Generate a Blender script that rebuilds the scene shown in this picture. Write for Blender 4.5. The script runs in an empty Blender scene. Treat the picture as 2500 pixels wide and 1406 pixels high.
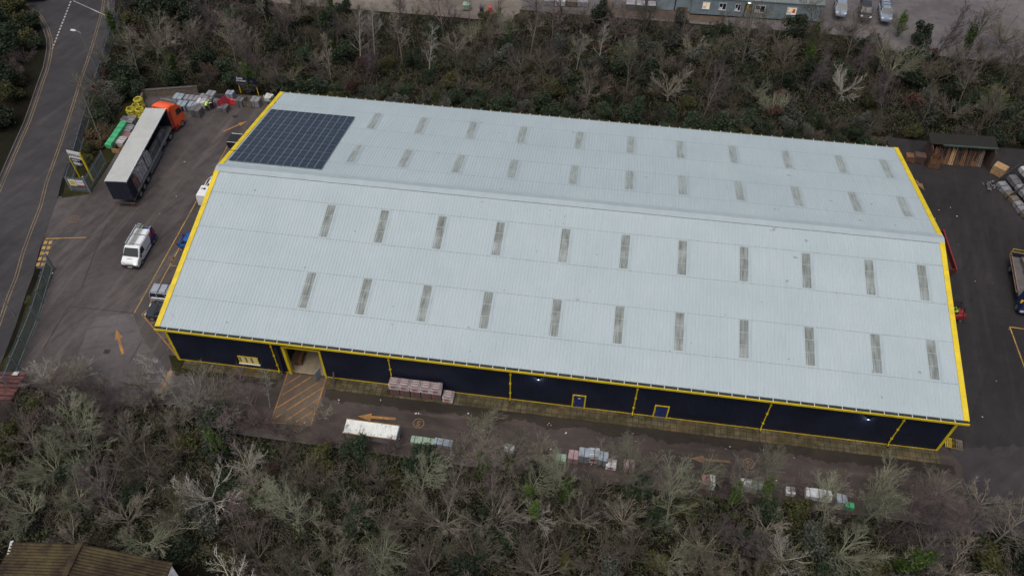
import bpy, bmesh, math, random
from mathutils import Vector, Matrix, noise
R = math.radians
sc = bpy.context.scene
# ---------------------------------------------------------------- camera, sky, sun, exposure
cam_data = bpy.data.cameras.new("camera")
cam = bpy.data.objects.new("camera", cam_data)
sc.collection.objects.link(cam)
cam_data.sensor_width = 36.0
cam_data.lens = 36.0 * 2011.45 / 2500.0
cam_data.clip_start = 0.5
cam_data.clip_end = 4000.0
CAM_RIGHT, CAM_UP, CAM_FWD = Vector((0.9905995,0.1366424,0.0064403)), Vector((-0.1075527,0.7488911,0.6539072)), Vector((-0.0845283,0.6484528,-0.7565474))
cam.matrix_world = Matrix(((CAM_RIGHT.x, CAM_UP.x, -CAM_FWD.x, 40.0615),
                           (CAM_RIGHT.y, CAM_UP.y, -CAM_FWD.y, -43.7149),
                           (CAM_RIGHT.z, CAM_UP.z, -CAM_FWD.z, 68.2456),
                           (0, 0, 0, 1)))
sc.camera = cam
SUN_ELEV, SUN_ROT = R(70), R(200)
world = bpy.data.worlds.new("World")
sc.world = world
world.use_nodes = True
wn = world.node_tree.nodes
sky = wn.new("ShaderNodeTexSky")
sky.sky_type = 'NISHITA'
sky.sun_disc = False
sky.sun_elevation = SUN_ELEV
sky.sun_rotation = SUN_ROT
sky.air_density = 1.0
sky.dust_density = 8.0
sky.ozone_density = 1.0
world.node_tree.links.new(sky.outputs[0], wn["Background"].inputs[0])
wn["Background"].inputs[1].default_value = 0.10
sun_data = bpy.data.lights.new("sun", 'SUN')
sun_data.energy = 0.7
sun_data.angle = R(60)
sun_data.color = (1.0, 0.97, 0.93)
sun = bpy.data.objects.new("sun", sun_data)
sc.collection.objects.link(sun)
sun.rotation_euler = (R(90) - SUN_ELEV, 0, math.pi - SUN_ROT)
sc.view_settings.view_transform = 'Standard'
sc.view_settings.look = 'None'
sc.view_settings.gamma = 1.0
sc.view_settings.exposure = 0.35
sc.cycles.max_bounces = 5
sc.cycles.diffuse_bounces = 3

# ---------------------------------------------------------------- helpers
rng = random.Random(7)
COL = sc.collection

class MB:
    """collects simple shapes and links them as one mesh"""
    def __init__(s):
        s.v, s.f, s.m, s.k = [], [], [], 0
    def add(s, vs, fs):
        b = len(s.v)
        s.v.extend(vs)
        for f in fs:
            s.f.append([i + b for i in f]); s.m.append(s.k)
        return s
    def box(s, x0, x1, y0, y1, z0, z1):
        return s.add([(x0,y0,z0),(x1,y0,z0),(x1,y1,z0),(x0,y1,z0),(x0,y0,z1),(x1,y0,z1),(x1,y1,z1),(x0,y1,z1)],
                     [(0,3,2,1),(4,5,6,7),(0,1,5,4),(1,2,6,5),(2,3,7,6),(3,0,4,7)])
    def obox(s, c, ax, ay, az):
        """box from centre and three half axes"""
        c, ax, ay, az = Vector(c), Vector(ax), Vector(ay), Vector(az)
        vs = []
        for z in (-1, 1):
            for x, y in ((-1,-1),(1,-1),(1,1),(-1,1)):
                vs.append(tuple(c + ax*x + ay*y + az*z))
        return s.add(vs, [(0,3,2,1),(4,5,6,7),(0,1,5,4),(1,2,6,5),(2,3,7,6),(3,0,4,7)])
    def bar(s, p, q, w, h=None, up=(0,0,1)):
        p, q = Vector(p), Vector(q); d = q - p
        u = Vector(up)
        side = d.cross(u)
        if side.length < 1e-5: side = d.cross(Vector((1,0,0)))
        side.normalize(); n = side.cross(d).normalized()
        return s.obox((p+q)/2, d/2, side*(w/2), n*((h or w)/2))
    def poly(s, pts):
        return s.add(list(pts), [tuple(range(len(pts)))])
    def prism(s, pts, z0, z1):
        n = len(pts)
        return s.add([(p[0],p[1],z0) for p in pts] + [(p[0],p[1],z1) for p in pts],
                     [tuple(range(n-1,-1,-1)), tuple(range(n,2*n))] + [(i,(i+1)%n,n+(i+1)%n,n+i) for i in range(n)])
    def side(s, pts, y0, y1, inset=0.0, zi=0.0):
        """profile in x,z run across y; vertices above zi are pulled in by inset"""
        n = len(pts)
        def w(z): return inset*max(0.0, z-zi)
        return s.add([(p[0], y0+w(p[1]), p[1]) for p in pts] + [(p[0], y1-w(p[1]), p[1]) for p in pts],
                     [tuple(range(n)), tuple(range(2*n-1,n-1,-1))] + [((i+1)%n,i,n+i,n+(i+1)%n) for i in range(n)])
    def tube(s, pts, rad, n=6, cap=True):
        pts = [Vector(p) for p in pts]; b = []
        ref = Vector((0.31,0.23,0.92))
        for i, p in enumerate(pts):
            d = (pts[min(i+1,len(pts)-1)] - pts[max(i-1,0)])
            if d.length < 1e-9: d = Vector((0,0,1))
            d.normalize()
            a = d.cross(ref)
            if a.length < 0.05: a = d.cross(Vector((1,0,0)))
            a.normalize(); c = d.cross(a)
            r = rad[i] if isinstance(rad,(list,tuple)) else rad
            for k in range(n):
                t = 2*math.pi*k/n
                b.append(tuple(p + a*(r*math.cos(t)) + c*(r*math.sin(t))))
        fs = []
        for i in range(len(pts)-1):
            for k in range(n):
                fs.append((i*n+k, i*n+(k+1)%n, (i+1)*n+(k+1)%n, (i+1)*n+k))
        if cap and n > 3:
            fs.append(tuple(range(n-1,-1,-1))); fs.append(tuple(range((len(pts)-1)*n, len(pts)*n)))
        return s.add(b, fs)
    def loft(s, secs, cap=True):
        n = len(secs[0]); vs = [p for q in secs for p in q]; fs = []
        for i in range(len(secs)-1):
            for k in range(n):
                fs.append((i*n+k, i*n+(k+1)%n, (i+1)*n+(k+1)%n, (i+1)*n+k))
        if cap:
            fs.append(tuple(range(n-1,-1,-1))); fs.append(tuple(range((len(secs)-1)*n, len(secs)*n)))
        return s.add(vs, fs)
    def lathe(s, prof, c=(0,0,0), n=16, axis='z'):
        secs = []
        for r, h in prof:
            q = []
            for k in range(n):
                t = 2*math.pi*k/n; a, b = r*math.cos(t), r*math.sin(t)
                q.append((c[0]+a,c[1]+b,c[2]+h) if axis=='z' else (c[0]+a,c[1]+h,c[2]+b) if axis=='y' else (c[0]+h,c[1]+a,c[2]+b))
            secs.append(q)
        return s.loft(secs)
    def mesh(s, name, mats, bevel=0.0, smooth=False, seg=1):
        me = bpy.data.meshes.new(name)
        me.from_pydata(s.v, [], s.f)
        if not isinstance(mats, (list, tuple)): mats = [mats]
        for m in mats: me.materials.append(m)
        if len(mats) > 1: me.polygons.foreach_set("material_index", s.m)
        bm = bmesh.new(); bm.from_mesh(me)
        if bevel > 0:
            bmesh.ops.remove_doubles(bm, verts=bm.verts, dist=1e-5)
            bmesh.ops.bevel(bm, geom=[e for e in bm.edges if len(e.link_faces)==2 and e.calc_face_angle(0) > 0.45],
                            offset=bevel, segments=seg, affect='EDGES', profile=0.6)
        if len(bm.faces) < 60000:
            bmesh.ops.recalc_face_normals(bm, faces=bm.faces)
        bm.to_mesh(me); bm.free()
        if smooth: me.polygons.foreach_set("use_smooth", [True]*len(me.polygons))
        me.update()
        return me
    def build(s, name, mats, parent=None, loc=(0,0,0), rot=(0,0,0), **kw):
        return link(name, s.mesh(name, mats, **kw), parent, loc, rot)

def link(name, me, parent=None, loc=(0,0,0), rot=(0,0,0)):
    o = bpy.data.objects.new(name, me)
    COL.objects.link(o)
    o.parent = parent
    o.location = loc; o.rotation_euler = rot
    return o

def tag(o, label=None, cat=None, group=None, kind=None):
    if label: o["label"] = label
    if cat: o["category"] = cat
    if group: o["group"] = group
    if kind: o["kind"] = kind
    return o

def thing(name, label, cat, loc=(0,0,0), rz=0.0, group=None):
    o = bpy.data.objects.new(name, None)
    COL.objects.link(o)
    o.location = loc; o.rotation_euler = (0,0,rz)
    o.empty_display_size = 0.3
    return tag(o, label, cat, group)

def dup(root, loc, rz=0.0, label=None, scale=None, rx=0.0):
    def rec(o, parent):
        c = o.copy(); COL.objects.link(c); c.parent = parent
        for ch in o.children: rec(ch, c)
        return c
    kids = list(root.children)
    c = root.copy(); COL.objects.link(c)
    for ch in kids: rec(ch, c)
    c.location = loc; c.rotation_euler = (rx,0,rz)
    if scale: c.scale = scale if isinstance(scale,(tuple,list)) else (scale,)*3
    if label: c["label"] = label
    return c

def struct(o): return tag(o, kind="structure")

def text_mesh(txt, size, mat, name, parent, loc, rot, depth=0.004, sx=1.0, bold=0.0):
    cu = bpy.data.curves.new("lettering", 'FONT')
    cu.body = txt; cu.size = size; cu.extrude = depth; cu.align_x = 'CENTER'; cu.align_y = 'CENTER'; cu.offset = bold
    tmp = bpy.data.objects.new("lettering", cu); COL.objects.link(tmp)
    dg = bpy.context.evaluated_depsgraph_get()
    me = bpy.data.meshes.new_from_object(tmp.evaluated_get(dg))
    bpy.data.objects.remove(tmp); bpy.data.curves.remove(cu)
    me.materials.clear(); me.materials.append(mat)
    o = link(name, me, parent, loc, rot); o.scale = (sx,1,1)
    return o

# ---------------------------------------------------------------- materials
class NT:
    def __init__(s, name):
        s.m = bpy.data.materials.new(name); s.m.use_nodes = True
        s.n = s.m.node_tree.nodes; s.l = s.m.node_tree.links
        s.b = s.n["Principled BSDF"]
    def new(s, t, **kw):
        o = s.n.new(t)
        for k, v in kw.items(): setattr(o, k, v)
        return o
    def to(s, a, b): s.l.new(a, b)
    def coord(s, world=False, scale=(1,1,1), rot=(0,0,0)):
        src = s.new("ShaderNodeNewGeometry").outputs["Position"] if world else s.new("ShaderNodeTexCoord").outputs["Object"]
        if any(rot):
            m0 = s.new("ShaderNodeMapping"); m0.inputs["Rotation"].default_value = rot
            s.to(src, m0.inputs[0]); src = m0.outputs[0]
        mp = s.new("ShaderNodeMapping"); mp.inputs["Scale"].default_value = scale
        s.to(src, mp.inputs[0]); return mp.outputs[0]
    def noise(s, co, scale, detail=5, rough=0.6, lo=0.35, hi=0.65):
        t = s.new("ShaderNodeTexNoise"); t.inputs["Scale"].default_value = scale
        t.inputs["Detail"].default_value = detail; t.inputs["Roughness"].default_value = rough
        s.to(co, t.inputs["Vector"])
        r = s.new("ShaderNodeMapRange"); r.inputs[1].default_value = lo; r.inputs[2].default_value = hi
        s.to(t.outputs["Fac"], r.inputs[0]); return r.outputs[0]
    def mix(s, fac, a, b, mode='MIX'):
        x = s.new("ShaderNodeMix", data_type='RGBA', blend_type=mode)
        for inp, v in ((x.inputs[0], fac), (x.inputs[6], a), (x.inputs[7], b)):
            if hasattr(v, "is_linked") or hasattr(v, "links"): s.to(v, inp)
            elif isinstance(v, (int,float)): inp.default_value = v
            else: inp.default_value = (*v, 1)
        return x.outputs[2]
    def math(s, op, a, b=0.0):
        x = s.new("ShaderNodeMath", operation=op)
        for inp, v in ((x.inputs[0], a), (x.inputs[1], b)):
            if isinstance(v,(int,float)): inp.default_value = v
            else: s.to(v, inp)
        return x.outputs[0]
    def bump(s, h, strength=0.3, dist=0.02):
        b = s.new("ShaderNodeBump"); b.inputs["Strength"].default_value = strength; b.inputs["Distance"].default_value = dist
        s.to(h, b.inputs["Height"]); s.to(b.outputs[0], s.b.inputs["Normal"])
    def done(s, col, rough=0.6, metal=0.0, spec=0.5):
        if isinstance(col, tuple): s.b.inputs["Base Color"].default_value = (*col,1)
        else: s.to(col, s.b.inputs["Base Color"])
        if isinstance(rough,(int,float)): s.b.inputs["Roughness"].default_value = rough
        else: s.to(rough, s.b.inputs["Roughness"])
        s.b.inputs["Metallic"].default_value = metal
        s.b.inputs["Specular IOR Level"].default_value = spec
        return s.m

def paint(name, c, rough=0.5, dirt=0.35, scale=3.0, metal=0.0, spec=0.5, bump=0.0):
    """painted or plain surface with some uneven dirt of its own"""
    t = NT(name); co = t.coord()
    f = t.noise(co, scale, 6, 0.65)
    g = t.noise(co, scale*7, 4, 0.7, 0.4, 0.75)
    dark = tuple(v*(1-dirt) for v in c)
    k = t.mix(f, dark, c)
    k = t.mix(t.math('MULTIPLY', g, dirt*0.5), k, tuple(v*0.5+0.03 for v in c))
    if bump: t.bump(g, bump, 0.02)
    return t.done(k, rough, metal, spec)

def glow(name, c, strength):
    t = NT(name)
    t.b.inputs["Emission Color"].default_value = (*c,1); t.b.inputs["Emission Strength"].default_value = strength
    return t.done(c, 0.4)

def asphalt(name, dark, light, streak_rot, streak=0.5, rough=0.85, tint=(0.10,0.085,0.08)):
    t = NT(name); co = t.coord(True)
    big = t.noise(co, 0.09, 4, 0.6, 0.35, 0.68)
    mid = t.noise(co, 0.7, 8, 0.7, 0.3, 0.7)
    fine = t.noise(co, 9.0, 6, 0.8, 0.25, 0.75)
    speck = t.noise(co, 45.0, 2, 0.6, 0.3, 0.7)
    st = t.noise(t.coord(True, (1.0,0.06,1.0), (0,0,streak_rot)), 0.8, 5, 0.6, 0.5, 0.75)
    st2 = t.noise(t.coord(True, (1.0,0.1,1.0), (0,0,streak_rot+0.35)), 1.4, 4, 0.6, 0.52, 0.72)
    k = t.mix(big, dark, light)
    k = t.mix(t.math('MULTIPLY', st, streak), k, tint)
    k = t.mix(t.math('MULTIPLY', st2, streak*0.7), k, tuple(v*0.55 for v in dark))
    k = t.mix(mid, k, t.mix(1.0, k, (0.62,0.62,0.64), 'MULTIPLY'))
    k = t.mix(t.math('MULTIPLY', fine, 0.6), k, t.mix(1.0, k, (1.5,1.5,1.5), 'MULTIPLY'))
    k = t.mix(t.math('MULTIPLY', speck, 0.5), k, t.mix(1.0, k, (0.55,0.55,0.55), 'MULTIPLY'))
    blot = t.noise(co, 0.33, 5, 0.55, 0.62, 0.75)
    k = t.mix(t.math('MULTIPLY', blot, 0.55), k, tuple(v*0.5 for v in dark))
    t.bump(fine, 0.4, 0.01)
    return t.done(k, rough, 0, 0.35)

def bark(name, dark, light, moss=None):
    t = NT(name); co = t.coord()
    f = t.noise(co, 1.1, 5, 0.7, 0.3, 0.7)
    k = t.mix(f, dark, light)
    if moss:
        k = t.mix(t.math('MULTIPLY', t.noise(co, 0.8, 3, 0.6, 0.45, 0.6), 0.8), k, moss)
    rnd = t.new("ShaderNodeObjectInfo").outputs["Random"]
    v = t.math('ADD', t.math('MULTIPLY', rnd, 0.7), 0.65)
    cmb = t.new("ShaderNodeCombineColor")
    for i in range(3): t.to(v, cmb.inputs[i])
    k = t.mix(1.0, k, cmb.outputs[0], 'MULTIPLY')
    return t.done(k, 0.9, 0, 0.2)

def leaf(name, cols):
    t = NT(name)
    g = t.new("ShaderNodeNewGeometry").outputs["Random Per Island"]
    rp = t.new("ShaderNodeValToRGB")
    el = rp.color_ramp.elements
    while len(el) < len(cols): el.new(0.5)
    for i, c in enumerate(cols):
        el[i].position = i/(len(cols)-1) if len(cols) > 1 else 0; el[i].color = (*c,1)
    t.to(g, rp.inputs[0])
    k = rp.outputs[0]
    rnd = t.new("ShaderNodeObjectInfo").outputs["Random"]
    v = t.math('ADD', t.math('MULTIPLY', rnd, 0.7), 0.6)
    cmb = t.new("ShaderNodeCombineColor")
    for i in range(3): t.to(v, cmb.inputs[i])
    k = t.mix(1.0, k, cmb.outputs[0], 'MULTIPLY')
    return t.done(k, 0.7, 0, 0.25)

def see_light(name, c, rough, dirt, scale):
    """pale sheet that lets some daylight through"""
    m = paint(name, c, rough, dirt, scale); n = m.node_tree.nodes; l = m.node_tree.links
    tr_ = n.new("ShaderNodeBsdfTranslucent"); tr_.inputs[0].default_value = (0.6,0.6,0.57,1)
    mx = n.new("ShaderNodeMixShader"); mx.inputs[0].default_value = 0.35
    out = n["Material Output"]
    l.new(n["Principled BSDF"].outputs[0], mx.inputs[1]); l.new(tr_.outputs[0], mx.inputs[2]); l.new(mx.outputs[0], out.inputs[0])
    return m
M = {}
M['road'] = asphalt("road asphalt", (0.031,0.030,0.034), (0.052,0.050,0.054), 0.3, 0.4)
M['yard'] = asphalt("yard asphalt", (0.044,0.039,0.039), (0.094,0.085,0.084), 0.12, 0.7, tint=(0.145,0.127,0.118))
M['lane'] = asphalt("lane asphalt", (0.034,0.028,0.026), (0.076,0.063,0.058), 1.55, 0.75, tint=(0.115,0.09,0.075))
M['dark_yard'] = asphalt("dark yard asphalt", (0.0160,0.0148,0.0165), (0.031,0.0285,0.031), 0.1, 0.65, tint=(0.042,0.038,0.036))
M['pale_yard'] = asphalt("pale worn asphalt", (0.066,0.060,0.062), (0.125,0.116,0.118), 0.9, 0.6, tint=(0.15,0.138,0.134))
M['mid_yard'] = asphalt("mid grey yard asphalt", (0.026,0.024,0.026), (0.050,0.046,0.049), 0.8, 0.6, tint=(0.075,0.068,0.066))
M['soil'] = asphalt("muddy soil", (0.017,0.014,0.011), (0.036,0.029,0.022), 1.55, 0.5, tint=(0.06,0.048,0.035))
M['apron'] = asphalt("worn concrete apron", (0.072,0.056,0.043), (0.135,0.106,0.078), 0.2, 0.4, tint=(0.15,0.125,0.09))
M['back_yard'] = asphalt("pale yard asphalt", (0.095,0.088,0.092), (0.15,0.14,0.142), 0.9, 0.4, tint=(0.15,0.14,0.135))
M['tan_yard'] = asphalt("tan concrete yard", (0.13,0.11,0.095), (0.2,0.18,0.155), 1.2, 0.4, tint=(0.2,0.18,0.16))

def litter_mat(name, a, b, c):
    t = NT(name); co = t.coord(True)
    k = t.mix(t.noise(co, 0.25, 5, 0.65), a, b)
    k = t.mix(t.noise(co, 1.7, 6, 0.7, 0.45, 0.7), k, c)
    k = t.mix(t.math('MULTIPLY', t.noise(co, 11, 5, 0.8, 0.3, 0.7), 0.7), k, t.mix(1.0, k, (0.3,0.3,0.3), 'MULTIPLY'))
    t.bump(t.noise(co, 5, 6, 0.8), 0.9, 0.15)
    return t.done(k, 0.95, 0, 0.1)
M['litter'] = litter_mat("leaf litter", (0.012,0.010,0.007), (0.028,0.023,0.016), (0.018,0.024,0.010))
M['grass'] = litter_mat("rough grass", (0.035,0.040,0.015), (0.075,0.080,0.028), (0.045,0.036,0.020))
M['verge'] = litter_mat("dark verge", (0.016,0.018,0.010), (0.032,0.032,0.018), (0.025,0.022,0.016))

def worn(name, c, under, lo=0.3, hi=0.55):
    t = NT(name); co = t.coord(True)
    f = t.noise(co, 3.0, 8, 0.75, lo, hi)
    g = t.noise(co, 0.4, 4, 0.6, 0.25, 0.6)
    k = t.mix(t.math('MULTIPLY', f, g), under, c)
    return t.done(k, 0.8, 0, 0.3)
M['yellow_paint'] = worn("worn yellow road paint", (0.42,0.26,0.055), (0.10,0.078,0.055), 0.28, 0.56)
M['orange_paint'] = worn("worn orange road paint", (0.40,0.195,0.045), (0.12,0.08,0.055), 0.28, 0.58)
M['faint_paint'] = worn("faint orange road paint", (0.20,0.115,0.05), (0.065,0.053,0.045), 0.3, 0.6)
M['white_paint'] = worn("worn white road paint", (0.42,0.42,0.42), (0.08,0.08,0.085), 0.3, 0.5)
M['dull_line'] = worn("dull yellow kerb lines", (0.24,0.175,0.09), (0.075,0.065,0.055), 0.3, 0.6)
M['tar'] = paint("tar seam", (0.014,0.013,0.013), 0.6)
M['kerb'] = paint("kerb stone", (0.085,0.078,0.072), 0.9, 0.4, 2.0)

def slab_mat():
    t = NT("mossy paving slabs"); co = t.coord(True)
    br = t.new("ShaderNodeTexBrick"); br.offset = 0.0
    br.inputs["Scale"].default_value = 1.0; br.inputs["Brick Width"].default_value = 0.6; br.inputs["Row Height"].default_value = 0.6
    br.inputs["Mortar Size"].default_value = 0.03; br.inputs["Color1"].default_value = (0.15,0.132,0.08,1); br.inputs["Color2"].default_value = (0.092,0.082,0.053,1)
    br.inputs["Mortar"].default_value = (0.028,0.026,0.016,1); br.inputs["Bias"].default_value = 0.1
    t.to(co, br.inputs["Vector"])
    k = t.mix(t.math('MULTIPLY', t.noise(co, 0.22, 4, 0.6, 0.45, 0.6), 0.5), br.outputs["Color"], (0.12,0.078,0.036))
    k = t.mix(t.math('MULTIPLY', t.noise(t.coord(True,(1,1,1)), 0.5, 6, 0.7, 0.38, 0.62), 0.85), k, (0.034,0.035,0.015))
    k = t.mix(t.math('MULTIPLY', t.noise(co, 1.6, 7, 0.75, 0.45, 0.7), 0.75), k, (0.022,0.018,0.013))
    return t.done(k, 0.9, 0, 0.2)
M['slabs'] = slab_mat()

def roof_mat():
    t = NT("pale grey profiled roof sheet"); co = t.coord()
    f = t.noise(co, 0.18, 5, 0.6, 0.3, 0.7)
    k = t.mix(f, (0.318,0.392,0.422), (0.358,0.432,0.462))
    st = t.noise(t.coord(False,(1.0,0.05,1)), 1.3, 5, 0.7, 0.45, 0.8)
    k = t.mix(t.math('MULTIPLY', st, 0.22), k, (0.25,0.31,0.335))
    sp = t.noise(co, 7.0, 6, 0.8, 0.4, 0.75)
    k = t.mix(t.math('MULTIPLY', sp, 0.30), k, (0.255,0.315,0.33))
    spot = t.noise(co, 1.1, 2, 0.5, 0.735, 0.76)
    k = t.mix(t.math('MULTIPLY', spot, 0.6), k, (0.16,0.17,0.16))
    return t.done(k, 0.55, 0, 0.35)
M['roof'] = roof_mat()
M['ridge'] = paint("pale ridge flashing", (0.315,0.387,0.417), 0.5, 0.12, 0.6)
M['lap'] = paint("dirty sheet lap", (0.30,0.367,0.39), 0.7, 0.5, 4)

def skylight_mat(name="weathered rooflight sheet", a=(0.235,0.275,0.265), b=(0.095,0.11,0.102)):
    t = NT(name); co = t.coord()
    rnd = t.new("ShaderNodeObjectInfo").outputs["Random"]
    off = t.new("ShaderNodeVectorMath", operation='ADD'); t.to(co, off.inputs[0])
    cmb = t.new("ShaderNodeCombineXYZ"); t.to(t.math('MULTIPLY', rnd, 60.0), cmb.inputs[0]); t.to(t.math('MULTIPLY', rnd, 23.0), cmb.inputs[1]); t.to(cmb.outputs[0], off.inputs[1])
    mp = t.new("ShaderNodeMapping"); mp.inputs["Scale"].default_value = (1.6,0.06,1); t.to(off.outputs[0], mp.inputs[0])
    st = t.noise(mp.outputs[0], 3.2, 4, 0.55, 0.3, 0.7)
    k = t.mix(st, a, b)
    k = t.mix(t.math('MULTIPLY', t.noise(off.outputs[0], 0.45, 3, 0.5, 0.5, 0.72), 0.6), k, (0.33,0.385,0.39))
    return t.done(k, 0.4, 0, 0.4)
M['skylight'] = skylight_mat()
M['skylight_grazing'] = skylight_mat("weathered rooflight sheet paled for grazing view", (0.30,0.35,0.34), (0.18,0.21,0.20))  # paler copy; grazing-view paleness of the back slope is put into the colour
M['grp_lines'] = paint("pale rooflight cross line", (0.42,0.46,0.47), 0.6)  # pale lines across and below each rooflight
M['yellow'] = paint("yellow trim", (0.68,0.52,0.012), 0.5, 0.25, 1.2)
M['yellow_dirty'] = paint("weathered yellow trim", (0.55,0.40,0.02), 0.5, 0.4, 2.5)
M['gutter_in'] = paint("gutter lining", (0.028,0.035,0.030), 0.5, 0.6, 1.0)
M['white_metal'] = paint("white coated metal", (0.62,0.66,0.69), 0.45, 0.2)
def navy_mat():
    t = NT("navy wall cladding"); co = t.coord()
    k = t.mix(t.noise(co, 0.4, 4, 0.6), (0.0062,0.0098,0.0235), (0.0110,0.0160,0.0350))
    w = t.new("ShaderNodeTexWave"); w.bands_direction = 'X'; w.inputs["Scale"].default_value = 1.6
    t.to(co, w.inputs["Vector"])
    t.bump(w.outputs["Fac"], 0.8, 0.03)
    return t.done(k, 0.55, 0, 0.3)
M['navy'] = navy_mat()
M['door_blue'] = paint("blue door paint", (0.018,0.034,0.15), 0.45, 0.3)
M['navy_paint'] = paint("navy paint", (0.010,0.015,0.045), 0.4, 0.3)
M['concrete'] = paint("concrete", (0.34,0.29,0.205), 0.9, 0.4, 0.8)
M['inside'] = paint("dark interior", (0.06,0.055,0.045), 0.9)
M['lit'] = glow("lit room", (0.34,0.29,0.17), 0.35)
M['lit_dim'] = glow("dim lit room", (1.0,0.85,0.6), 0.12)
M['lamp_glow'] = glow("bulkhead lamp glass", (0.85,0.92,1.0), 14.0)
M['head_glow'] = glow("lit headlamp", (1.0,0.9,0.7), 1.0)
def solar_mat():
    t = NT("dark blue solar cells"); co = t.coord()
    br = t.new("ShaderNodeTexBrick"); br.offset = 0.0
    br.inputs["Scale"].default_value = 1.0; br.inputs["Brick Width"].default_value = 0.1415; br.inputs["Row Height"].default_value = 0.2225
    br.inputs["Mortar Size"].default_value = 0.006
    br.inputs["Color1"].default_value = (0.012,0.020,0.036,1); br.inputs["Color2"].default_value = (0.017,0.027,0.047,1); br.inputs["Mortar"].default_value = (0.055,0.072,0.095,1)
    mp = t.new("ShaderNodeMapping"); mp.inputs["Location"].default_value = (0.4245,0.89,0); t.to(co, mp.inputs[0]); t.to(mp.outputs[0], br.inputs["Vector"])
    rnd = t.new("ShaderNodeObjectInfo").outputs["Random"]
    k = t.mix(t.math('MULTIPLY', rnd, 0.6), br.outputs["Color"], (0.026,0.038,0.060))
    return t.done(k, 0.22, 0, 0.5)
M['solar'] = solar_mat()
M['black'] = paint("black plastic", (0.012,0.012,0.013), 0.5, 0.3)
M['tyre'] = paint("tyre rubber", (0.014,0.014,0.014), 0.85, 0.4)
M['rim'] = paint("wheel metal", (0.33,0.34,0.35), 0.4, 0.3, 6, 0.5)
M['glass'] = NT("dark vehicle glass").done((0.018,0.022,0.027), 0.12, 0, 0.6)
M['windscreen'] = NT("windscreen glass").done((0.035,0.043,0.046), 0.35, 0, 0.12)
M['steel'] = paint("galvanised steel", (0.26,0.29,0.31), 0.5, 0.3, 2, 0.3)
M['fence_steel'] = paint("galvanised fence steel", (0.25,0.31,0.345), 0.55, 0.3, 2, 0.2)
M['dark_steel'] = paint("dark steel", (0.035,0.036,0.04), 0.6, 0.3)
M['red_lamp'] = paint("red lamp lens", (0.20,0.03,0.02), 0.3, 0.1)
M['clear_lamp'] = paint("clear lamp lens", (0.5,0.52,0.55), 0.2, 0.1)
M['plate'] = paint("number plate", (0.55,0.5,0.3), 0.5, 0.1)
M['orange_cab'] = paint("orange cab paint", (0.85,0.12,0.035), 0.35, 0.15, 1.0)
M['red_cab'] = paint("red cab lower paint", (0.36,0.040,0.025), 0.4, 0.25, 1.0)
M['tarp'] = see_light("pale translucent trailer roof", (0.60,0.635,0.62), 0.6, 0.15, 0.9)
M['curtain'] = paint("navy trailer curtain", (0.012,0.017,0.034), 0.55, 0.4, 1.2)
M['deck'] = paint("grey trailer deck", (0.11,0.105,0.105), 0.8, 0.4, 1.5)
M['wrap'] = paint("grey wrapped pack", (0.25,0.26,0.28), 0.45, 0.4, 2.2, bump=0.5)
M['wrap_pale'] = paint("pale wrapped pack", (0.55,0.55,0.56), 0.4, 0.4, 2.0, bump=0.5)
M['wrap_dark'] = paint("dark grey pack", (0.14,0.14,0.15), 0.6, 0.45, 2.5, bump=0.5)
M['wrap_blue'] = paint("bluish wrapped pack", (0.28,0.34,0.40), 0.4, 0.35, 2.2, bump=0.5)
M['wrap_white'] = paint("white wrapped pack", (0.60,0.64,0.66), 0.4, 0.3, 2.0, bump=0.4)
M['wrap_green'] = paint("green wrapped pack", (0.065,0.42,0.19), 0.4, 0.3, 1.6, bump=0.3)
M['pale_green'] = paint("pale green sheet pack", (0.26,0.38,0.29), 0.5, 0.4, 1.6)
M['red_print'] = paint("red printed wrap", (0.42,0.035,0.05), 0.5, 0.3, 4)
M['brick'] = paint("pinkish brick", (0.28,0.145,0.14), 0.85, 0.45, 4)
M['pink_white'] = paint("pink and grey wrap", (0.36,0.24,0.26), 0.5, 0.4, 4)
M['pink_grey'] = paint("pinkish grey wrap", (0.27,0.195,0.205), 0.5, 0.4, 4)
M['red_tile'] = paint("red clay tiles", (0.13,0.05,0.046), 0.85, 0.45, 2)
M['timber'] = paint("fresh timber", (0.40,0.26,0.13), 0.8, 0.4, 3)
M['timber_orange'] = paint("orange brown timber", (0.17,0.085,0.042), 0.8, 0.5, 2)
M['timber_dark'] = paint("dark brown timber", (0.085,0.05,0.038), 0.85, 0.5, 2)
M['timber_grey'] = paint("weathered timber", (0.17,0.14,0.11), 0.9, 0.5, 3)
M['yellow_reel'] = paint("yellow pipe coil", (0.52,0.47,0.03), 0.5, 0.45, 5)
M['red_plastic'] = paint("red plastic barrier", (0.62,0.055,0.06), 0.4, 0.25, 2)
M['crimson'] = paint("crimson sheet", (0.34,0.03,0.055), 0.5, 0.35, 2)
M['white_bag'] = paint("white bulk bag", (0.56,0.60,0.58), 0.8, 0.35, 2)
M['white_car'] = paint("white car paint", (0.66,0.70,0.73), 0.3, 0.08, 1)
M['silver_car'] = paint("silver car paint", (0.42,0.45,0.50), 0.3, 0.1, 1, 0.4)
M['grey_car'] = paint("dark grey car paint", (0.045,0.050,0.058), 0.3, 0.15, 1, 0.3)
M['blue_car'] = paint("blue car paint", (0.012,0.085,0.33), 0.3, 0.1, 1)
M['black_car'] = paint("black car paint", (0.012,0.013,0.016), 0.25, 0.1, 1)
M['pale_car'] = paint("pale blue grey car paint", (0.20,0.25,0.31), 0.3, 0.1, 1)
M['red_machine'] = paint("red machine paint", (0.26,0.02,0.024), 0.4, 0.3, 2)
M['skip_red'] = paint("dull red skip", (0.10,0.017,0.016), 0.6, 0.4, 2)
M['rust'] = paint("rusty skip floor", (0.06,0.03,0.022), 0.9, 0.5, 2)
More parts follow.
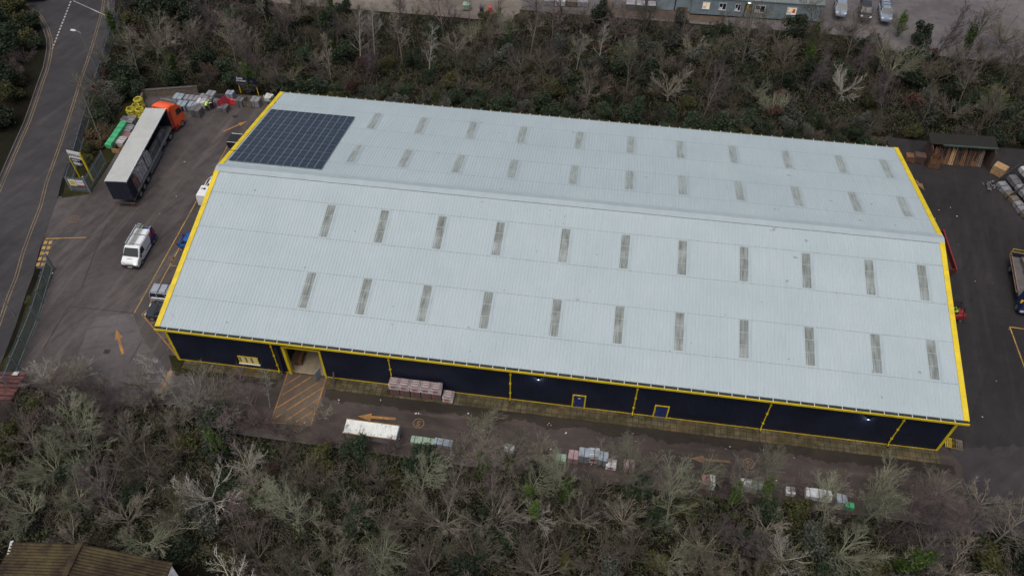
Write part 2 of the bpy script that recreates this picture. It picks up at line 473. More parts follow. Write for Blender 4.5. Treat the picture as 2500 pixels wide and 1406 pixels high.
M['hivis'] = paint("lime hi-vis cloth", (0.45,0.72,0.03), 0.7, 0.15, 4)
M['skin'] = paint("skin", (0.42,0.25,0.18), 0.6, 0.1)
M['dark_cloth'] = paint("dark work clothes", (0.014,0.015,0.02), 0.9, 0.3)
M['reflective'] = paint("reflective strip", (0.65,0.68,0.68), 0.4, 0.1)
M['hair'] = paint("dark hair", (0.03,0.022,0.016), 0.8)
M['cabin'] = paint("grey green cabin wall", (0.21,0.275,0.305), 0.6, 0.3, 0.8)
M['cabin_blue'] = paint("blue grey shed wall", (0.25,0.33,0.37), 0.6, 0.35, 0.8)
M['cabin_roof'] = paint("cabin roof felt", (0.16,0.19,0.19), 0.8, 0.35, 0.5)
M['bin'] = paint("grey bin", (0.10,0.125,0.14), 0.5, 0.35)
M['moss_dark'] = paint("dark mossy felt", (0.010,0.010,0.007), 0.95, 0.5, 2.0)
M['green_roof'] = paint("mossy green shed roof", (0.035,0.075,0.062), 0.8, 0.5, 1.5)
M['orange_item'] = paint("orange jacket", (0.75,0.10,0.02), 0.7, 0.2)
M['sign_white'] = paint("white sign face", (0.66,0.67,0.70), 0.45, 0.12)
M['sign_navy'] = paint("navy sign face", (0.010,0.014,0.035), 0.4, 0.15)
M['sign_yellow'] = paint("yellow sign face", (0.60,0.48,0.03), 0.5, 0.15)
def brown_roof():
    t = NT("mossy brown corrugated roof"); co = t.coord()
    k = t.mix(t.noise(co, 0.5, 6, 0.7, 0.4, 0.62), (0.024,0.017,0.014), (0.075,0.060,0.030))
    k = t.mix(t.math('MULTIPLY', t.noise(co, 0.35, 5, 0.65, 0.5, 0.68), 0.7), k, (0.095,0.082,0.032))
    k = t.mix(t.noise(co, 2.2, 6, 0.75, 0.5, 0.72), k, (0.028,0.021,0.017))
    return t.done(k, 0.9, 0, 0.2)
M['brown_roof'] = brown_roof()
def stained_white():
    t = NT("stained white corrugated sheet"); co = t.coord()
    st = t.noise(t.coord(False,(1,0.35,1)), 5, 6, 0.8, 0.5, 0.66)
    b = t.noise(co, 0.55, 3, 0.6, 0.42, 0.62)
    k = t.mix(t.math('MULTIPLY', st, b), (0.62,0.66,0.64), (0.05,0.06,0.07))
    return t.done(k, 0.6, 0, 0.3)
M['stained_white'] = stained_white()
BARK = {
 'grey': bark("pale grey bark", (0.22,0.215,0.19), (0.44,0.43,0.385)),
 'green': bark("lichen green bark", (0.105,0.106,0.080), (0.235,0.235,0.178), (0.14,0.17,0.10)),
 'brown': bark("grey brown bark", (0.100,0.092,0.074), (0.265,0.245,0.20)),
 'purple': bark("purple brown twigs", (0.075,0.060,0.060), (0.16,0.130,0.128)),
 'shade': bark("shaded grey brown bark", (0.052,0.046,0.037), (0.145,0.130,0.107)),  # darker copy of the brown bark, shade among the trees put into its colour
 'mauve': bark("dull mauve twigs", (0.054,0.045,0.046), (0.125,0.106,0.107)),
 'dark': bark("dark brown bark", (0.048,0.043,0.031), (0.125,0.112,0.08)),
}
M['ivy'] = leaf("ivy leaves", [(0.022,0.048,0.010),(0.06,0.105,0.02),(0.035,0.07,0.014),(0.10,0.14,0.03)])
M['holly'] = leaf("dark evergreen leaves", [(0.010,0.018,0.009),(0.030,0.048,0.024),(0.016,0.030,0.014),(0.050,0.064,0.040)])
M['greygreen'] = leaf("grey green leaves", [(0.030,0.036,0.028),(0.075,0.085,0.068),(0.045,0.055,0.042),(0.10,0.105,0.09)])
M['olive'] = leaf("olive leaves", [(0.030,0.034,0.012),(0.07,0.072,0.026),(0.045,0.05,0.018)])
M['copper'] = leaf("copper dead leaves", [(0.040,0.022,0.017),(0.085,0.046,0.034),(0.055,0.031,0.025)])
M['bracken'] = leaf("dead bracken", [(0.06,0.042,0.022),(0.14,0.10,0.055),(0.09,0.065,0.035)])
M['under'] = leaf("undergrowth leaves", [(0.011,0.016,0.006),(0.036,0.037,0.017),(0.022,0.036,0.011),(0.058,0.056,0.030),(0.036,0.060,0.018),(0.028,0.026,0.013)])
M['scrub'] = leaf("scrub stems", [(0.055,0.047,0.037),(0.17,0.152,0.125),(0.10,0.082,0.075),(0.08,0.080,0.055),(0.22,0.20,0.17)])

# ---------------------------------------------------------------- ground, roads, paint
L, W, HE, HR = 75.0, 37.5, 6.05, 9.93
SL = (HR - HE) / (W / 2)

def in_wood(x, y):
    """0 on open ground, rising to 1 inside the woods"""
    def sm(a): return max(0.0, min(1.0, a))
    back = min(sm((y - (44.5 if -24 < x < -2 else 47.5 if x > 76 else 41.0)) / 3.0), sm(((67 if x < 26 else 71.0 if x < 76 else 67) - y) / 2.5), sm((x - (-22.0 - max(0.0, (y - 22) * 0.34))) / 2.5))
    front = sm((-6.9 - y) / 2.5) if x > 8 else sm((-4.5 - y) / 3.0)
    if x > 82: front = sm((-8.2 - y) / 2.5)
    left = sm((-42.0 - x + max(0.0, y - 40) * -0.9 + 6) / 3.0) * sm((y - 30) / 4.0)
    return max(back, front, left)

def ground_z(x, y):
    w = in_wood(x, y)
    if w <= 0: return -0.04
    n = noise.noise(Vector((x*0.16, y*0.16, 3.1))) * 0.45 + noise.noise(Vector((x*0.5, y*0.5, 7.7))) * 0.18
    return -0.04 + w * (0.25 + n)

xs = [-1500,-500,-200,-120] + [-80 + 1.5*i for i in range(int(220/1.5)+1)] + [180,300,700,1500]
ys = [-1500,-500,-150,-70] + [-40 + 1.5*i for i in range(int(140/1.5)+1)] + [150,260,600,1500]
g = MB()
g.v = [(x, y, ground_z(x, y)) for y in ys for x in xs]
nx = len(xs)
g.f = [(j*nx+i, j*nx+i+1, (j+1)*nx+i+1, (j+1)*nx+i) for j in range(len(ys)-1) for i in range(nx-1)]
g.m = [0]*len(g.f)
struct(g.build("ground", M['litter'], smooth=True))

def sheet(name, pts, z, m):
    return struct(MB().poly([(p[0], p[1], z) for p in pts]).build(name, m))

def strip_mb(mb, pts, w, z):
    P = [Vector((p[0], p[1], 0)) for p in pts]
    a, b = [], []
    for i, p in enumerate(P):
        d = (P[min(i+1,len(P)-1)] - P[max(i-1,0)]).normalized()
        n = Vector((-d.y, d.x, 0)) * (w/2)
        a.append((p.x+n.x, p.y+n.y, z)); b.append((p.x-n.x, p.y-n.y, z))
    k = len(P)
    return mb.add(a + b, [(i, i+1, k+i+1, k+i) for i in range(k-1)])
def line(name, pts, w, m, z=0.016):
    return struct(strip_mb(MB(), pts, w, z).build(name, m))

ROAD_L = [(-78,73,0),(-61.07,66.18,0.00),(-55.35,63.51,0.00),(-52.07,62.28,0.00),(-49.02,60.68,0.00),(-46.17,58.63,0.00),(-43.55,55.82,0.00),(-41.48,53.02,0.00),(-40.16,50.64,0.00),(-39.10,48.19,0.00),(-38.14,45.69,0.00),(-37.34,42.95,0.00),(-36.47,40.22,0.00),(-35.58,37.40,0.00),(-34.61,34.25,0.00),(-32.89,27.32,0.00),(-31.54,22.12,0.00),(-29.47,13.29,0.00),(-26.14,0.82,0.00),(-21.78,-13.21,0.00)]
ROAD_R = [(-40.39,69.28,0.00),(-37.27,61.13,0.00),(-34.88,53.57,0.00),(-33.25,48.13,0.00),(-32.16,44.10,0.00),(-30.60,39.04,0.00),(-29.41,35.01,0.00),(-28.18,30.77,0.00),(-27.26,27.35,0.00),(-26.23,23.56,0.00),(-24.81,19.45,0.00),(-24.01,16.09,0.00),(-23.01,12.27,0.00),(-21.80,8.62,0.00),(-21.15,5.84,0.00),(-20.11,2.24,0.00),(-18.91,-2.91,0.00),(-16.53,-12.46,0.00)]
def offset(pts, d):
    P = [Vector((p[0], p[1], 0)) for p in pts]; out = []
    for i, p in enumerate(P):
        t = (P[min(i+1,len(P)-1)] - P[max(i-1,0)]).normalized()
        out.append((p.x - t.y*d, p.y + t.x*d, 0))
    return out
sheet("road", offset(ROAD_L, -0.35)[::-1] + [(-45,110,0)] + [(-24,100,0)] + offset(ROAD_R, 1.7), 0.0, M['road'])
sheet("verge", [(-62,60,0)] + offset(ROAD_L[3:], -0.5) + [(-60,-20,0),(-70,20,0)], -0.012, M['verge'])
struct(strip_mb(MB(), offset(ROAD_L, -0.45), 0.16, 0.11).build("kerb", M['kerb']))
kb = MB()
kp = offset(ROAD_L, -0.45)
for a, b in zip(kp[:-1], kp[1:]):
    kb.bar((a[0],a[1],0.045), (b[0],b[1],0.045), 0.15, 0.125)
struct(kb.build("kerb_stones", M['kerb']))
for nm, pts, sgn in (("road_marking", ROAD_L, 1), ("road_marking", ROAD_R, 1)):
    mb = MB()
    strip_mb(mb, offset(pts, 0.08 if pts is ROAD_R else 0.0), 0.10, 0.008)
    strip_mb(mb, offset(pts, -0.22 if pts is ROAD_R else 0.30), 0.10, 0.008)
    struct(mb.build(nm, M['dull_line']))
a, b = Vector((-43.50,63.32,0.00)), Vector((-39.77,50.28,0.00))
mb = MB()
for k in range(16):
    p, q = a.lerp(b, k/16), a.lerp(b, (k+0.6)/16)
    strip_mb(mb, [p, q], 0.20, 0.008)
struct(mb.build("road_marking", M['white_paint']))
struct(strip_mb(MB(), [a + Vector((0.3,0.2,0)), a + Vector((7.5,-3.2,0))], 0.14, 0.008).build("road_marking", M['white_paint']))

sheet("yard", [(-23.62,21.42,0.00),(-21.92,14.91,0.00),(-20.37,10.12,0.00),(-18.22,10.18,0.00),(-16.70,3.95,0.00),(-16.15,1.27,0.00),(-14.6,-6.2,0),(-9,-6.4,0),(6,-7.0,0),(40,-7.4,0),(40,40.3,0),(-2.2,40.3,0),(-2.6,44.6,0),(-22.3,43.0,0),(-20.9,36,0),(-20.4,28,0),(-20.2,22.6,0)], 0.004, M['yard'])
sheet("dark_yard", [(60,-8.0,0),(120,-9.0,0),(120,47.5,0),(76,47.5,0),(76,40.3,0),(39.9,40.3,0),(39.9,20,0),(60,20,0)], 0.003, M['dark_yard'])
sheet("lane", [(8.5,-5.9,0),(8.8,1.0,0),(75.6,1.0,0),(76.6,-0.8,0),(76.2,-7.6,0),(40,-7.2,0),(14,-6.9,0)], 0.008, M['lane'])
sheet("lane_end", [(74.5,-7.8,0),(76.0,0.9,0)] + [(76.0+0.4*k, 1.0+0.10*k*0.7 + 1.3*noise.noise(Vector((k*0.16,3,2))) + 0.5*noise.noise(Vector((k*0.7,8,2))), 0) for k in range(2,100)] + [(118,3.0,0),(118,-9.2,0)], 0.0075, M['mid_yard'])
sheet("loading_apron", [(11.89,-5.35,0.00),(15.78,-5.12,0.00),(15.69,0.46,0.00),(15.9,0.5,0),(11.6,0.5,0),(11.67,0.59,0.00)], 0.012, M['apron'])
# a raised strip of paving slabs along the front wall
for x0, x1, y0 in ((1.0,11.35,-0.55),(15.95,74.7,-0.95)):
    mb = MB().prism([(x0,y0),(x1,y0),(x1,0.42),(x0,0.42)], 0.0, 0.09)
    struct(mb.build("paving", M['slabs']))
rs_ = random.Random(21)
for x0, x1 in ((0.5,11.2),(16.1,76.0)):
    up_, dn_ = [], []
    x = x0
    while x < x1:
        up_.append((x, -0.94 if x0 > 12 else -0.54, 0)); dn_.append((x, (-1.9 if x0 > 12 else -1.2) - 0.55*noise.noise(Vector((x*0.35,2,1))) - 0.35*noise.noise(Vector((x*1.7,5,1))) - 0.25*rs_.random(), 0)); x += 0.22
    sheet("soil", dn_ + up_[::-1], 0.0105, M['soil'])
sheet("soil_patch", [(-1.0,0.9,0),(5.2,0.35,0),(5.0,-1.2,0),(0.2,-0.9,0)], 0.0125, M['grass'])

pp_ = [(-9.52,-3.33,0.00),(-10.74,3.03,0.00),(-10.39,4.63,0.00),(-6.83,5.42,0.00),(-4.36,2.36,0.00),(-2.76,0.95,0.00),(-0.26,-1.01,0.00),(1.43,-3.49,0.00),(-2.45,-3.80,0.00),(-5.87,-3.75,0.00)]
pq_ = []
for i in range(len(pp_)):
    a_, b_ = Vector(pp_[i]), Vector(pp_[(i+1) % len(pp_)])
    for k in range(14):
        p_ = a_.lerp(b_, k/14); p_ += Vector((noise.noise(p_*0.9), noise.noise(p_*0.9 + Vector((9,4,2))), 0))*0.15
        pq_.append(p_)
sheet("yard_patch", pq_, 0.0085, M['pale_yard'])
# yellow paint on the yard
def marking(pts, w=0.12, m='yellow_paint', z=0.017): return line("yard_marking", pts, w, M[m], z)
marking([(-21.58,14.56,0.00),(-17.13,15.40,0.00)], 0.14)
mb = MB()
for (p, q) in (((114,586),(88,656)),((127,586),(103,656))):
    pass
A0, A1 = Vector((-21.40,14.32,0.00)), Vector((-20.31,10.19,0.00))
B0, B1 = Vector((-20.85,14.40,0.00)), Vector((-19.77,10.26,0.00))
for k in range(5):
    for s, e in ((A0, A1), (B0, B1)):
        strip_mb(mb, [s.lerp(e, k/5 + 0.02), s.lerp(e, k/5 + 0.135)], 0.36, 0.017)
struct(mb.build("yard_marking", M['yellow_paint']))
marking([(-6.92,23.55,0.00),(-6.82,5.60,0.00)])
marking([(-5.88,15.84,0.00),(-5.84,10.85,0.00)]); marking([(-5.84,10.85,0.00),(-5.71,7.01,0.00)])
marking([(-5.69,15.15,0.00),(-4.93,15.19,0.00)], 0.1); marking([(-5.80,12.65,0.00),(-5.03,12.64,0.00)], 0.1)
marking([(-6.94,33.46,0.00),(-6.81,28.06,0.00)]); marking([(-6.81,28.06,0.00),(-6.92,23.55,0.00)], 0.12, 'faint_paint')
marking([(-5.84,5.45,0.00),(-1.03,1.62,0.00),(0.21,0.54,0.00)], 0.12, 'orange_paint')
marking([(-5.77,5.29,0.00),(-4.09,5.31,0.00)], 0.12, 'orange_paint')
marking([(-5.93,5.44,0.00),(-5.70,6.15,0.00)], 0.12, 'orange_paint')
for p, q in (((-4.60,4.40,0.00),(-4.16,4.74,0.00)),((-3.49,3.52,0.00),(-3.03,3.91,0.00)),((-2.50,2.68,0.00),(-2.17,3.05,0.00)),((-1.70,2.05,0.00),(-1.37,2.31,0.00))):
    marking([p, q], 0.1, 'orange_paint')
marking([(-13.87,26.42,0.00),(-13.31,27.35,0.00)], 0.15, 'faint_paint')
marking([(-6.49,13.81,0.00),(-5.66,13.68,0.00),(-5.77,13.03,0.00)], 0.35, 'faint_paint')
marking([(0.06,-0.96,0.00),(0.09,-4.40,0.00)], 0.35, 'orange_paint')
for p, q in (((11.69,0.54,0.00),(11.89,-5.35,0.00)),((15.71,0.41,0.00),(15.78,-5.12,0.00)),((13.07,0.34,0.00),(11.81,-1.13,0.00)),((14.18,0.29,0.00),(11.99,-2.18,0.00)),((15.05,-0.23,0.00),(11.98,-3.66,0.00)),
             ((15.68,-0.78,0.00),(13.01,-3.80,0.00)),((15.63,-2.14,0.00),(13.21,-5.02,0.00)),((15.57,-3.48,0.00),(14.28,-4.96,0.00)),((12.59,-4.28,0.00),(12.05,-4.96,0.00)),((11.97,-5.34,0.00),(15.75,-5.12,0.00))):
    marking([p, q], 0.11, 'orange_paint', 0.020)
marking([(85.26,16.87,0.00),(87.51,16.75,0.00)]); marking([(85.26,16.87,0.00),(85.45,10.70,0.00),(85.61,6.57,0.00)])
def arrow(tail, tip, m, hl=1.3, hw=0.85, sw=0.28):
    t, e = Vector(tail), Vector(tip); d = (e - t).normalized(); n = Vector((-d.y, d.x, 0)); z = 0.018
    h = e - d*hl
    P = [t + n*(sw/2), h + n*(sw/2), h + n*(hw/2), e, h - n*(hw/2), h - n*(sw/2), t - n*(sw/2)]
    struct(MB().poly([(p.x, p.y, z) for p in P]).build("arrow_marking", M[m]))
arrow((-5.64,0.33,0.00), (-7.70,3.19,0.00), 'orange_paint'); arrow((23.63,-3.27,0.00), (19.94,-3.51,0.00), 'orange_paint')
arrow((-8.53,36.08,0.00), (-6.19,38.67,0.00), 'orange_paint', 1.2, 0.7, 0.22); arrow((55.40,-3.44,0.00), (51.67,-3.58,0.00), 'faint_paint')
arrow((79.60,39.39,0.00), (80.35,37.54,0.00), 'faint_paint')
def roundel(c, rot, m, r=0.55):
    c = Vector(c); mb = MB(); n = 32
    vs = []
    for rr in (r, r-0.11):
        vs += [(c.x + rr*math.cos(2*math.pi*k/n), c.y + rr*math.sin(2*math.pi*k/n), 0.018) for k in range(n)]
    mb.add(vs, [(k, (k+1)%n, n+(k+1)%n, n+k) for k in range(n)])
    o = struct(mb.build("speed_marking", M[m]))
    text_mesh("5", 0.85, M[m], "numeral", o, (c.x, c.y, 0.017), (0,0,rot), 0.001, 1.1, 0.02)
roundel((-19.97,18.04,0.00), R(100), 'faint_paint', 0.62); roundel((25.92,-3.45,0.00), R(172), 'faint_paint', 0.56); roundel((57.09,-3.37,0.00), R(172), 'faint_paint', 0.56)
for pts in ([(-14.08,5.47,0.00),(-6.90,5.58,0.00)], [(-14.08,5.47,0.00),(-13.96,1.48,0.00)], [(-4.45,2.35,0.00),(-4.53,-0.75,0.00)], [(21.53,-1.45,0.00),(21.59,-3.83,0.00)], [(52.93,0.29,0.00),(52.86,-4.78,0.00)], [(45.72,-0.73,0.00),(45.86,-2.96,0.00)],
            [(-9.43,-3.91,0.00),(-5.85,-3.80,0.00)], [(-14.17,3.09,0.00),(-13.92,-0.12,0.00)], [(-14.05,8.28,0.00),(-15.00,13.10,0.00),(-15.77,17.96,0.00)]):
    struct(strip_mb(MB(), pts, 0.07, 0.0135).build("tar_seam", M['tar']))
mb = MB()
for c in ((-7.39,0.39,0.00), (-8.13,39.36,0.00)):
    mb.prism([(c[0]-0.3,c[1]-0.25),(c[0]+0.3,c[1]-0.25),(c[0]+0.3,c[1]+0.25),(c[0]-0.3,c[1]+0.25)], 0.002, 0.016)
struct(mb.build("drain_cover", M['tar']))
# verge between the road and the lower fence, verge by the sign, open yards beyond the wood
sheet("verge", [(-19.75,11.14,0.00),(-18.13,10.00,0.00),(-16.64,3.85,0.00),(-16.08,1.39,0.00),(-14.9,-4,0),(-14.7,-12,0),(-17.2,-12,0),(-17.4,-5,0),(-17.14,-0.58,0.00),(-18.75,5.26,0.00)], 0.006, M['grass'])
sheet("verge", [(-24.71,25.77,0.00),(-23.39,22.19,0.00),(-23.14,21.20,0.00),(-20.1,22.4,0),(-20.2,28,0),(-20.8,36,0),(-22.1,43.2,0),(-27,44,0),(-28.4,40,0),(-24.4,27,0)], 0.006, M['grass'])
sheet("back_road", [(-14,67.6,0),(26,67.6,0),(26,120,0),(-20,120,0)], -0.006, M['tan_yard'])
sheet("grass_bank", [(-14,66.6,0),(6,66.2,0),(7,67.5,0),(-14,67.55,0)], -0.004, M['grass'])
sheet("back_yard", [(26,71.2,0),(76,71.2,0),(77,68.5,0),(110,66.5,0),(150,66,0),(150,130,0),(26,130,0)], -0.008, M['back_yard'])
sheet("concrete_hardstanding", [(38,71.6,0),(57,71.9,0),(57,76,0),(38,76,0)], -0.003, M['apron'])

# ---------------------------------------------------------------- the warehouse
wh = thing("warehouse", "long navy warehouse with yellow trim and pale grey pitched roof of rooflights", "warehouse", (0,0,0))
PITCH = 1/3.0
PROF = ((0.0,0.0),(0.19,0.0),(0.215,0.019),(0.305,0.019))
def rib_strip(mb, x0, n, fy, segs, dz=0.0):
    """n ribs from x0; fy maps (x, s, h) to a point; segs are (s0, s1) lengths of the slope"""
    for s0, s1, e in segs:
        row = []
        for k in range(n):
            for px, pz in PROF: row.append((x0 + k*PITCH + px, pz))
        row.append((x0 + n*PITCH, 0.0))
        vs = [fy(x, s0, z + dz + e) for x, z in row] + [fy(x, s1, z + dz) for x, z in row]
        k = len(row)
        mb.add(vs, [(i, i+1, k+i+1, k+i) for i in range(k-1)])
def slope_front(x, y, h): return (x, y, HE + SL*y + h)
def slope_back(x, y, h): return (x, W - y, HE + SL*y + h)
LAPS = [(0.0,3.35,0.016),(3.35,7.5,0.016),(7.5,11.4,0.016),(11.4,15.6,0.016),(15.6,18.62,0.016)]
for fy in (slope_front, slope_back):
    mb = MB()
    rib_strip(mb, 0.0, 225, fy, LAPS)
    mb.add([fy(0.02,0.02,-0.09), fy(74.98,0.02,-0.09), fy(74.98,18.74,-0.09), fy(0.02,18.74,-0.09)], [(0,1,2,3)])
    mb.build("roof_sheeting", M['roof'], wh)
    ml = MB()
    for s in (3.35, 7.5, 11.4, 15.6):
        rows = []
        for k in range(225):
            for px, pz in PROF: rows.append((k*PITCH + px, pz + 0.019))
        vs = [fy(x, s-0.05, z-0.001) for x, z in rows] + [fy(x, s+0.004, z) for x, z in rows]
        k = len(rows); ml.add(vs, [(i, i+1, k+i+1, k+i) for i in range(k-1)])
    ml.build("sheet_lap", M['lap'], wh)
# ridge flashing
mb = MB()
y0 = W/2
secs = []
for x in (-0.05, 75.05):
    secs.append([(x, y0-0.62, HR-0.62*SL+0.055), (x, y0-0.60, HR-0.60*SL+0.075), (x, y0, HR+0.10), (x, y0+0.72, HR-0.72*SL+0.075), (x, y0+0.74, HR-0.74*SL+0.055), (x, y0, HR+0.03)])
mb.loft(secs); mb.build("ridge_cap", M['ridge'], wh)
mb = MB()
fv = []
for k in range(225):
    for px, hh in ((0.0,0.028),(0.19,0.028),(0.20,0.050),(0.32,0.050)): fv.append((k*PITCH+px, hh))
y1_ = y0-0.628; zb_ = HR-0.628*SL
mb.add([(x, y1_, zb_+0.002) for x, h_ in fv] + [(x, y1_-0.008, zb_+h_) for x, h_ in fv], [(i, i+1, len(fv)+i+1, len(fv)+i) for i in range(len(fv)-1)])
mb.build("ridge_filler", M['gutter_in'], wh)
# rooflights, eleven columns in four rows
COLS = [13.5,19.25,25.1,31.0,37.9,43.8,49.65,55.6,61.55,67.5,72.45]
lights_mesh = []
for fy in (slope_front, slope_back):
    mb = MB()
    def local(x, s, h, fy=fy):
        a = fy(x*0.82, s, h); b = fy(0, 0, 0); return (a[0]-b[0], a[1]-b[1], a[2]-b[2])
    rib_strip(mb, -0.5, 3, local, [(-1.92,-0.66,0.0),(-0.62,0.62,0.0),(0.66,1.92,0.0)], 0.030)
    mb.k = 1
    rib_strip(mb, -0.5, 3, local, [(-0.66,-0.62,0.0),(0.62,0.66,0.0)], 0.030)
    for q in range(5):
        mb.add([local(-0.42+q*0.2, -2.13, 0.04), local(-0.30+q*0.2, -2.13, 0.04), local(-0.30+q*0.2, -2.07, 0.04), local(-0.42+q*0.2, -2.07, 0.04)], [(0,1,2,3)])
    mb.k = 2
    rib_strip(mb, 0.5, 1, local, [(-2.0,2.0,0.0)], 0.028)
    lights_mesh.append(mb.mesh("rooflight", [M['skylight' if fy is slope_front else 'skylight_grazing'], M['grp_lines'], M['ridge']]))
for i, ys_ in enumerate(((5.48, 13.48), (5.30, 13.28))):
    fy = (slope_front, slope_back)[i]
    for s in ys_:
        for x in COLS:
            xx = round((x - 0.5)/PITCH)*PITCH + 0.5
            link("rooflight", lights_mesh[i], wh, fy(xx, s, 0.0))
# verge flashings
for x0, x1, xo in ((-0.03,0.46,-0.03),(74.54,75.03,75.03)):
    for fy in (slope_front, slope_back):
        mb = MB()
        a, b = (-0.05, 18.2)
        lo = 0.045; hi = 0.085
        secs = []
        for s in (a, b):
            secs.append([fy(x0,s,lo), fy(x1,s,lo), fy(x1,s,hi), fy(x0,s,hi)])
        mb.loft(secs)
        secs = []
        xi = xo + (0.05 if xo < 1 else -0.05)
        for s in (a, 18.75):
            secs.append([fy(xo,s,-0.30), fy(xi,s,-0.30), fy(xi,s,0.042), fy(xo,s,0.042)])
        mb.loft(secs)
        mb.build("verge_trim", M['yellow'], wh)
# gutters
for yo, sg in ((0.0,-1),(W,1)):
    mb = MB()
    mb.box(-0.06,75.06, min(yo+sg*0.27,yo+sg*0.34), max(yo+sg*0.27,yo+sg*0.34), HE-0.30, HE-0.06)
    if sg > 0: mb = MB().box(-0.06,75.06,yo+0.27,yo+0.31,HE-0.30,HE-0.12)
    gt = mb.build("gutter", M['yellow_dirty' if sg > 0 else 'yellow'], wh)
    mb = MB().box(-0.02,75.02, min(yo-sg*0.1,yo+sg*0.269), max(yo-sg*0.1,yo+sg*0.269), HE-0.29, HE-0.10)
    mb.build("gutter_lining", M['gutter_in'], gt)
    sm = MB().box(-0.03,0.03,-0.17,0.17,-0.012,0.012).mesh("gutter_strap", M['white_metal'])
    for k in range(61):
        link("gutter_strap", sm, gt, (1.2 + k*1.21, yo+sg*0.16, HE-0.035))
# walls
YF, YB, XL, XR = 0.44, 37.06, 0.30, 74.70
HW = HE - 0.06
DX0, DX1, DZ = 11.95, 15.75, 4.45
mb = MB()
mb.box(XL,DX0,YF,YF+0.12,0.12,HW); mb.box(DX1,XR,YF,YF+0.12,0.12,HW); mb.box(DX0,DX1,YF,YF+0.12,DZ,HW)
mb.build("front_wall", M['navy'], wh)
MB().box(XL,XR,YB-0.12,YB,0.0,HW).build("back_wall", M['navy'], wh)
for x in (XL, XR-0.12):
    mb = MB()
    pts = [(YF+0.125,0.0),(YB-0.125,0.0),(YB-0.125,HW),(W/2,HR-0.12),(YF+0.125,HW)]
    n = 5
    mb.add([(x,p[0],p[1]) for p in pts] + [(x+0.12,p[0],p[1]) for p in pts],
           [tuple(range(n-1,-1,-1)), tuple(range(n,2*n))] + [(i,(i+1)%n,n+(i+1)%n,n+i) for i in range(n)])
    mb.build("gable_wall", M['navy'], wh)
MB().box(XL+0.13,XR-0.13,YF+0.13,YB-0.13,0.0,0.03).build("floor_slab", M['concrete'], wh)
mb = MB()
mb.box(DX0-0.5,DX0-0.42,YF+0.13,9,0.03,5); mb.box(DX1+0.42,DX1+0.5,YF+0.13,9,0.03,5)
mb.build("partition", M['inside'], wh)
mb = MB()
for x0, x1 in ((XL,DX0-0.02),(DX1+0.02,XR)):
    mb.box(x0,x1,YF-0.05,YF-0.002,0.10,0.20)
mb.build("drip_trim", M['yellow_dirty'], wh)
for x, y in ((XL,YF),(XR,YF),(XL,YB),(XR,YB)):
    sx = -1 if x < 1 else 1; sy = -1 if y < 1 else 1
    mb = MB()
    xx = sorted((x+sx*0.03, x-sx*0.22)); yy = sorted((y+sy*0.03, y+sy*0.003))
    mb.box(xx[0],xx[1],yy[0],yy[1],0.0,HW)
    xx = sorted((x+sx*0.03, x+sx*0.003)); yy = sorted((y+sy*0.003, y-sy*0.25))
    mb.box(xx[0],xx[1],yy[0],yy[1],0.0,HW)
    mb.build("corner_trim", M['yellow'], wh)
for x in (10.95,22.55,34.25,46.15,58.3,70.08):
    mb = MB()
    mb.tube([(x,-0.02,HE-0.16),(x,0.10,HE-0.42),(x,0.335,HE-0.75),(x,0.335,0.62),(x,0.22,0.35),(x,0.20,0.2)], 0.06, 8)
    dp = mb.build("downpipe", M['yellow'], wh)
    for z in (1.3,2.9,4.4):
        MB().box(x-0.10,x+0.10,0.26,0.432,z,z+0.06).build("pipe_bracket", M['yellow'], dp)
    MB().tube([(x,0.20,0.2),(x,0.12,0.0)], 0.095, 8).build("pipe_shoe", M['black'], dp)
# loading door
mb = MB()
mb.box(DX0-0.02,DX0+0.26,YF-0.10,YF+0.30,0.0,DZ)
mb.box(DX1-0.14,DX1+0.05,YF-0.07,YF+0.20,0.0,DZ)
mb.box(DX0+0.262,DX1-0.142,YF-0.06,YF+0.20,DZ-0.12,DZ+0.03)
df = mb.build("loading_door_frame", M['yellow'], wh)
MB().box(DX0+0.27,DX1-0.15,YF+0.21,YF+0.5,DZ-0.45,DZ+0.1).build("roller_housing", M['navy_paint'], df)
MB().tube([(DX0-0.55,YF-0.16,0.3),(DX0-0.55,YF-0.16,DZ)],0.16,10).build("roller_drum", M['sign_navy'], df)
# window with three lit panes
mb = MB()
mb.box(6.98,9.02,YF-0.06,YF-0.002,0.92,1.02); mb.box(6.98,9.02,YF-0.06,YF-0.002,1.93,2.03)
for x in (6.98,7.0+0.60,7.0+1.18,8.92): mb.box(x,x+0.10,YF-0.055,YF-0.003,1.021,1.929)
wf = mb.build("office_window", M['yellow'], wh)
for x0, x1 in ((7.09,7.59),(7.71,8.17),(8.29,8.91)):
    MB().box(x0,x1,YF-0.03,YF-0.006,1.03,1.92).build("window_pane", M['lit'], wf)
    MB().box(x0+0.02,x0+0.16,YF-0.035,YF-0.0305,1.05,1.9).build("window_blind", M['timber_grey'], wf)
MB().box(6.9,9.1,YF-0.16,YF-0.004,0.86,0.915).build("window_sill", M['white_metal'], wf)
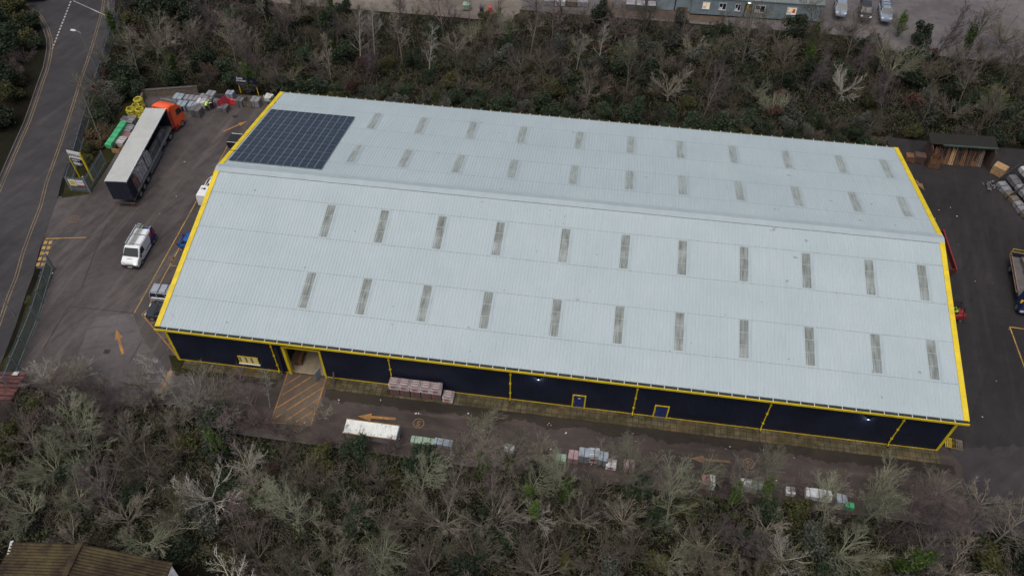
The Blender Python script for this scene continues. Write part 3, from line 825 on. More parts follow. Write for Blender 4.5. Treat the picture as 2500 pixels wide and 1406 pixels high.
# personnel doors
for x0, x1, z1, sign in ((40.38,41.42,2.14,True),(48.2,49.34,2.02,False)):
    mb = MB()
    mb.box(x0-0.13,x0,YF-0.08,YF-0.003,0.0,z1+0.1); mb.box(x1,x1+0.13,YF-0.08,YF-0.003,0.0,z1+0.1); mb.box(x0+0.001,x1-0.001,YF-0.08,YF-0.003,z1,z1+0.10)
    fr = mb.build("door_frame", M['yellow'], wh)
    lf = MB().box(x0+0.002,x1-0.002,YF-0.035,YF-0.004,0.03,z1-0.002).build("door_leaf", M['door_blue'], fr)
    MB().box(x0+0.08,x0+0.12,YF-0.10,YF-0.036,0.95,1.12).build("door_handle", M['steel'], fr)
    if sign: MB().box((x0+x1)/2-0.12,(x0+x1)/2+0.12,YF-0.042,YF-0.036,1.62,1.76).build("door_sign", M['sign_white'], fr)
# bulkhead lamps on the front wall
for x, z in ((36.9,4.25),(67.1,4.1)):
    bl = MB().box(x-0.20,x+0.20,YF-0.24,YF-0.003,z,z+0.16).build("bulkhead_lamp", M['black'], wh)
    MB().box(x-0.16,x+0.16,YF-0.22,YF-0.05,z-0.025,z-0.002).build("lamp_lens", M['lamp_glow'], bl)
    ld = bpy.data.lights.new("bulkhead_light", 'POINT'); ld.energy = 16; ld.color = (0.8,0.88,1.0); ld.shadow_soft_size = 0.08
    lo_ = bpy.data.objects.new("bulkhead_light", ld); COL.objects.link(lo_); lo_.parent = bl; lo_.location = (x, YF-0.30, z-0.12)

# solar array, twelve columns of seven panels
pw, pl = 10.36/12, 12.55/7*math.sqrt(1+SL*SL)
array_mid = (0.72 + 10.36/2, W - (20.09+12.52/2), HE + SL*(W-20.09-12.52/2)*0 )
sa = thing("solar_array", "dark blue solar panel array bolted to the back roof slope", "solar panels", (5.9, 26.35, HE + SL*(W-26.35) + 0.06))
ang = -math.atan(SL)
def panel_mesh():
    mb = MB()
    hx, hy = pw/2-0.024, pl/2-0.010
    mb.box(-hx,hx,-hy,hy,0.0,0.035)
    mb.k = 1
    mb.box(-hx+0.012,hx-0.012,-hy+0.012,-0.012,0.0355,0.038)
    mb.box(-hx+0.015,hx-0.015,0.012,hy-0.015,0.0355,0.038)
    return mb.mesh("solar_panel", [M['steel'], M['solar']])
pm = panel_mesh()
ca, sa_ = math.cos(ang), math.sin(ang)
for i in range(12):
    for j in range(7):
        u_, v_ = (i-5.5)*pw, (j-3)*pl
        link("solar_panel", pm, sa, (u_, v_*ca, v_*sa_ + 0.045), (ang,0,0))
mb = MB()
for j in range(14):
    v_ = (j-6.5)*pl/2
    mb.obox((0, v_*ca, v_*sa_+0.022), (5.15,0,0), (0,0.02*ca,0.02*sa_), (0,-0.02*sa_,0.02*ca))
mb.build("mounting_rail", M['steel'], sa)
for i in range(11):
    u_ = (i-5)*pw
    MB().obox((u_, 0, 0.072), (0.019,0,0), (0,pl*3.49*ca,pl*3.49*sa_), (0,-0.004*sa_,0.004*ca)).build("joint_strip", M['steel'], sa)
mb = MB().tube([(-6.0, -4.2*ca, -4.2*sa_+0.06), (-5.05, -4.2*ca, -4.2*sa_+0.06)], 0.04, 6)
mb.build("cable_duct", M['dark_steel'], sa)

# ---------------------------------------------------------------- vehicles
def wheel_parts(root, x, y, r, w, name="wheel", sgn=1):
    """tyre and rim as sub-parts of a wheel"""
    n = 18
    ww = MB()
    ww.lathe([(r*0.55,-w/2),(r*0.93,-w/2),(r,-w/2+0.03),(r,w/2-0.03),(r*0.93,w/2),(r*0.55,w/2)], (0,0,0), n, 'y')
    o = ww.build(name, M['tyre'], root, (x, y, r), smooth=False)
    rm = MB()
    rm.lathe([(0.02,sgn*(w/2-0.03)),(r*0.22,sgn*(w/2-0.01)),(r*0.30,sgn*(w/2-0.05)),(r*0.56,sgn*(w/2-0.015)),(r*0.60,sgn*(w/2+0.008))], (0,0,0), n, 'y')
    rm.build("rim", M['rim'], o)
    return o

def make_car(label, cat, loc, rz, Lc, Wc, Hc, paint_m, style, group=None, name="parked_car"):
    t = thing(name, label, cat, loc, rz, group)
    h = Lc/2; w = Wc/2; zb = 0.24; belt = Hc*0.60
    # stations front to back: x, top height of the lower body, half width
    if style == 'pickup':
        st = [(h,0.62,w*0.78),(h-0.10,0.86,w*0.93),(h-0.9,1.02,w),(h-1.5,1.08,w),(-h+2.0,1.10,w),(-h+0.05,1.10,w*0.98),(-h,1.06,w*0.95)]
        cab = (h-1.35, h-2.0, h-3.05, h-3.25)
    elif style == 'estate':
        st = [(h,0.55,w*0.72),(h-0.12,0.74,w*0.88),(h-0.5,0.86,w*0.97),(h-1.15,belt,w),(0,belt+0.02,w),(-h+0.35,belt+0.04,w*0.98),(-h+0.05,belt,w*0.92),(-h,0.6,w*0.9)]
        cab = (h-1.10, h-1.85, -h+0.28, -h+0.10)
    else:
        st = [(h,0.52,w*0.70),(h-0.12,0.70,w*0.88),(h-0.5,0.82,w*0.97),(h-1.05,belt,w),(0,belt+0.03,w),(-h+0.45,belt+0.06,w*0.97),(-h+0.08,belt-0.05,w*0.90),(-h,0.55,w*0.86)]
        cab = (h-1.0, h-1.75, -h+0.85, -h+0.18)
    mb = MB(); secs = []
    for x, zt, hw in st:
        zm = zb + (zt-zb)*0.55
        secs.append([(x,-hw*0.93,zb),(x,-hw,zm-0.08),(x,-hw,zm),(x,-hw*0.96,zt-0.04),(x,-hw*0.86,zt),(x,hw*0.86,zt),(x,hw*0.96,zt-0.04),(x,hw,zm),(x,hw,zm-0.08),(x,hw*0.93,zb)])
    mb.loft(secs)
    mb.build("body", paint_m, t, bevel=0.0, smooth=False)
    xf, xft, xrt, xr = cab
    wb, wt = w*0.93, w*0.74
    zb2 = belt - 0.02 if style != 'pickup' else 1.06
    mb = MB()
    mb.add([(xf,-wb*0.96,zb2),(xr,-wb*0.95,zb2),(xr,wb*0.95,zb2),(xf,wb*0.96,zb2),(xft,-wt,Hc-0.05),(xrt,-wt,Hc-0.05),(xrt,wt,Hc-0.05),(xft,wt,Hc-0.05)],
           [(0,1,2,3),(4,7,6,5),(0,4,5,1),(1,5,6,2),(2,6,7,3),(3,7,4,0)])
    gl = mb.build("window_glass", M['glass'], t)
    # roof and pillars in body colour
    mb = MB()
    secs = []
    for x, hw, z in ((xft+0.06,wt*0.93,Hc-0.075),(xft-0.12,wt*1.02,Hc-0.02),((xft+xrt)/2,wt*1.05,Hc),(xrt+0.12,wt*1.02,Hc-0.02),(xrt-0.06,wt*0.95,Hc-0.07)):
        secs.append([(x,-hw,z-0.055),(x,-hw,z-0.03),(x,-hw*0.8,z),(x,hw*0.8,z),(x,hw,z-0.03),(x,hw,z-0.055)])
    mb.loft(secs)
    mb.build("roof", paint_m, t)
    mids = [0.45] if style == 'pickup' else [0.42, 0.74]
    for s in (-1, 1):
        ends = [((xf,s*wb*0.97,zb2),(xft,s*wt*1.01,Hc-0.06),0.06,0.05),((xr,s*wb*0.96,zb2),(xrt,s*wt*1.01,Hc-0.06),0.16,0.06)]
        for f in mids:
            xa = xf + (xr-xf)*f; xb = xft + (xrt-xft)*f
            ends.append(((xa,s*wb*0.975,zb2),(xb,s*wt*1.015,Hc-0.06),0.07,0.04))
        for p_, q_, w1, w2 in ends: MB().bar(p_, q_, w1, w2).build("pillar", paint_m, t)
    r = 0.33 if style != 'pickup' else 0.39
    for x in (h-0.85, -h+0.85):
        for s in (-1, 1):
            wheel_parts(t, x, s*(w-0.10), r, 0.22, sgn=s)
    for s in (-1, 1):
        mb = MB().loft([[(h-0.03,s*w*0.50,0.60),(h-0.03,s*w*0.80,0.60),(h-0.03,s*w*0.76,0.72),(h-0.03,s*w*0.50,0.70)],[(h-0.22,s*w*0.52,0.64),(h-0.22,s*w*0.94,0.64),(h-0.22,s*w*0.90,0.80),(h-0.22,s*w*0.52,0.80)]])
        mb.build("headlight", M['clear_lamp'], t)
        mb = MB().box(-h-0.015,-h+0.10,min(s*w*0.70,s*w*0.93),max(s*w*0.70,s*w*0.93),0.72,0.98)
        mb.build("tail_light", M['red_lamp'], t)
        MB().obox((xf-0.30,s*(w+0.07),belt+0.05),(0.06,0,0),(0,0.09,0),(0,0,0.06)).build("door_mirror", paint_m, t, bevel=0.02)
    MB().box(-h-0.02,-h+0.06,-w*0.8,w*0.8,0.32,0.52).build("rear_bumper", M['black'] if style != 'pickup' else M['steel'], t, bevel=0.02)
    MB().box(-h-0.026,-h-0.0205,-0.26,0.26,0.56,0.67).build("number_plate", M['plate'], t)
    if style == 'pickup':
        MB().box(-h+0.10,h-3.35,-w*0.86,w*0.86,1.085,1.14).build("bed_cover", M['black'], t, bevel=0.02)
        for s in (-1,1):
            MB().tube([(-h+0.12,s*w*0.92,1.15),(h-3.35,s*w*0.92,1.15)],0.035,6).build("side_rail", M['white_metal'], t)
    elif style == 'estate':
        rk = []
        for s in (-1, 1):
            MB().tube([(xft-0.1,s*wt*0.92,Hc+0.0),(xft-0.2,s*wt*0.92,Hc+0.06),(xrt+0.2,s*wt*0.92,Hc+0.06),(xrt+0.1,s*wt*0.92,Hc)],0.02,6).build("roof_rail", M['black'], t)
        for f in (0.33, 0.66):
            x = xft + (xrt-xft)*f
            MB().box(x-0.03,x+0.03,-wt*0.98,wt*0.98,Hc+0.065,Hc+0.095).build("roof_bar", M['black'], t)
    else:
        MB().bar((xrt+0.25,0,Hc),(xrt+0.10,0,Hc+0.14),0.04,0.02).build("roof_aerial", M['black'], t)
    return t

CG = "cars parked against the left gable"
make_car("silver estate car with two black roof bars beside the warehouse gable", "car", (-3.35,8.05,0.0), 0.03, 4.6, 1.8, 1.62, M['silver_car'], 'estate', CG)
make_car("dark grey hatchback nearest the hatched corner of the warehouse", "car", (-3.1,5.75,0.0), R(180)+0.02, 4.3, 1.8, 1.48, M['grey_car'], 'hatch', CG)
make_car("bright blue hatchback half hidden under the yellow roof edge", "car", (-3.85,15.9,0.0), 0.0, 4.0, 1.75, 1.48, M['blue_car'], 'hatch', CG)
make_car("white hatchback between the white panel van and the black pickup", "car", (-4.55,25.4,0.0), 0.0, 4.1, 1.75, 1.48, M['white_car'], 'hatch', CG)
make_car("black pickup with a flat bed cover and bright side rails", "pickup", (-4.1,33.75,0.0), 0.0, 5.1, 1.85, 1.75, M['black_car'], 'pickup', CG)

def make_van(name, label, loc, rz, paint_m, livery, Lv=5.0, Wv=1.95, Hv=1.97):
    t = thing(name, label, "van", loc, rz)
    h = Lv/2; w = Wv/2
    prof = [(-h,0.32),(-h,1.15),(-h+0.07,Hv-0.10),(-h+0.20,Hv),(h-1.72,Hv),(h-1.52,Hv-0.04),(h-0.80,1.27),(h-0.18,1.02),(h-0.04,0.78),(h-0.02,0.34)]
    mb = MB().side(prof, -w, w, 0.10, 1.0)
    mb.build("body", paint_m, t, bevel=0.07)
    q = lambda z: w - 0.10*max(0,z-1.0)
    MB().add([(h-1.50,-q(1.9)*0.86,Hv-0.075),(h-1.50,q(1.9)*0.86,Hv-0.075),(h-0.80,q(1.3)*0.91,1.30),(h-0.80,-q(1.3)*0.91,1.30),
              (h-1.45,-q(1.9)*0.86,Hv-0.055),(h-1.45,q(1.9)*0.86,Hv-0.055),(h-0.75,q(1.3)*0.91,1.31),(h-0.75,-q(1.3)*0.91,1.31)],
             [(4,7,6,5),(0,1,2,3),(0,4,5,1),(1,5,6,2),(2,6,7,3),(3,7,4,0)]).build("windscreen", M['windscreen'], t)
    for s in (-1, 1):
        a = lambda x, z: (x, s*(q(z)+0.006), z)
        b = lambda x, z: (x, s*(q(z)-0.03), z)
        pts = [(h-1.05,1.18),(h-1.62,Hv-0.20),(h-2.15,Hv-0.20),(h-2.15,1.12)]
        MB().add([a(*p) for p in pts] + [b(*p) for p in pts], [(0,1,2,3),(7,6,5,4),(0,4,5,1),(1,5,6,2),(2,6,7,3),(3,7,4,0)]).build("side_window", M['glass'], t)
        MB().obox((h-1.05,s*(w+0.10),1.22),(0.07,0,0),(0,0.10,0),(0,0,0.12)).build("door_mirror", M['black'], t, bevel=0.03)
        MB().loft([[(h-0.05,s*w*0.52,0.80),(h-0.05,s*w*0.80,0.80),(h-0.07,s*w*0.80,0.93),(h-0.09,s*w*0.55,0.93)],[(h-0.30,s*w*0.60,0.84),(h-0.30,s*w*0.985,0.84),(h-0.42,s*w*0.975,1.04),(h-0.32,s*w*0.66,1.06)]]).build("headlight", M['head_glow'] if s > 0 and livery else M['clear_lamp'], t)
        MB().box(-h-0.012,-h+0.10,min(s*w*0.84,s*w*0.96),max(s*w*0.84,s*w*0.96),0.75,1.25).build("tail_light", M['red_lamp'], t)
        MB().box(-h+0.9,h-2.25,min(s*(w+0.004),s*(w-0.02)),max(s*(w+0.004),s*(w-0.02)),0.78,0.86).build("rubbing_strip", M['black'], t)
    for x in (h-0.95, -h+0.85):
        for s in (-1, 1): wheel_parts(t, x, s*(w-0.11), 0.34, 0.23, sgn=s)
    MB().side([(h-0.10,0.30),(h+0.06,0.34),(h+0.07,0.58),(h-0.02,0.66),(h-0.10,0.66)], -w*0.97, w*0.97).build("front_bumper", M['black'], t, bevel=0.03)
    MB().box(h+0.071,h+0.078,-0.26,0.26,0.40,0.51).build("number_plate", M['sign_white'], t)
    MB().box(h-0.031,h-0.005,-0.42,0.42,0.72,0.77).build("grille", M['black'], t)
    if livery:
        # navy wrap over the back of the van, with red discs
        wp = [(-h-0.008,0.40),(-h-0.008,1.15),(-h+0.06,Hv-0.09),(-h+0.19,Hv+0.008),(-h+0.55,Hv+0.008),(-h+1.25,1.2),(-h+1.60,0.42)]
        wr = MB().side(wp, -w-0.006, w+0.006, 0.10, 1.0).build("rear_wrap", M['navy_paint'], t, bevel=0.02)
        wr.data.materials[0] = M['door_blue']
        for s in (-1, 1):
            for x, z in ((-h+0.95,1.50),(-h+0.22,1.35)):
                yy = s*(w - 0.10*max(0,z-1.0) + 0.010)
                vs = [(x+0.27*math.cos(k*math.pi/10), yy - s*0.1*0.27*math.sin(k*math.pi/10), z+0.27*math.sin(k*math.pi/10)) for k in range(20)]
                MB().poly(vs).build("red_disc", M['red_print'], wr)
        cu = text_mesh("c", 0.01, M['black'], "dummy", t, (0,0,0), (0,0,0)); bpy.data.objects.remove(cu)
        mb = MB()
        for k in range(9):
            mb.box(h-0.52+0.02*math.sin(k*1.7),h-0.47+0.02*math.sin(k*1.7),-0.34+k*0.075,-0.295+k*0.075,0,0.004)
        sl = math.atan2(0.25, 0.62)
        o = mb.build("bonnet_lettering", M['navy_paint'], t)
        for v in o.data.vertices:
            x, y, z = v.co; v.co = (x, y, 1.02 + (h-0.18 - x)*0.403 + z + 0.030)
        rk = []
        for x in (-h+0.35, -h+1.55, h-1.95):
            MB().box(x-0.025,x+0.025,-w*0.86,w*0.86,Hv+0.09,Hv+0.13).build("roof_rack_bar", M['steel'], t)
        for s in (-1, 1):
            MB().box(-h+0.15,h-1.9,min(s*w*0.84,s*w*0.88),max(s*w*0.84,s*w*0.88),Hv+0.131,Hv+0.17).build("roof_rack_rail", M['white_metal'], t)
        mb = MB()
        for x in (-h+0.35, -h+1.55, h-1.95):
            for s in (-1,1): mb.box(x-0.03,x+0.03,s*w*0.80-0.03,s*w*0.80+0.03,Hv-0.02,Hv+0.089)
        mb.build("rack_feet", M['black'], t)
    return t
va = Vector((-10.52,16.53,1.95)); vb = Vector((-10.61,13.14,1.95)); vc = Vector((-9.23,16.38,1.95)); vd = Vector((-9.06,13.30,1.95))
fwd = ((vb - va) + (vd - vc)).normalized()
mid = (va + vb + vc + vd)/4
vrz = math.atan2(fwd.y, fwd.x)
vloc = (mid.x + fwd.x*0.88, mid.y + fwd.y*0.88, 0.004)
make_van("delivery_van", "white panel van with ladder rack and navy rear with red discs", vloc, vrz, M['white_car'], True)
# ladder lying on the van's roof rack
ld_ = thing("ladder", "aluminium ladder lying on the white van's roof rack", "ladder", vloc, vrz)
for dy in (-0.32, -0.05):
    pass
lad = MB()
for y in (-0.62,-0.30): lad.box(-2.55,0.85,y-0.03,y+0.03,2.145,2.215)
lad.build("stile", M['steel'], ld_)
rungs = MB()
for k in range(12): rungs.box(-2.45+k*0.28,-2.41+k*0.28,-0.588,-0.332,2.165,2.195)
rungs.build("rungs", M['white_metal'], ld_)
pt = thing("pipe_tube", "grey green pole carrier strapped along the middle of the van roof", "pipe carrier", vloc, vrz)
MB().tube([(-2.3,0.05,2.205),(0.75,0.05,2.205)],0.055,10).build("tube", M['pale_green'], pt)
MB().tube([(-2.3,-0.12,2.195),(0.75,-0.12,2.195)],0.045,10).build("tube", M['timber_grey'], pt)
make_van("panel_van", "plain white panel van with twin roof vents near the gable", (-3.7,23.0,0.0), 0.0, M['white_car'], False)
rv = thing("roof_vent", "dark oval vent on the rear of the plain white van roof", "vent", (-5.45,23.25,1.975))
MB().lathe([(0.16,0.0),(0.16,0.05),(0.10,0.07)],(0,0,0),14).build("vent_rim", M['black'], rv)
MB().box(-0.34,-0.26,-0.14,0.14,0.0,0.03).build("vent_slot", M['black'], rv)

# articulated lorry
ta = (Vector((-15.95,20.90,4.00)) + Vector((-13.44,20.98,4.00)))/2
tb = (Vector((-14.56,34.65,4.00)) + Vector((-17.02,34.63,4.00)))/2
td = (tb - ta).normalized()
TL = (tb - ta).length
lorry = thing("articulated_lorry", "orange articulated lorry with open navy curtain-sided trailer", "lorry", (ta.x, ta.y, 0.004), math.atan2(td.y, td.x))
HT = 4.0; w = 1.26
MB().box(0.02,TL,-w+0.02,w-0.02,1.16,1.30).build("trailer_deck", M['deck'], lorry)
mb = MB(); mb.box(0.3,TL-0.3,-0.55,-0.42,0.85,1.159); mb.box(0.3,TL-0.3,0.42,0.55,0.85,1.159)
for k in range(9): mb.box(0.6+k*1.45,0.72+k*1.45,-1.1,1.1,1.02,1.158)
mb.build("chassis", M['dark_steel'], lorry)
mb = MB(); mb.box(0.0,TL,-w,-w+0.05,1.02,1.31); mb.box(0.0,TL,w-0.05,w,1.02,1.31)
mb.build("side_rave", M['steel'], lorry)
mb = MB()
n = 14
secs = []
for i in range(29):
    x = TL*i/28; s_ = 0.012*math.sin(i*math.pi)
    sag = 0.018*(1 if i % 2 else 0)
    secs.append([(x,-w,HT-0.07),(x,-w,HT-0.01),(x,-w*0.4,HT+0.02-sag),(x,w*0.4,HT+0.02-sag),(x,w,HT-0.01),(x,w,HT-0.07)])
mb.loft(secs)
rf = mb.build("trailer_roof", M['tarp'], lorry)
mb = MB(); mb.box(-0.02,TL+0.02,-w-0.025,-w+0.03,HT-0.14,HT+0.012); mb.box(-0.02,TL+0.02,w-0.03,w+0.025,HT-0.14,HT+0.012)
mb.build("cant_rail", M['white_metal'], rf)
MB().box(TL-0.06,TL,-w+0.03,w-0.03,1.31,HT-0.08).build("headboard", M['curtain'], lorry)
for s in (-1, 1):
    d = MB().box(-0.03,0.03,min(s*0.01,s*(w-0.005)),max(s*0.01,s*(w-0.005)),1.17,HT-0.08).build("rear_door", M['curtain'], lorry)
    mb = MB()
    for y in (0.35, 0.9): mb.box(-0.06,-0.031,s*y-0.02,s*y+0.02,1.2,HT-0.12)
    mb.build("locking_bar", M['dark_steel'], d)
MB().box(0.05,TL-0.05,w-0.045,w-0.01,1.31,HT-0.10).build("side_curtain", M['curtain'], lorry)
mb = MB()   # gathered curtain bunched at the back of the open side
for k in range(9):
    x = 0.06+0.13*k
    mb.tube([(x,-w+0.03-0.05*(k%2),HT-0.12),(x+0.02,-w+0.0-0.06*(k%2),2.4),(x+0.10,-w-0.02*(k%3),1.25)],[0.06,0.075,0.07],6)
mb.build("gathered_curtain", M['curtain'], lorry)
MB().box(TL-4.2,TL-4.14,-w+0.06,-w+0.12,1.31,HT-0.1).build("side_post", M['dark_steel'], lorry)
MB().box(TL-8.6,TL-8.54,-w+0.06,-w+0.12,1.31,HT-0.1).build("side_post", M['dark_steel'], lorry)
for x in (1.75,3.05,4.35):
    for s in (-1, 1): wheel_parts(lorry, x, s*(w-0.22), 0.5, 0.36, "trailer_wheel", s)
mb = MB()
for s in (-1,1): mb.box(TL-3.2,TL-3.05,s*0.75-0.07,s*0.75+0.07,0.1,1.16)
mb.build("landing_leg", M['dark_steel'], lorry)
MB().box(5.4,7.4,-w+0.08,-w+0.55,0.45,1.0).build("pallet_box", M['dark_steel'], lorry)
mb = MB(); mb.box(5.3,9.4,-w+0.02,-w+0.05,0.5,0.6); mb.box(5.3,9.4,-w+0.02,-w+0.05,0.75,0.85)
mb.build("side_guard", M['steel'], lorry)
MB().box(-0.10,0.06,-1.2,1.2,0.50,0.68).build("rear_bumper", M['dark_steel'], lorry)
for s in (-1,1): MB().box(-0.13,-0.101,min(s*0.65,s*1.2),max(s*0.65,s*1.2),0.52,0.66).build("tail_light", M['red_lamp'], lorry)
# tractor unit, turned a little to the right of the trailer
def turn(ax, px, py):
    c, s = math.cos(ax), math.sin(ax)
    def f(o):
        for v in o.data.vertices:
            x, y, z = v.co; x -= px; y -= py
            v.co = (px + c*x - s*y, py + s*x + c*y, z)
        return o
    return f
tr = turn(R(-13), TL-1.2, 0.0)
c0 = TL + 0.55
prof = [(c0,1.0),(c0,3.35),(c0+0.05,3.60),(c0+0.75,3.72),(c0+1.35,3.62),(c0+1.95,3.05),(c0+2.22,2.05),(c0+2.30,1.15),(c0+2.28,0.45),(c0+0.75,0.45),(c0+0.55,1.0)]
cabm = MB().side(prof, -1.22, 1.22, 0.055, 1.6)
cab = tr(cabm.build("cab", M['orange_cab'], lorry, bevel=0.10, seg=2))
wf_ = lambda z: 1.22 - 0.055*max(0,z-1.6)
mb = MB(); P0 = (c0+1.99,3.00); P1 = (c0+2.24,2.07)
mb.add([(P0[0]+0.01,-wf_(3)*0.92,P0[1]),(P0[0]+0.01,wf_(3)*0.92,P0[1]),(P1[0]+0.01,wf_(2)*0.95,P1[1]),(P1[0]+0.01,-wf_(2)*0.95,P1[1])],[(0,3,2,1)])
tr(mb.build("windscreen", M['glass'], lorry))
for s in (-1,1):
    pts = [(c0+0.95,2.05),(c0+0.95,2.85),(c0+1.70,2.85),(c0+2.08,2.0)]
    mb = MB().add([(p[0], s*(wf_(p[1])+0.008), p[1]) for p in pts], [(0,1,2,3)])
    tr(mb.build("side_window", M['glass'], lorry))
    tr(MB().obox((c0+2.05,s*1.42,2.35),(0.07,0,0),(0,0.14,0),(0,0,0.32)).build("cab_mirror", M['black'], lorry, bevel=0.03))
    tr(MB().box(c0+2.25,c0+2.33,min(s*0.72,s*1.12),max(s*0.72,s*1.12),0.62,0.84).build("headlight", M['clear_lamp'], lorry))
    tr(MB().box(c0+0.02,c0+0.72,min(s*0.72,s*1.20),max(s*0.72,s*1.20),0.42,0.98).build("cab_step", M['red_cab'], lorry, bevel=0.03))
# wind deflector above the back of the cab: an open scoop
mb = MB()
secs = []
for x, z, hw in ((c0-0.28,3.98,1.18),(c0+0.05,4.02,1.20),(c0+0.6,3.95,1.12),(c0+1.2,3.70,0.98)):
    secs.append([(x,-hw,z-0.42),(x,-hw*0.96,z-0.10),(x,-hw*0.82,z),(x,hw*0.82,z),(x,hw*0.96,z-0.10),(x,hw,z-0.42),(x,hw*0.9,z-0.42),(x,hw*0.78,z-0.08),(x,-hw*0.78,z-0.08),(x,-hw*0.9,z-0.42)])
mb.loft(secs); tr(mb.build("roof_deflector", M['orange_cab'], lorry))
for s in (-1,1):
    mb = MB().add([(c0-0.62,s*1.23,1.1),(c0-0.62,s*1.23,3.5),(c0-0.001,s*1.23,3.62),(c0-0.001,s*1.23,1.1),(c0-0.62,s*1.19,1.1),(c0-0.62,s*1.19,3.5),(c0-0.001,s*1.19,3.62),(c0-0.001,s*1.19,1.1)],
                  [(0,1,2,3),(7,6,5,4),(0,4,5,1),(1,5,6,2),(2,6,7,3),(3,7,4,0)])
    tr(mb.build("side_fairing", M['red_cab'], lorry))
tr(MB().tube([(c0+1.55,-1.0,3.86),(c0+1.6,0,3.9),(c0+1.55,1.0,3.86)],0.04,8).build("light_bar", M['steel'], lorry))
mb = MB(); mb.box(TL-2.6,c0+2.1,-0.45,-0.32,0.75,1.0); mb.box(TL-2.6,c0+2.1,0.32,0.45,0.75,1.0)
tr(mb.build("tractor_chassis", M['dark_steel'], lorry))
for x in (TL-2.3,TL-0.95,c0+1.35):
    for s in (-1,1):
        wo = wheel_parts(lorry, 0, 0, 0.5, 0.34, "tractor_wheel", s)
        ax = R(-13); px = TL-1.2; dx, dy = x-px, s*1.05
        wo.location = (px+math.cos(ax)*dx-math.sin(ax)*dy, math.sin(ax)*dx+math.cos(ax)*dy, 0.5); wo.rotation_euler = (0,0,ax)
for x in (TL-2.3,TL-0.95):
    for s in (-1,1):
        tr(MB().side([(x-0.62,0.72),(x-0.45,1.0),(x,1.10),(x+0.45,1.0),(x+0.62,0.72),(x+0.58,0.70),(x+0.42,0.95),(x,1.05),(x-0.42,0.95),(x-0.58,0.70)], s*1.05-0.2, s*1.05+0.2).build("mudguard", M['black'], lorry))
# load on the trailer
LM = lorry.matrix_basis if False else None
def on_lorry(x, y):
    c, s = td.x, td.y
    return (ta.x + c*x - s*y, ta.y + s*x + c*y, 1.304)
LRZ = math.atan2(td.y, td.x)

def wrapped_pack(name, label, cat, loc, rz, sx, sy, sz, m, group=None, straps=1, pallet=True, seed=0, layers=0, logo=None, top=None):
    """a stretch-wrapped pack: pallet, softened load, straps"""
    t = thing(name, label, cat, loc, rz, group)
    r_ = random.Random(seed*13+5); z0 = 0.0
    if pallet:
        mb = MB()
        for y in (-sy/2+0.06,0,sy/2-0.06): mb.box(-sx/2,sx/2,y-0.05,y+0.05,0.0,0.09)
        for k in range(5): 
            x = -sx/2+0.06+(sx-0.12)*k/4; mb.box(x-0.05,x+0.05,-sy/2,sy/2,0.0905,0.115)
        mb.build("pallet", M['timber_grey'], t); z0 = 0.117
    mb = MB(); nx_, ny_ = 5, 5
    bm = bmesh.new(); bmesh.ops.create_cube(bm, size=1.0)
    bmesh.ops.subdivide_edges(bm, edges=bm.edges, cuts=4, use_grid_fill=True)
    for v in bm.verts:
        p = v.co
        k = 0.03*noise.noise(Vector((p.x*3.1+seed*7.3, p.y*3.1, p.z*3.1)))
        rr = 1 - 0.06*max(0,(abs(p.x)+abs(p.y)+abs(p.z)-1.15))*2
        v.co = Vector((p.x*sx*(rr+k), p.y*sy*(rr+k), z0 + (p.z+0.5)*sz*(1.0) + (0.05*noise.noise(Vector((p.x*2+seed, p.y*2, 4.4))) if p.z > 0.3 else 0)))
    me = bpy.data.meshes.new("load"); bm.to_mesh(me); bm.free(); me.materials.append(m)
    me.polygons.foreach_set("use_smooth", [False]*len(me.polygons))
    lo = link("load", me, t)
    if straps:
        mb = MB()
        for k in range(straps):
            x = (k+0.5)/straps*sx - sx/2 + r_.uniform(-0.05,0.05)
            e = 0.035
            mb.box(x-0.025,x+0.025,-sy/2-e,-sy/2-e+0.012,z0,z0+sz+e); mb.box(x-0.025,x+0.025,sy/2+e-0.012,sy/2+e,z0,z0+sz+e); mb.box(x-0.025,x+0.025,-sy/2-e+0.0125,sy/2+e-0.0125,z0+sz+e-0.012,z0+sz+e)
        mb.build("strap", M['black'], t)
    if layers:
        mb = MB()
        for k in range(layers):
            z = z0 + sz*(k+0.5)/layers
            mb.box(-sx/2-0.02,sx/2+0.02,-sy/2-0.02,sy/2+0.02,z-0.012,z+0.012)
        mb.build("course_lines", M['wrap_white'] if logo else M['black'], t)
    if logo:
        mb = MB(); mb.box(-sx*0.30,sx*0.22,-sy/2-0.034,-sy/2-0.022,z0+sz*0.40,z0+sz*0.66)
        lg = mb.build("printed_panel", M['red_print'], t)
        mb = MB(); mb.box(-sx*0.30,sx*0.22,-sy/2-0.034,-sy/2-0.022,z0+sz*0.70,z0+sz*0.77)
        mb.build("printed_band", M['wrap_white'], lg)
        mb = MB()
        for yy in (-0.25,0.05,0.3): mb.box(-sx*0.36,sx*0.30,sy*yy-0.03,sy*yy+0.03,z0+sz+0.022,z0+sz+0.034)
        mb.build("label_strip", M['wrap_white'], lg)
    return t
for i, (x, ln, hh, m, lab) in enumerate(((1.95,1.25,1.15,'brick',"pinkish brick pack at the tail of the lorry trailer"),(3.3,1.25,1.55,'wrap_pale',"pale ribbed pack second from the lorry tail"),
        (4.7,1.3,1.75,'wrap_pale',"pale wrapped pack third from the lorry tail"),(6.05,1.2,1.75,'wrap_pale',"pale wrapped pack at the front of the pale lorry load"))):
    x_, y_, z_ = on_lorry(x, -0.55); wrapped_pack("wrapped_pack", lab, "pack", (x_,y_,z_), LRZ, ln, 1.25, hh, M[m], "packs loaded on the lorry", 2, True, 40+i)
x_, y_, z_ = on_lorry(9.4, -0.82)
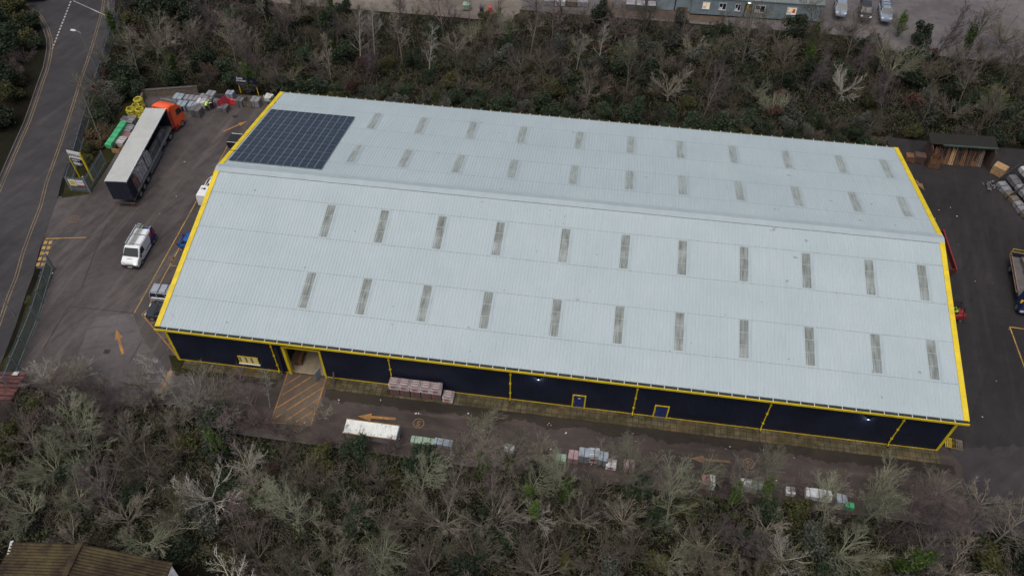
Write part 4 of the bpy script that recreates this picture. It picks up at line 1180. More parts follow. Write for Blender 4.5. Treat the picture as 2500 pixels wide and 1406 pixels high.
t = wrapped_pack("sheet_pack", "long dark grey board pack standing along the open side of the lorry", "board pack", (x_,y_,z_), LRZ, 5.2, 0.55, 0.85, M['wrap_dark'], None, 4, False, 51)
x_, y_, z_ = on_lorry(9.6, 0.35)
wrapped_pack("sheet_pack", "low black covered pack in the shade of the lorry trailer", "board pack", (x_,y_,z_), LRZ, 5.6, 1.3, 1.0, M['black'], None, 4, True, 52)

# flatbed lorry at the right edge
fb = thing("flatbed_lorry", "navy flatbed lorry with grey platform and raised yellow side rails", "lorry", (87.96,22.93,0.00), R(-97))
MB().box(-3.4,2.6,-1.2,1.2,0.95,1.12).build("platform", M['deck'], fb)
MB().box(-3.45,-3.38,-1.22,1.22,0.95,1.62).build("tail_board", M['sign_navy'], fb)
mb = MB()
for s in (-1,1): mb.box(-3.37,2.6,s*1.21-0.03,s*1.21+0.03,0.90,1.30)
mb.build("drop_side", M['sign_navy'], fb)
for y, xs_ in ((-1.36,((-3.2,-0.6),(-0.4,2.4))),(1.36,((-3.2,-0.6),(-0.4,2.4)))):
    for a_, b_ in xs_:
        mb = MB()
        for z in (1.30,1.72): mb.bar((a_,y,z),(b_,y,z),0.04)
        for k in range(3): 
            x = a_ + (b_-a_)*k/2; mb.bar((x,y,1.27),(x,y,1.75),0.04)
        mb.build("safety_rail", M['timber'], fb)
mb = MB()
for z in (1.65,2.05): mb.bar((-3.6,-1.25,z),(-3.6,1.25,z),0.045)
for y in (-1.25,0,1.25): mb.bar((-3.6,y,1.2),(-3.6,y,2.05),0.07)
mb.build("tail_rail", M['yellow_dirty'], fb)
mb = MB(); mb.bar((-3.0,-0.2,1.5),(1.4,0.35,2.1),0.28,0.24); mb.bar((-1.2,-0.1,1.35),(2.0,0.5,1.45),0.22,0.2); mb.bar((2.1,0.2,1.1),(2.1,0.2,2.4),0.4,0.4)
mb.build("loader_crane", M['timber_grey'], fb)
MB().side([(2.75,0.5),(2.75,2.35),(2.95,2.5),(4.1,2.5),(4.5,1.7),(4.6,0.5)],-1.15,1.15,0.05,1.5).build("cab", M['door_blue'], fb, bevel=0.09)
MB().add([(4.13,-0.98,2.42),(4.13,0.98,2.42),(4.53,1.02,1.72),(4.53,-1.02,1.72)],[(0,3,2,1)]).build("windscreen", M['glass'], fb)
for s in (-1,1):
    MB().box(4.5,4.62,min(s*0.7,s*1.08),max(s*0.7,s*1.08),0.7,0.95).build("headlight", M['clear_lamp'], fb)
    MB().obox((4.2,s*1.32,1.9),(0.06,0,0),(0,0.12,0),(0,0,0.2)).build("cab_mirror", M['yellow'], fb, bevel=0.03)
    for x in (-2.0,3.7): wheel_parts(fb, x, s*1.0, 0.46, 0.32, sgn=s)
MB().box(-3.3,4.0,-0.4,0.4,0.55,0.949).build("chassis", M['dark_steel'], fb)
# long red tipper trailer beside the right gable
sk = thing("tipper_trailer", "long red open-topped trailer with rusty floor beside the right gable", "trailer", (79.55,26.3,0.0), R(-88))
MB().box(-3.0,3.0,-0.95,0.95,0.62,0.70).build("floor", M['rust'], sk)
mb = MB()
mb.box(-3.0,3.0,-1.02,-0.951,0.6,1.3); mb.box(-3.0,3.0,0.951,1.02,0.6,1.3); mb.box(-3.07,-3.001,-1.02,1.02,0.6,1.3); mb.box(3.001,3.07,-1.02,1.02,0.6,1.3)
mb.build("side_panel", M['skip_red'], sk)
mb = MB()
for y in (-1.0,1.0): mb.box(-3.1,3.1,y-0.06,y+0.06,1.301,1.36)
mb.build("top_rail", M['red_machine'], sk)
mb = MB(); mb.bar((-1.9,0.55,0.72),(-0.2,0.45,0.72),0.08,0.06); mb.bar((-1.9,0.9,0.72),(-0.2,0.8,0.72),0.08,0.06)
for k in range(5): mb.bar((-1.8+0.38*k,0.53,0.755),(-1.8+0.38*k,0.88,0.755),0.05,0.03)
lf = thing("short_ladder", "short pale ladder lying in the red open trailer", "ladder", (79.55,26.3,0.0), R(-88)); mb.build("ladder_frame", M['timber'], lf)
for x in (-1.2,1.2):
    for s in (-1,1): wheel_parts(sk, x, s*0.85, 0.36, 0.22, sgn=s)
MB().box(3.071,3.09,-0.9,-0.6,0.75,0.9).build("number_plate", M['plate'], sk)

# forklift
fk = thing("forklift", "red forklift truck half hidden by the right roof edge", "forklift", (79.15,17.2,0.0), R(-172))
MB().side([(-1.2,0.35),(-1.25,1.0),(-0.9,1.15),(-0.3,1.0),(0.5,0.85),(0.75,0.75),(0.78,0.35)],-0.56,0.56).build("body", M['red_machine'], fk, bevel=0.06)
mb = MB()
for s in (-1,1):
    mb.bar((-0.85,s*0.48,1.1),(-0.65,s*0.45,2.1),0.07); mb.bar((0.7,s*0.5,0.8),(0.35,s*0.45,2.1),0.07)
mb.build("cage_post", M['black'], fk)
mb = MB()
for k in range(6): mb.box(-0.72+k*0.2,-0.66+k*0.2,-0.5,0.5,2.101,2.15)
mb.box(-0.76,0.42,-0.53,-0.501,2.08,2.16); mb.box(-0.76,0.42,0.501,0.53,2.08,2.16)
mb.build("overhead_guard", M['black'], fk)
mb = MB()
for s in (-1,1): mb.box(0.85,0.95,s*0.3-0.05,s*0.3+0.05,0.1,2.2)
mb.box(0.86,0.94,-0.3,0.3,1.0,1.1); mb.box(0.86,0.94,-0.3,0.3,2.1,2.19)
mb.build("mast", M['black'], fk)
for s in (-1,1):
    MB().box(0.96,2.0,s*0.25-0.06,s*0.25+0.06,0.12,0.17).build("fork", M['dark_steel'], fk)
    for x, r_ in ((-0.85,0.26),(0.6,0.32)): wheel_parts(fk, x, s*0.52, r_, 0.2, sgn=s)
MB().box(-0.5,0.0,-0.25,0.25,1.0,1.15).build("seat", M['black'], fk)
MB().tube([(-1.2,0.4,1.0),(-1.24,0.4,1.15)],0.06,8).build("tail_light", M['red_lamp'], fk)

# cars in the far yard and at the top of the road
make_car("pale blue car nearest the grey cabin in the far yard", "car", (74.63,77.09,0.70), R(-96), 4.4, 1.8, 1.48, M['pale_car'], 'hatch', "cars in the far yard")
make_car("dark blue grey car between two paler cars in the far yard", "car", (78.25,76.68,0.70), R(-96), 4.5, 1.8, 1.48, M['grey_car'], 'hatch', "cars in the far yard")
make_car("pale car nearest the mossy leaning trunk in the far yard", "car", (81.17,76.65,0.70), R(-94), 4.5, 1.8, 1.5, M['pale_car'], 'estate', "cars in the far yard")
make_car("black car at the top edge on the road bend", "car", (-49.53,62.69,0.40), R(20), 4.4, 1.8, 1.5, M['black_car'], 'hatch')

# ---------------------------------------------------------------- fences, signs, lamps
def palisade(name, label, pts, hgt=2.4, ends=True):
    p0 = Vector((pts[0][0], pts[0][1], 0))
    t = thing(name, label, "fence", (p0.x, p0.y, 0.0))
    pales = {}
    for a, b in zip(pts[:-1], pts[1:]):
        A = Vector((a[0],a[1],0)) - p0; B = Vector((b[0],b[1],0)) - p0
        d = B - A; Ln = d.length; nb = max(1, round(Ln/2.75)); bl = Ln/nb; az = math.atan2(d.y, d.x)
        mb = MB()
        npl = max(2, int(bl/0.155))
        for k in range(npl):
            x = (k+0.5)*bl/npl
            mb.add([(x-0.034,-0.012,0.06),(x,0.006,0.06),(x+0.034,-0.012,0.06),(x-0.034,-0.012,hgt-0.10),(x,0.006,hgt-0.06),(x+0.034,-0.012,hgt-0.10),(x,0.0,hgt)],
                   [(0,1,4,3),(1,2,5,4),(3,4,6),(4,5,6)])
        me = mb.mesh("pales", M['fence_steel'])
        rme = MB().box(0.03,bl-0.03,0.012,0.05,-0.025,0.025).mesh("rail", M['fence_steel'])
        pm_ = MB().box(-0.05,0.05,0.0,0.09,0.0,hgt-0.15).mesh("post", M['steel'])
        for k in range(nb):
            o = A + d*(k/nb)
            link("pales", me, t, o, (0,0,az)); [link("rail", rme, t, o + Vector((0,0,z)), (0,0,az)) for z in (0.45, hgt-0.45)]; link("post", pm_, t, o, (0,0,az))
        link("post", pm_, t, B, (0,0,az))
    return t
palisade("palisade_fence", "tall galvanised palisade fence between the road and the lorry bay", [(-33.2,58.2,0),(-30.59,49.25,2.40),(-27.43,38.38,2.40),(-24.23,27.75,2.40),(-22.62,22.62,0)])
palisade("entrance_fence", "short galvanised fence corner carrying two notices by the yard entrance", [(-22.55,22.58,0),(-20.24,22.66,0)])
palisade("return_fence", "galvanised fence return behind the yellow-posted sign board", [(-20.16,22.75,0),(-20.5,27.8,0)])
palisade("lower_fence", "galvanised palisade fence on the grass verge below the yard entrance", [(-18.28,10.17,0),(-16.29,3.15,0),(-15.55,-0.51,0),(-14.6,-5.4,0)])
gp = thing("gate_post", "square steel gate post at the end of the entrance fence", "gate post", (-20.14,22.64,0.0))
MB().box(-0.09,0.09,-0.09,0.09,0.0,2.5).build("post", M['steel'], gp); MB().box(-0.11,0.11,-0.11,0.11,2.501,2.53).build("post_cap", M['steel'], gp)
gp2 = dup(gp, (-18.33,10.3,0.0), 0, "square steel gate post at the head of the lower fence")
for x0, x1, top, bands, lab in ((-22.25,-21.35,1.95,((0.16,0.84,'sign_yellow',0.15,0.85),),"white notice with a yellow panel on the entrance fence"),(-21.28,-20.35,1.95,((0.1,0.9,'wrap_blue',0.62,0.72),(0.0,1.0,'red_print',0.0,0.22)),"white notice with a red foot on the entrance fence")):
    n_ = thing("fence_notice", lab, "notice", (x0, 22.55, 1.0))
    wd = x1-x0; ht = 0.95
    MB().box(0,wd,-0.03,-0.008,0,ht).build("board", M['sign_white'], n_)
    for a_, b_, mm, z0, z1 in bands: MB().box(wd*a_,wd*b_,-0.037,-0.0305,ht*z0,ht*z1).build("printed_panel", M[mm], n_)
# main sign board on two yellow posts
sA, sB = Vector((-22.62,24.9,0)), Vector((-20.75,24.62,0))
sd = (sB-sA).normalized()
sg = thing("sign_board", "white and navy sign board on two yellow posts inside the fence corner", "sign", (sA.x,sA.y,0.0), math.atan2(sd.y,sd.x))
SWd = (sB-sA).length
MB().box(0.06,SWd-0.11,-0.03,0.03,3.35,4.45).build("white_panel", M['sign_white'], sg)
MB().box(0.06,SWd-0.11,-0.03,0.03,2.15,3.348).build("navy_panel", M['sign_navy'], sg)
MB().box(-0.06,0.055,-0.06,0.06,0.0,3.349).build("post", M['yellow'], sg)
MB().box(SWd-0.105,SWd+0.09,-0.07,0.07,0.0,4.42).build("post", M['yellow'], sg)
text_mesh("JEWSON", 0.47, M['sign_navy'], "lettering", sg, (SWd/2-0.02,-0.034,3.82), (R(90),0,0), 0.004, 0.92, 0.012)
mb = MB()
for z, a_, b_ in ((3.12,0.12,0.85),(2.98,0.12,0.60),(2.72,0.12,0.75),(2.60,0.12,0.95),(2.48,0.12,0.70),(2.36,0.12,0.80)):
    mb.box(a_*SWd,b_*SWd*0.85,-0.038,-0.031,z-0.035,z+0.035)
mb.build("lettering_lines", M['sign_white'], sg)
# navy sign on yellow posts at the back of the yard
bs = thing("exit_sign", "navy sign with white lettering on two yellow posts behind the pallets", "sign", (-9.18,44.42,0.00), R(-3))
q0, q1 = Vector((-9.18,44.42,0.00)), Vector((-6.63,44.13,0.00)); SWb = (q1-q0).length
for x in (0.0, SWb): MB().box(x-0.05,x+0.05,0.032,0.12,0.0,2.7).build("post", M['yellow'], bs)
MB().box(-0.35,SWb+0.25,-0.03,0.03,1.35,2.75).build("panel", M['sign_navy'], bs)
text_mesh("SAFE", 0.34, M['sign_white'], "lettering", bs, (0.42,-0.034,2.45), (R(90),0,0), 0.004, 1.3, 0.01)
text_mesh("JOURNEY", 0.34, M['sign_white'], "lettering", bs, (0.62,-0.034,2.08), (R(90),0,0), 0.004, 1.0, 0.01)
mb = MB(); mb.box(-0.2,SWb+0.2,-0.04,-0.031,1.62,1.68); mb.box(-0.1,SWb+0.2,-0.04,-0.031,1.44,1.50); mb.box(SWb-0.6,SWb-0.35,-0.04,-0.031,2.0,2.35)
mb.build("lettering_lines", M['timber_grey'], bs)
# street lamp over the road
sl_ = thing("street_lamp", "tall slim street lamp leaning its white head over the road", "street lamp", (-31.0,46.54,0.0), R(175))
MB().tube([(0,0,0),(0,0,1.2),(0,0,6.0),(0.25,0,6.18),(0.7,0,6.22)],[0.085,0.07,0.05,0.04,0.035],8).build("pole", M['steel'], sl_)
MB().loft([[(0.6,-0.06,6.2),(0.6,0.06,6.2),(0.6,0.05,6.3),(0.6,-0.05,6.3)],[(0.9,-0.15,6.19),(0.9,0.15,6.19),(0.9,0.11,6.34),(0.9,-0.11,6.34)],[(1.35,-0.12,6.2),(1.35,0.12,6.2),(1.35,0.08,6.32),(1.35,-0.08,6.32)]]).build("lamp_head", M['white_metal'], sl_)
sl2 = dup(sl_, (-19.16,3.49,0.00), R(170), "street lamp at the left edge beside the lower verge")

# ---------------------------------------------------------------- goods in the left yard
G1 = "wrapped packs along the back of the left yard"
def pack(px_loc, lab, m, sx=1.15, sy=1.0, sz=0.8, rz=0.0, seed=0, straps=1, group=G1, pallet=True, name="wrapped_pack", cat="pack", **kw):
    return wrapped_pack(name, lab, cat, (px_loc[0],px_loc[1],0.006), rz, sx, sy, sz, M[m], group, straps, pallet, seed, **kw)
specs = [
 ((-16.54,41.38,0.00),"bluish pack at the far left end of the back row behind the orange cab",'wrap_blue',1.3,0.85),
 ((-15.07,41.32,0.00),"pale grey pack second along the upper tier behind the orange cab",'wrap',1.2,0.85),
 ((-13.82,41.23,0.00),"pale grey pack third along the upper tier behind the orange cab",'wrap',1.2,0.85),
 ((-15.47,39.90,0.00),"bluish square pack nearest the orange cab",'wrap_blue',1.25,0.85),
 ((-14.04,39.92,0.00),"bluish square pack right beside the one nearest the orange cab",'wrap_blue',1.2,0.85),
 ((-13.14,41.70,0.00),"grey ridged pack at the back of the slanting column of three",'wrap',1.1,0.95),
 ((-13.09,40.70,0.00),"grey pack in the middle of the slanting column of three",'wrap_pale',1.15,0.95),
 ((-13.10,38.99,0.00),"lumpy grey pack at the front of the slanting column of three",'wrap_dark',1.3,1.0),
 ((-12.23,42.20,0.00),"tall grey pack behind the two workers",'wrap',1.15,1.2),
 ((-12.38,41.07,0.00),"grey pack immediately left of the worker in lime",'wrap',1.15,0.95),
 ((-11.18,41.25,0.00),"small grey folded pack right of the worker in the dark jacket",'wrap_dark',0.9,0.8),
 ((-10.01,40.43,0.00),"low lumpy grey pack left of the crimson sheet",'wrap_dark',1.2,0.6),
 ((-9.75,42.65,0.00),"bluish white pack standing behind the red barrier",'wrap_blue',1.0,1.25),
 ((-8.11,41.79,0.00),"dull grey pack at the right end of the red barrier",'wrap_dark',0.95,0.95),
 ((-6.04,42.10,0.00),"crumpled grey bag pack right of the timber crate",'wrap',1.2,0.95),
]
for i, (lc, lab, m, sx, sz) in enumerate(specs):
    pack(lc, lab, m, sx, sx*0.95, sz, R(-4)+0.06*math.sin(i*2.3), i+1, 1)
# stacked empty crates and loose timber between packs
def crate(loc, lab, rz, sx=1.1, sy=1.0, n=5, mt='timber_grey', name="slatted_crate", cat="crate"):
    t = thing(name, lab, cat, (loc[0],loc[1],0.006), rz)
    mb = MB()
    for k in range(n):
        z = 0.05+k*0.16
        for s in (-1,1):
            mb.box(-sx/2,sx/2,s*sy/2-0.02,s*sy/2+0.02,z,z+0.09)
            mb.box(s*sx/2-0.02,s*sx/2+0.02,-sy/2+0.021,sy/2-0.021,z,z+0.09)
    mb.build("slats", M[mt], t)
    mb = MB()
    for sx_ in (-1,1):
        for sy_ in (-1,1): mb.box(sx_*(sx/2-0.06)-0.03,sx_*(sx/2-0.06)+0.03,sy_*(sy/2-0.06)-0.03,sy_*(sy/2-0.06)+0.03,0.0,0.05+n*0.16)
    mb.build("corner_posts", M['timber_dark'], t)
    return t
crate((-7.05,42.04,0.00), "brown slatted timber crate below the navy sign", R(-6), 1.2, 1.1, 6, 'timber_grey')
crate((-11.05,42.28,0.00), "dark slatted crate among the packs behind the workers", R(12), 1.2, 1.0, 5, 'timber_dark')
# red barrier and crimson sheet
rb = thing("plastic_barrier", "bright red plastic site barrier in front of the packs", "barrier", (-8.92,41.67,0.00), R(-8))
mb = MB(); mb.box(-1.0,1.0,-0.05,0.05,0.86,1.0); mb.box(-1.0,1.0,-0.05,0.05,0.10,0.22); 
for k in range(8): mb.box(-1.0+k*0.272,-0.90+k*0.272,-0.04,0.04,0.221,0.859)
mb.box(-0.99,0.99,-0.02,0.02,0.25,0.83)
mb.build("frame", M['red_plastic'], rb)
for x in (-0.3,0.1): MB().box(x-0.12,x+0.12,-0.056,-0.0505,0.89,0.98).build("reflector", M['sign_white'], rb)
for x in (-0.7,0.7): MB().box(x-0.06,x+0.06,-0.3,0.3,0.0,0.095).build("foot", M['black'], rb)
cs = thing("leaning_sheet", "crimson sheet leaning against the packs left of the red barrier", "sheet", (-9.86,40.81,0.00), R(65))
MB().add([(-0.9,0.0,0.02),(0.9,0.0,0.02),(0.8,0.5,1.5),(-0.8,0.5,1.5),(-0.9,0.04,0.02),(0.9,0.04,0.02),(0.8,0.54,1.5),(-0.8,0.54,1.5)],[(0,1,2,3),(7,6,5,4),(0,4,5,1),(1,5,6,2),(2,6,7,3),(3,7,4,0)]).build("sheet", M['crimson'], cs)
bag = thing("bulk_bag", "open white bulk bag beside the back corner of the roof", "bulk bag", (-4.67,43.31,0.00), R(-8))
mb = MB(); mb.loft([[(-0.45,-0.42,0),(0.45,-0.42,0),(0.45,0.42,0),(-0.45,0.42,0)],[(-0.56,-0.52,0.35),(0.56,-0.52,0.35),(0.56,0.52,0.35),(-0.56,0.52,0.35)],[(-0.52,-0.50,0.85),(0.52,-0.50,0.85),(0.52,0.50,0.9),(-0.52,0.50,0.95)],[(-0.40,-0.38,0.80),(0.40,-0.36,0.78),(0.38,0.36,0.8),(-0.40,0.40,0.84)]])
mb.build("sack", M['white_bag'], bag, bevel=0.05)
for s in (-1,1): MB().tube([(s*0.5,-0.45,0.85),(s*0.52,-0.3,1.1),(s*0.5,-0.1,0.86)],0.03,5).build("loop", M['white_bag'], bag)
# yellow coils of pipe, two stacks
GC = "yellow pipe coils by the lorry"
def coil(loc, lab, rz=0.0, first=[None]):
    if first[0] is None:
        t = thing("pipe_coil", lab, "pipe coil", loc, rz, GC)
        mb = MB()
        for ring in range(6):
            z = 0.07+0.125*ring; r = 0.50 + 0.05*math.sin(ring*2.1)
            pts = [(r*math.cos(2*math.pi*k/18), r*math.sin(2*math.pi*k/18), z+0.02*math.sin(k*1.3+ring)) for k in range(19)]
            mb.tube(pts, 0.085, 6, False)
        mb.build("coil", M['yellow_reel'], t)
        mb = MB()
        for k in range(3):
            a_ = k*2.1; c_, s_ = math.cos(a_), math.sin(a_)
            mb.bar((0.62*c_,0.62*s_,0.03),(0.62*c_,0.62*s_,0.80),0.07,0.02)
        mb.build("ties", M['black'], t)
        first[0] = t; return t
    return dup(first[0], loc, rz, lab)
for (lc, z, lab) in (((-21.12,37.10,0.00),0.0,"yellow pipe coil at the bottom of the left stack by the lorry"),((-21.27,37.17,0.00),0.78,"yellow pipe coil resting on top of the near left stack by the lorry"),
                     ((-19.92,37.10,0.00),0.0,"yellow pipe coil at the bottom of the stack touching the trailer"),((-20.05,37.26,0.00),0.78,"yellow pipe coil on top of the stack touching the trailer"),
                     ((-21.08,39.16,0.00),0.0,"yellow pipe coil at the bottom of the rearmost stack"),((-21.21,39.32,0.00),0.78,"yellow pipe coil on top of the rearmost stack by the wall"),
                     ((-21.26,38.42,0.00),0.4,"yellow pipe coil leaning between the rear and near stacks")):
    coil((lc[0],lc[1],0.006+z), lab, rng.uniform(0,3))
# long green pack and stacks on the left side of the lorry
a_, b_ = Vector((-21.15,30.08,0.00)), Vector((-21.22,35.08,0.00)); d_ = b_-a_; m_ = (a_+b_)/2
wrapped_pack("long_pack", "long bright green wrapped pack beside the lorry", "pack", (m_.x,m_.y,0.55), math.atan2(d_.y,d_.x), d_.length*0.97, 0.85, 0.62, M['wrap_green'], None, 5, False, 71)
bk = thing("pack_bearers", "dark timber bearers under the long green pack", "timber", (m_.x,m_.y,0.006), math.atan2(d_.y,d_.x))
for x in (-1.6,0,1.6): MB().box(x-0.15,x+0.15,-0.55,0.55,0.0,0.535).build("bearer", M['timber_dark'], bk)
pack((-20.97,35.90,0.00), "grey pack between the yellow coils and the lorry", 'wrap', 1.4,1.3,0.7,R(85),81,2,"packs beside the lorry")
pack((-21.64,35.89,0.00), "dark lumpy pack behind the grey pack by the coils", 'wrap_dark', 1.0,1.0,0.7,R(80),82,1,"packs beside the lorry")
pack((-20.40,34.18,0.00), "grey striped pack half way along the lorry", 'wrap', 1.3,1.2,0.65,R(85),83,2,"packs beside the lorry")
pack((-20.24,33.10,0.00), "low reddish brick pack beside the lorry", 'brick', 1.3,1.2,0.45,R(85),84,1,"packs beside the lorry")
pack((-20.20,31.69,0.00), "grey banded pack near the tail of the green pack", 'wrap_pale', 1.3,1.1,0.7,R(85),85,3,"packs beside the lorry")
crate((-20.22,30.54,0.00), "brown slatted crate at the near end of the green pack", R(85), 1.2, 1.1, 5, 'timber')
# low retaining wall behind the coils
p_, q_ = Vector((-21.91,41.80,0.00)), Vector((-18.30,42.79,0.00))
rw = thing("retaining_wall", "low weathered retaining wall behind the yellow coils", "wall", (p_.x,p_.y,0.0), math.atan2((q_-p_).y,(q_-p_).x))
Lr = (q_-p_).length
MB().box(0,Lr+3.5,-0.15,0.15,-0.1,1.0).build("wall_face", M['timber_grey'], rw); MB().box(-0.05,Lr+3.55,-0.2,0.2,1.001,1.07).build("coping", M['kerb'], rw)
MB().box(-0.16,0.16,-4.6,-0.151,-0.1,0.85).build("return_wall", M['timber_grey'], rw)

# ---------------------------------------------------------------- goods along the front
G2 = "printed packs against the front wall"
for i, px in enumerate((22.98,24.02,25.08,26.12,27.14)):
    lo_z = 0.09
    for k in range(2):
        if i == 0 and k == 0: nm = "lower pack at the left end of the row by the third downpipe"
        ordn = ("first","second","third","fourth","fifth")[i]
        lab = f"{'upper' if k else 'lower'} grey brick pack, {ordn} from the left along the front wall"
        wrapped_pack("brick_pack", lab, "brick pack", (px,-0.28,lo_z+k*0.92), 0.01*math.sin(i*5+k), 0.96,0.9,0.80, M['brick' if k == 0 else 'pink_grey'], G2, 0, True, 100+i*2+k, 5, k == 1)
wrapped_pack("brick_pack", "single grey brick pack at the right end of the front wall row", "brick pack", (28.28,-0.42,0.09), -0.05, 0.96,0.9,0.80, M['pink_grey'], G2, 0, True, 121, 5, True)
wrapped_pack("brick_pack", "grey pack standing just inside the loading door", "brick pack", (12.6,4.6,0.03), 0.1, 1.1,1.0,1.1, M['wrap_pale'], None, 0, True, 122, 4, True)
wrapped_pack("brick_pack", "reddish pack low inside the loading door", "brick pack", (12.5,2.2,0.03), 0.05, 0.8,1.5,0.7, M['timber_orange'], None, 1, True, 123)
cn = thing("caution_board", "pale blue board standing at the loading door threshold", "sign", (15.0,0.15,0.02), R(70))
MB().add([(-0.45,-0.02,0.05),(0.45,-0.02,0.05),(0.45,-0.12,1.5),(-0.45,-0.12,1.5),(-0.45,0.02,0.05),(0.45,0.02,0.05),(0.45,-0.08,1.5),(-0.45,-0.08,1.5)],[(0,1,2,3),(7,6,5,4),(0,4,5,1),(1,5,6,2),(2,6,7,3),(3,7,4,0)]).build("board", M['wrap_blue'], cn)
MB().box(-0.1,0.1,0.021,0.3,0.0,0.06).build("foot", M['white_metal'], cn)
lp = thing("leaning_plank", "dark plank leaning against the wall right of the loading door", "plank", (16.75,-0.3,0.1), R(8))
MB().bar((0,-0.35,0.02),(0,0.62,1.25),0.16,0.06).build("plank", M['dark_steel'], lp)
bl_ = thing("bollard", "short brown bollard beside the left end of the brick packs", "bollard", (22.25,-0.75,0.006))
MB().tube([(0,0,0),(0,0,0.95)],0.09,10).build("post", M['timber_orange'], bl_); MB().lathe([(0.095,0.951),(0.08,1.0),(0.02,1.02)],(0,0,0),10).build("cap", M['timber_dark'], bl_)

# white corrugated lean-to shelter
c0_, c1_ = Vector((19.42,-4.76,1.35)), Vector((24.44,-4.81,1.35))
sh = thing("storage_shelter", "low shelter with a stained white corrugated roof beside the lane", "shelter", (c0_.x,c0_.y,0.0), math.atan2((c1_-c0_).y,(c1_-c0_).x))
Ls = (c1_-c0_).length
mb = MB()
n = 28; rows = []
for k in range(n*2+1):
    x = Ls*k/(n*2); rows.append((x, 0.03 if k % 2 else 0.0))
vs = [(x,0.0,1.35+z) for x, z in rows] + [(x,-1.35,1.20+z) for x, z in rows] + [(x,0.0,1.32+z) for x, z in rows] + [(x,-1.35,1.17+z) for x, z in rows]
k = len(rows)
mb.add(vs, [(i,i+1,k+i+1,k+i) for i in range(k-1)] + [(2*k+i,3*k+i,3*k+i+1,2*k+i+1) for i in range(k-1)])
mb.build("roof", M['stained_white'], sh)
MB().box(-0.04,Ls+0.04,0.001,0.06,1.26,1.41).build("roof_edge", M['timber'], sh); MB().box(-0.04,Ls+0.04,-1.41,-1.351,1.12,1.25).build("roof_edge", M['timber'], sh)
MB().box(Ls+0.0405,Ls+0.07,-1.35,0.05,0.2,1.3).build("end_panel", M['wrap_blue'], sh)
mb = MB()
for x in (0.03,Ls/2,Ls-0.06):
    for y in (-0.05,-1.28): mb.box(x-0.04,x+0.04,y-0.04,y+0.04,0.0,1.15)
mb.build("posts", M['timber_grey'], sh)
MB().box(0.1,Ls-0.1,-1.27,-1.24,0.1,1.1).build("back_sheet", M['wrap'], sh)
G3 = "packs along the far edge of the lane"
def lane_pack(lc, lab, m, sx, sy, sz, seed, z=0.012, **kw):
    return wrapped_pack("wrapped_pack", lab, "pack", (lc[0],lc[1],z), rng.uniform(-0.05,0.03), sx, sy, sz, M[m], G3, kw.pop('straps',1), True, seed, **kw)
lane_pack((26.77,-5.58,0.00), "long pale green and white pack right of the white-roofed shelter", 'pale_green', 2.2,0.75,0.5,201, straps=3)
lane_pack((28.75,-5.48,0.00), "long white wrapped pack second from the shelter", 'wrap_blue', 1.8,0.7,0.5,202, straps=3)
lane_pack((34.94,-5.34,0.00), "single white square pack alone on the lane edge", 'wrap_white', 0.95,0.85,0.7,203)
lane_pack((39.80,-5.52,0.00), "pale green low pack at the left of the group of packs", 'pale_green', 0.95,0.75,0.5,204)
lane_pack((40.92,-5.28,0.00), "pinkish grey pack second in the lane group of packs", 'pink_white', 0.95,0.95,0.85,205)
lane_pack((41.86,-5.06,0.00), "tall bluish pack left of the tallest red printed pack", 'wrap_blue', 0.95,0.95,1.15,206, layers=4)
lane_pack((42.77,-4.97,0.00), "tall bluish pack with red print on its top", 'wrap_blue', 0.95,0.95,1.2,207, layers=4, logo=True)
lane_pack((43.61,-5.11,0.00), "bluish pack right of the tall red printed pack", 'wrap_blue', 0.95,0.95,0.95,208, layers=4)
lane_pack((44.43,-5.51,0.00), "red and white printed low pack right of the lane group", 'wrap_white', 0.9,0.8,0.6,209, layers=3, logo=True)
lane_pack((46.05,-5.53,0.00), "dull pinkish pack at the right end of the lane group", 'pink_white', 0.95,0.95,0.85,210)
lane_pack((52.95,-6.18,0.00), "red and white striped pack by the second lane arrow", 'brick', 0.75,1.0,0.95,211)
lane_pack((53.54,-6.14,0.00), "thin white pack beside the red striped pack", 'wrap_white', 0.45,1.0,0.95,212)
lane_pack((56.60,-5.91,0.00), "white pack under the bare branches right of the striped pack", 'wrap_white', 1.0,0.9,0.7,213)
lane_pack((57.58,-5.94,0.00), "pale green pack under the bare branches", 'pale_green', 1.1,0.9,0.7,214)
lane_pack((58.43,-5.90,0.00), "pinkish pack at the right of the pale green pack", 'pink_white', 0.7,0.8,0.7,215)
lane_pack((60.54,-5.93,0.00), "crinkled white pack left of the long white sheeting", 'wrap_white', 0.8,0.7,0.5,216)
lane_pack((62.99,-5.95,0.00), "long white sheeting pack at the right of the lane edge", 'wrap_white', 2.3,0.9,0.6,217, straps=3)
lane_pack((64.99,-6.15,0.00), "bluish white pack at the right end of the lane edge", 'wrap_blue', 0.9,0.9,0.6,218)
lane_pack((65.61,-6.66,0.00), "small green wrapped pack at the far right of the lane edge", 'wrap_green', 0.8,0.6,0.5,219)
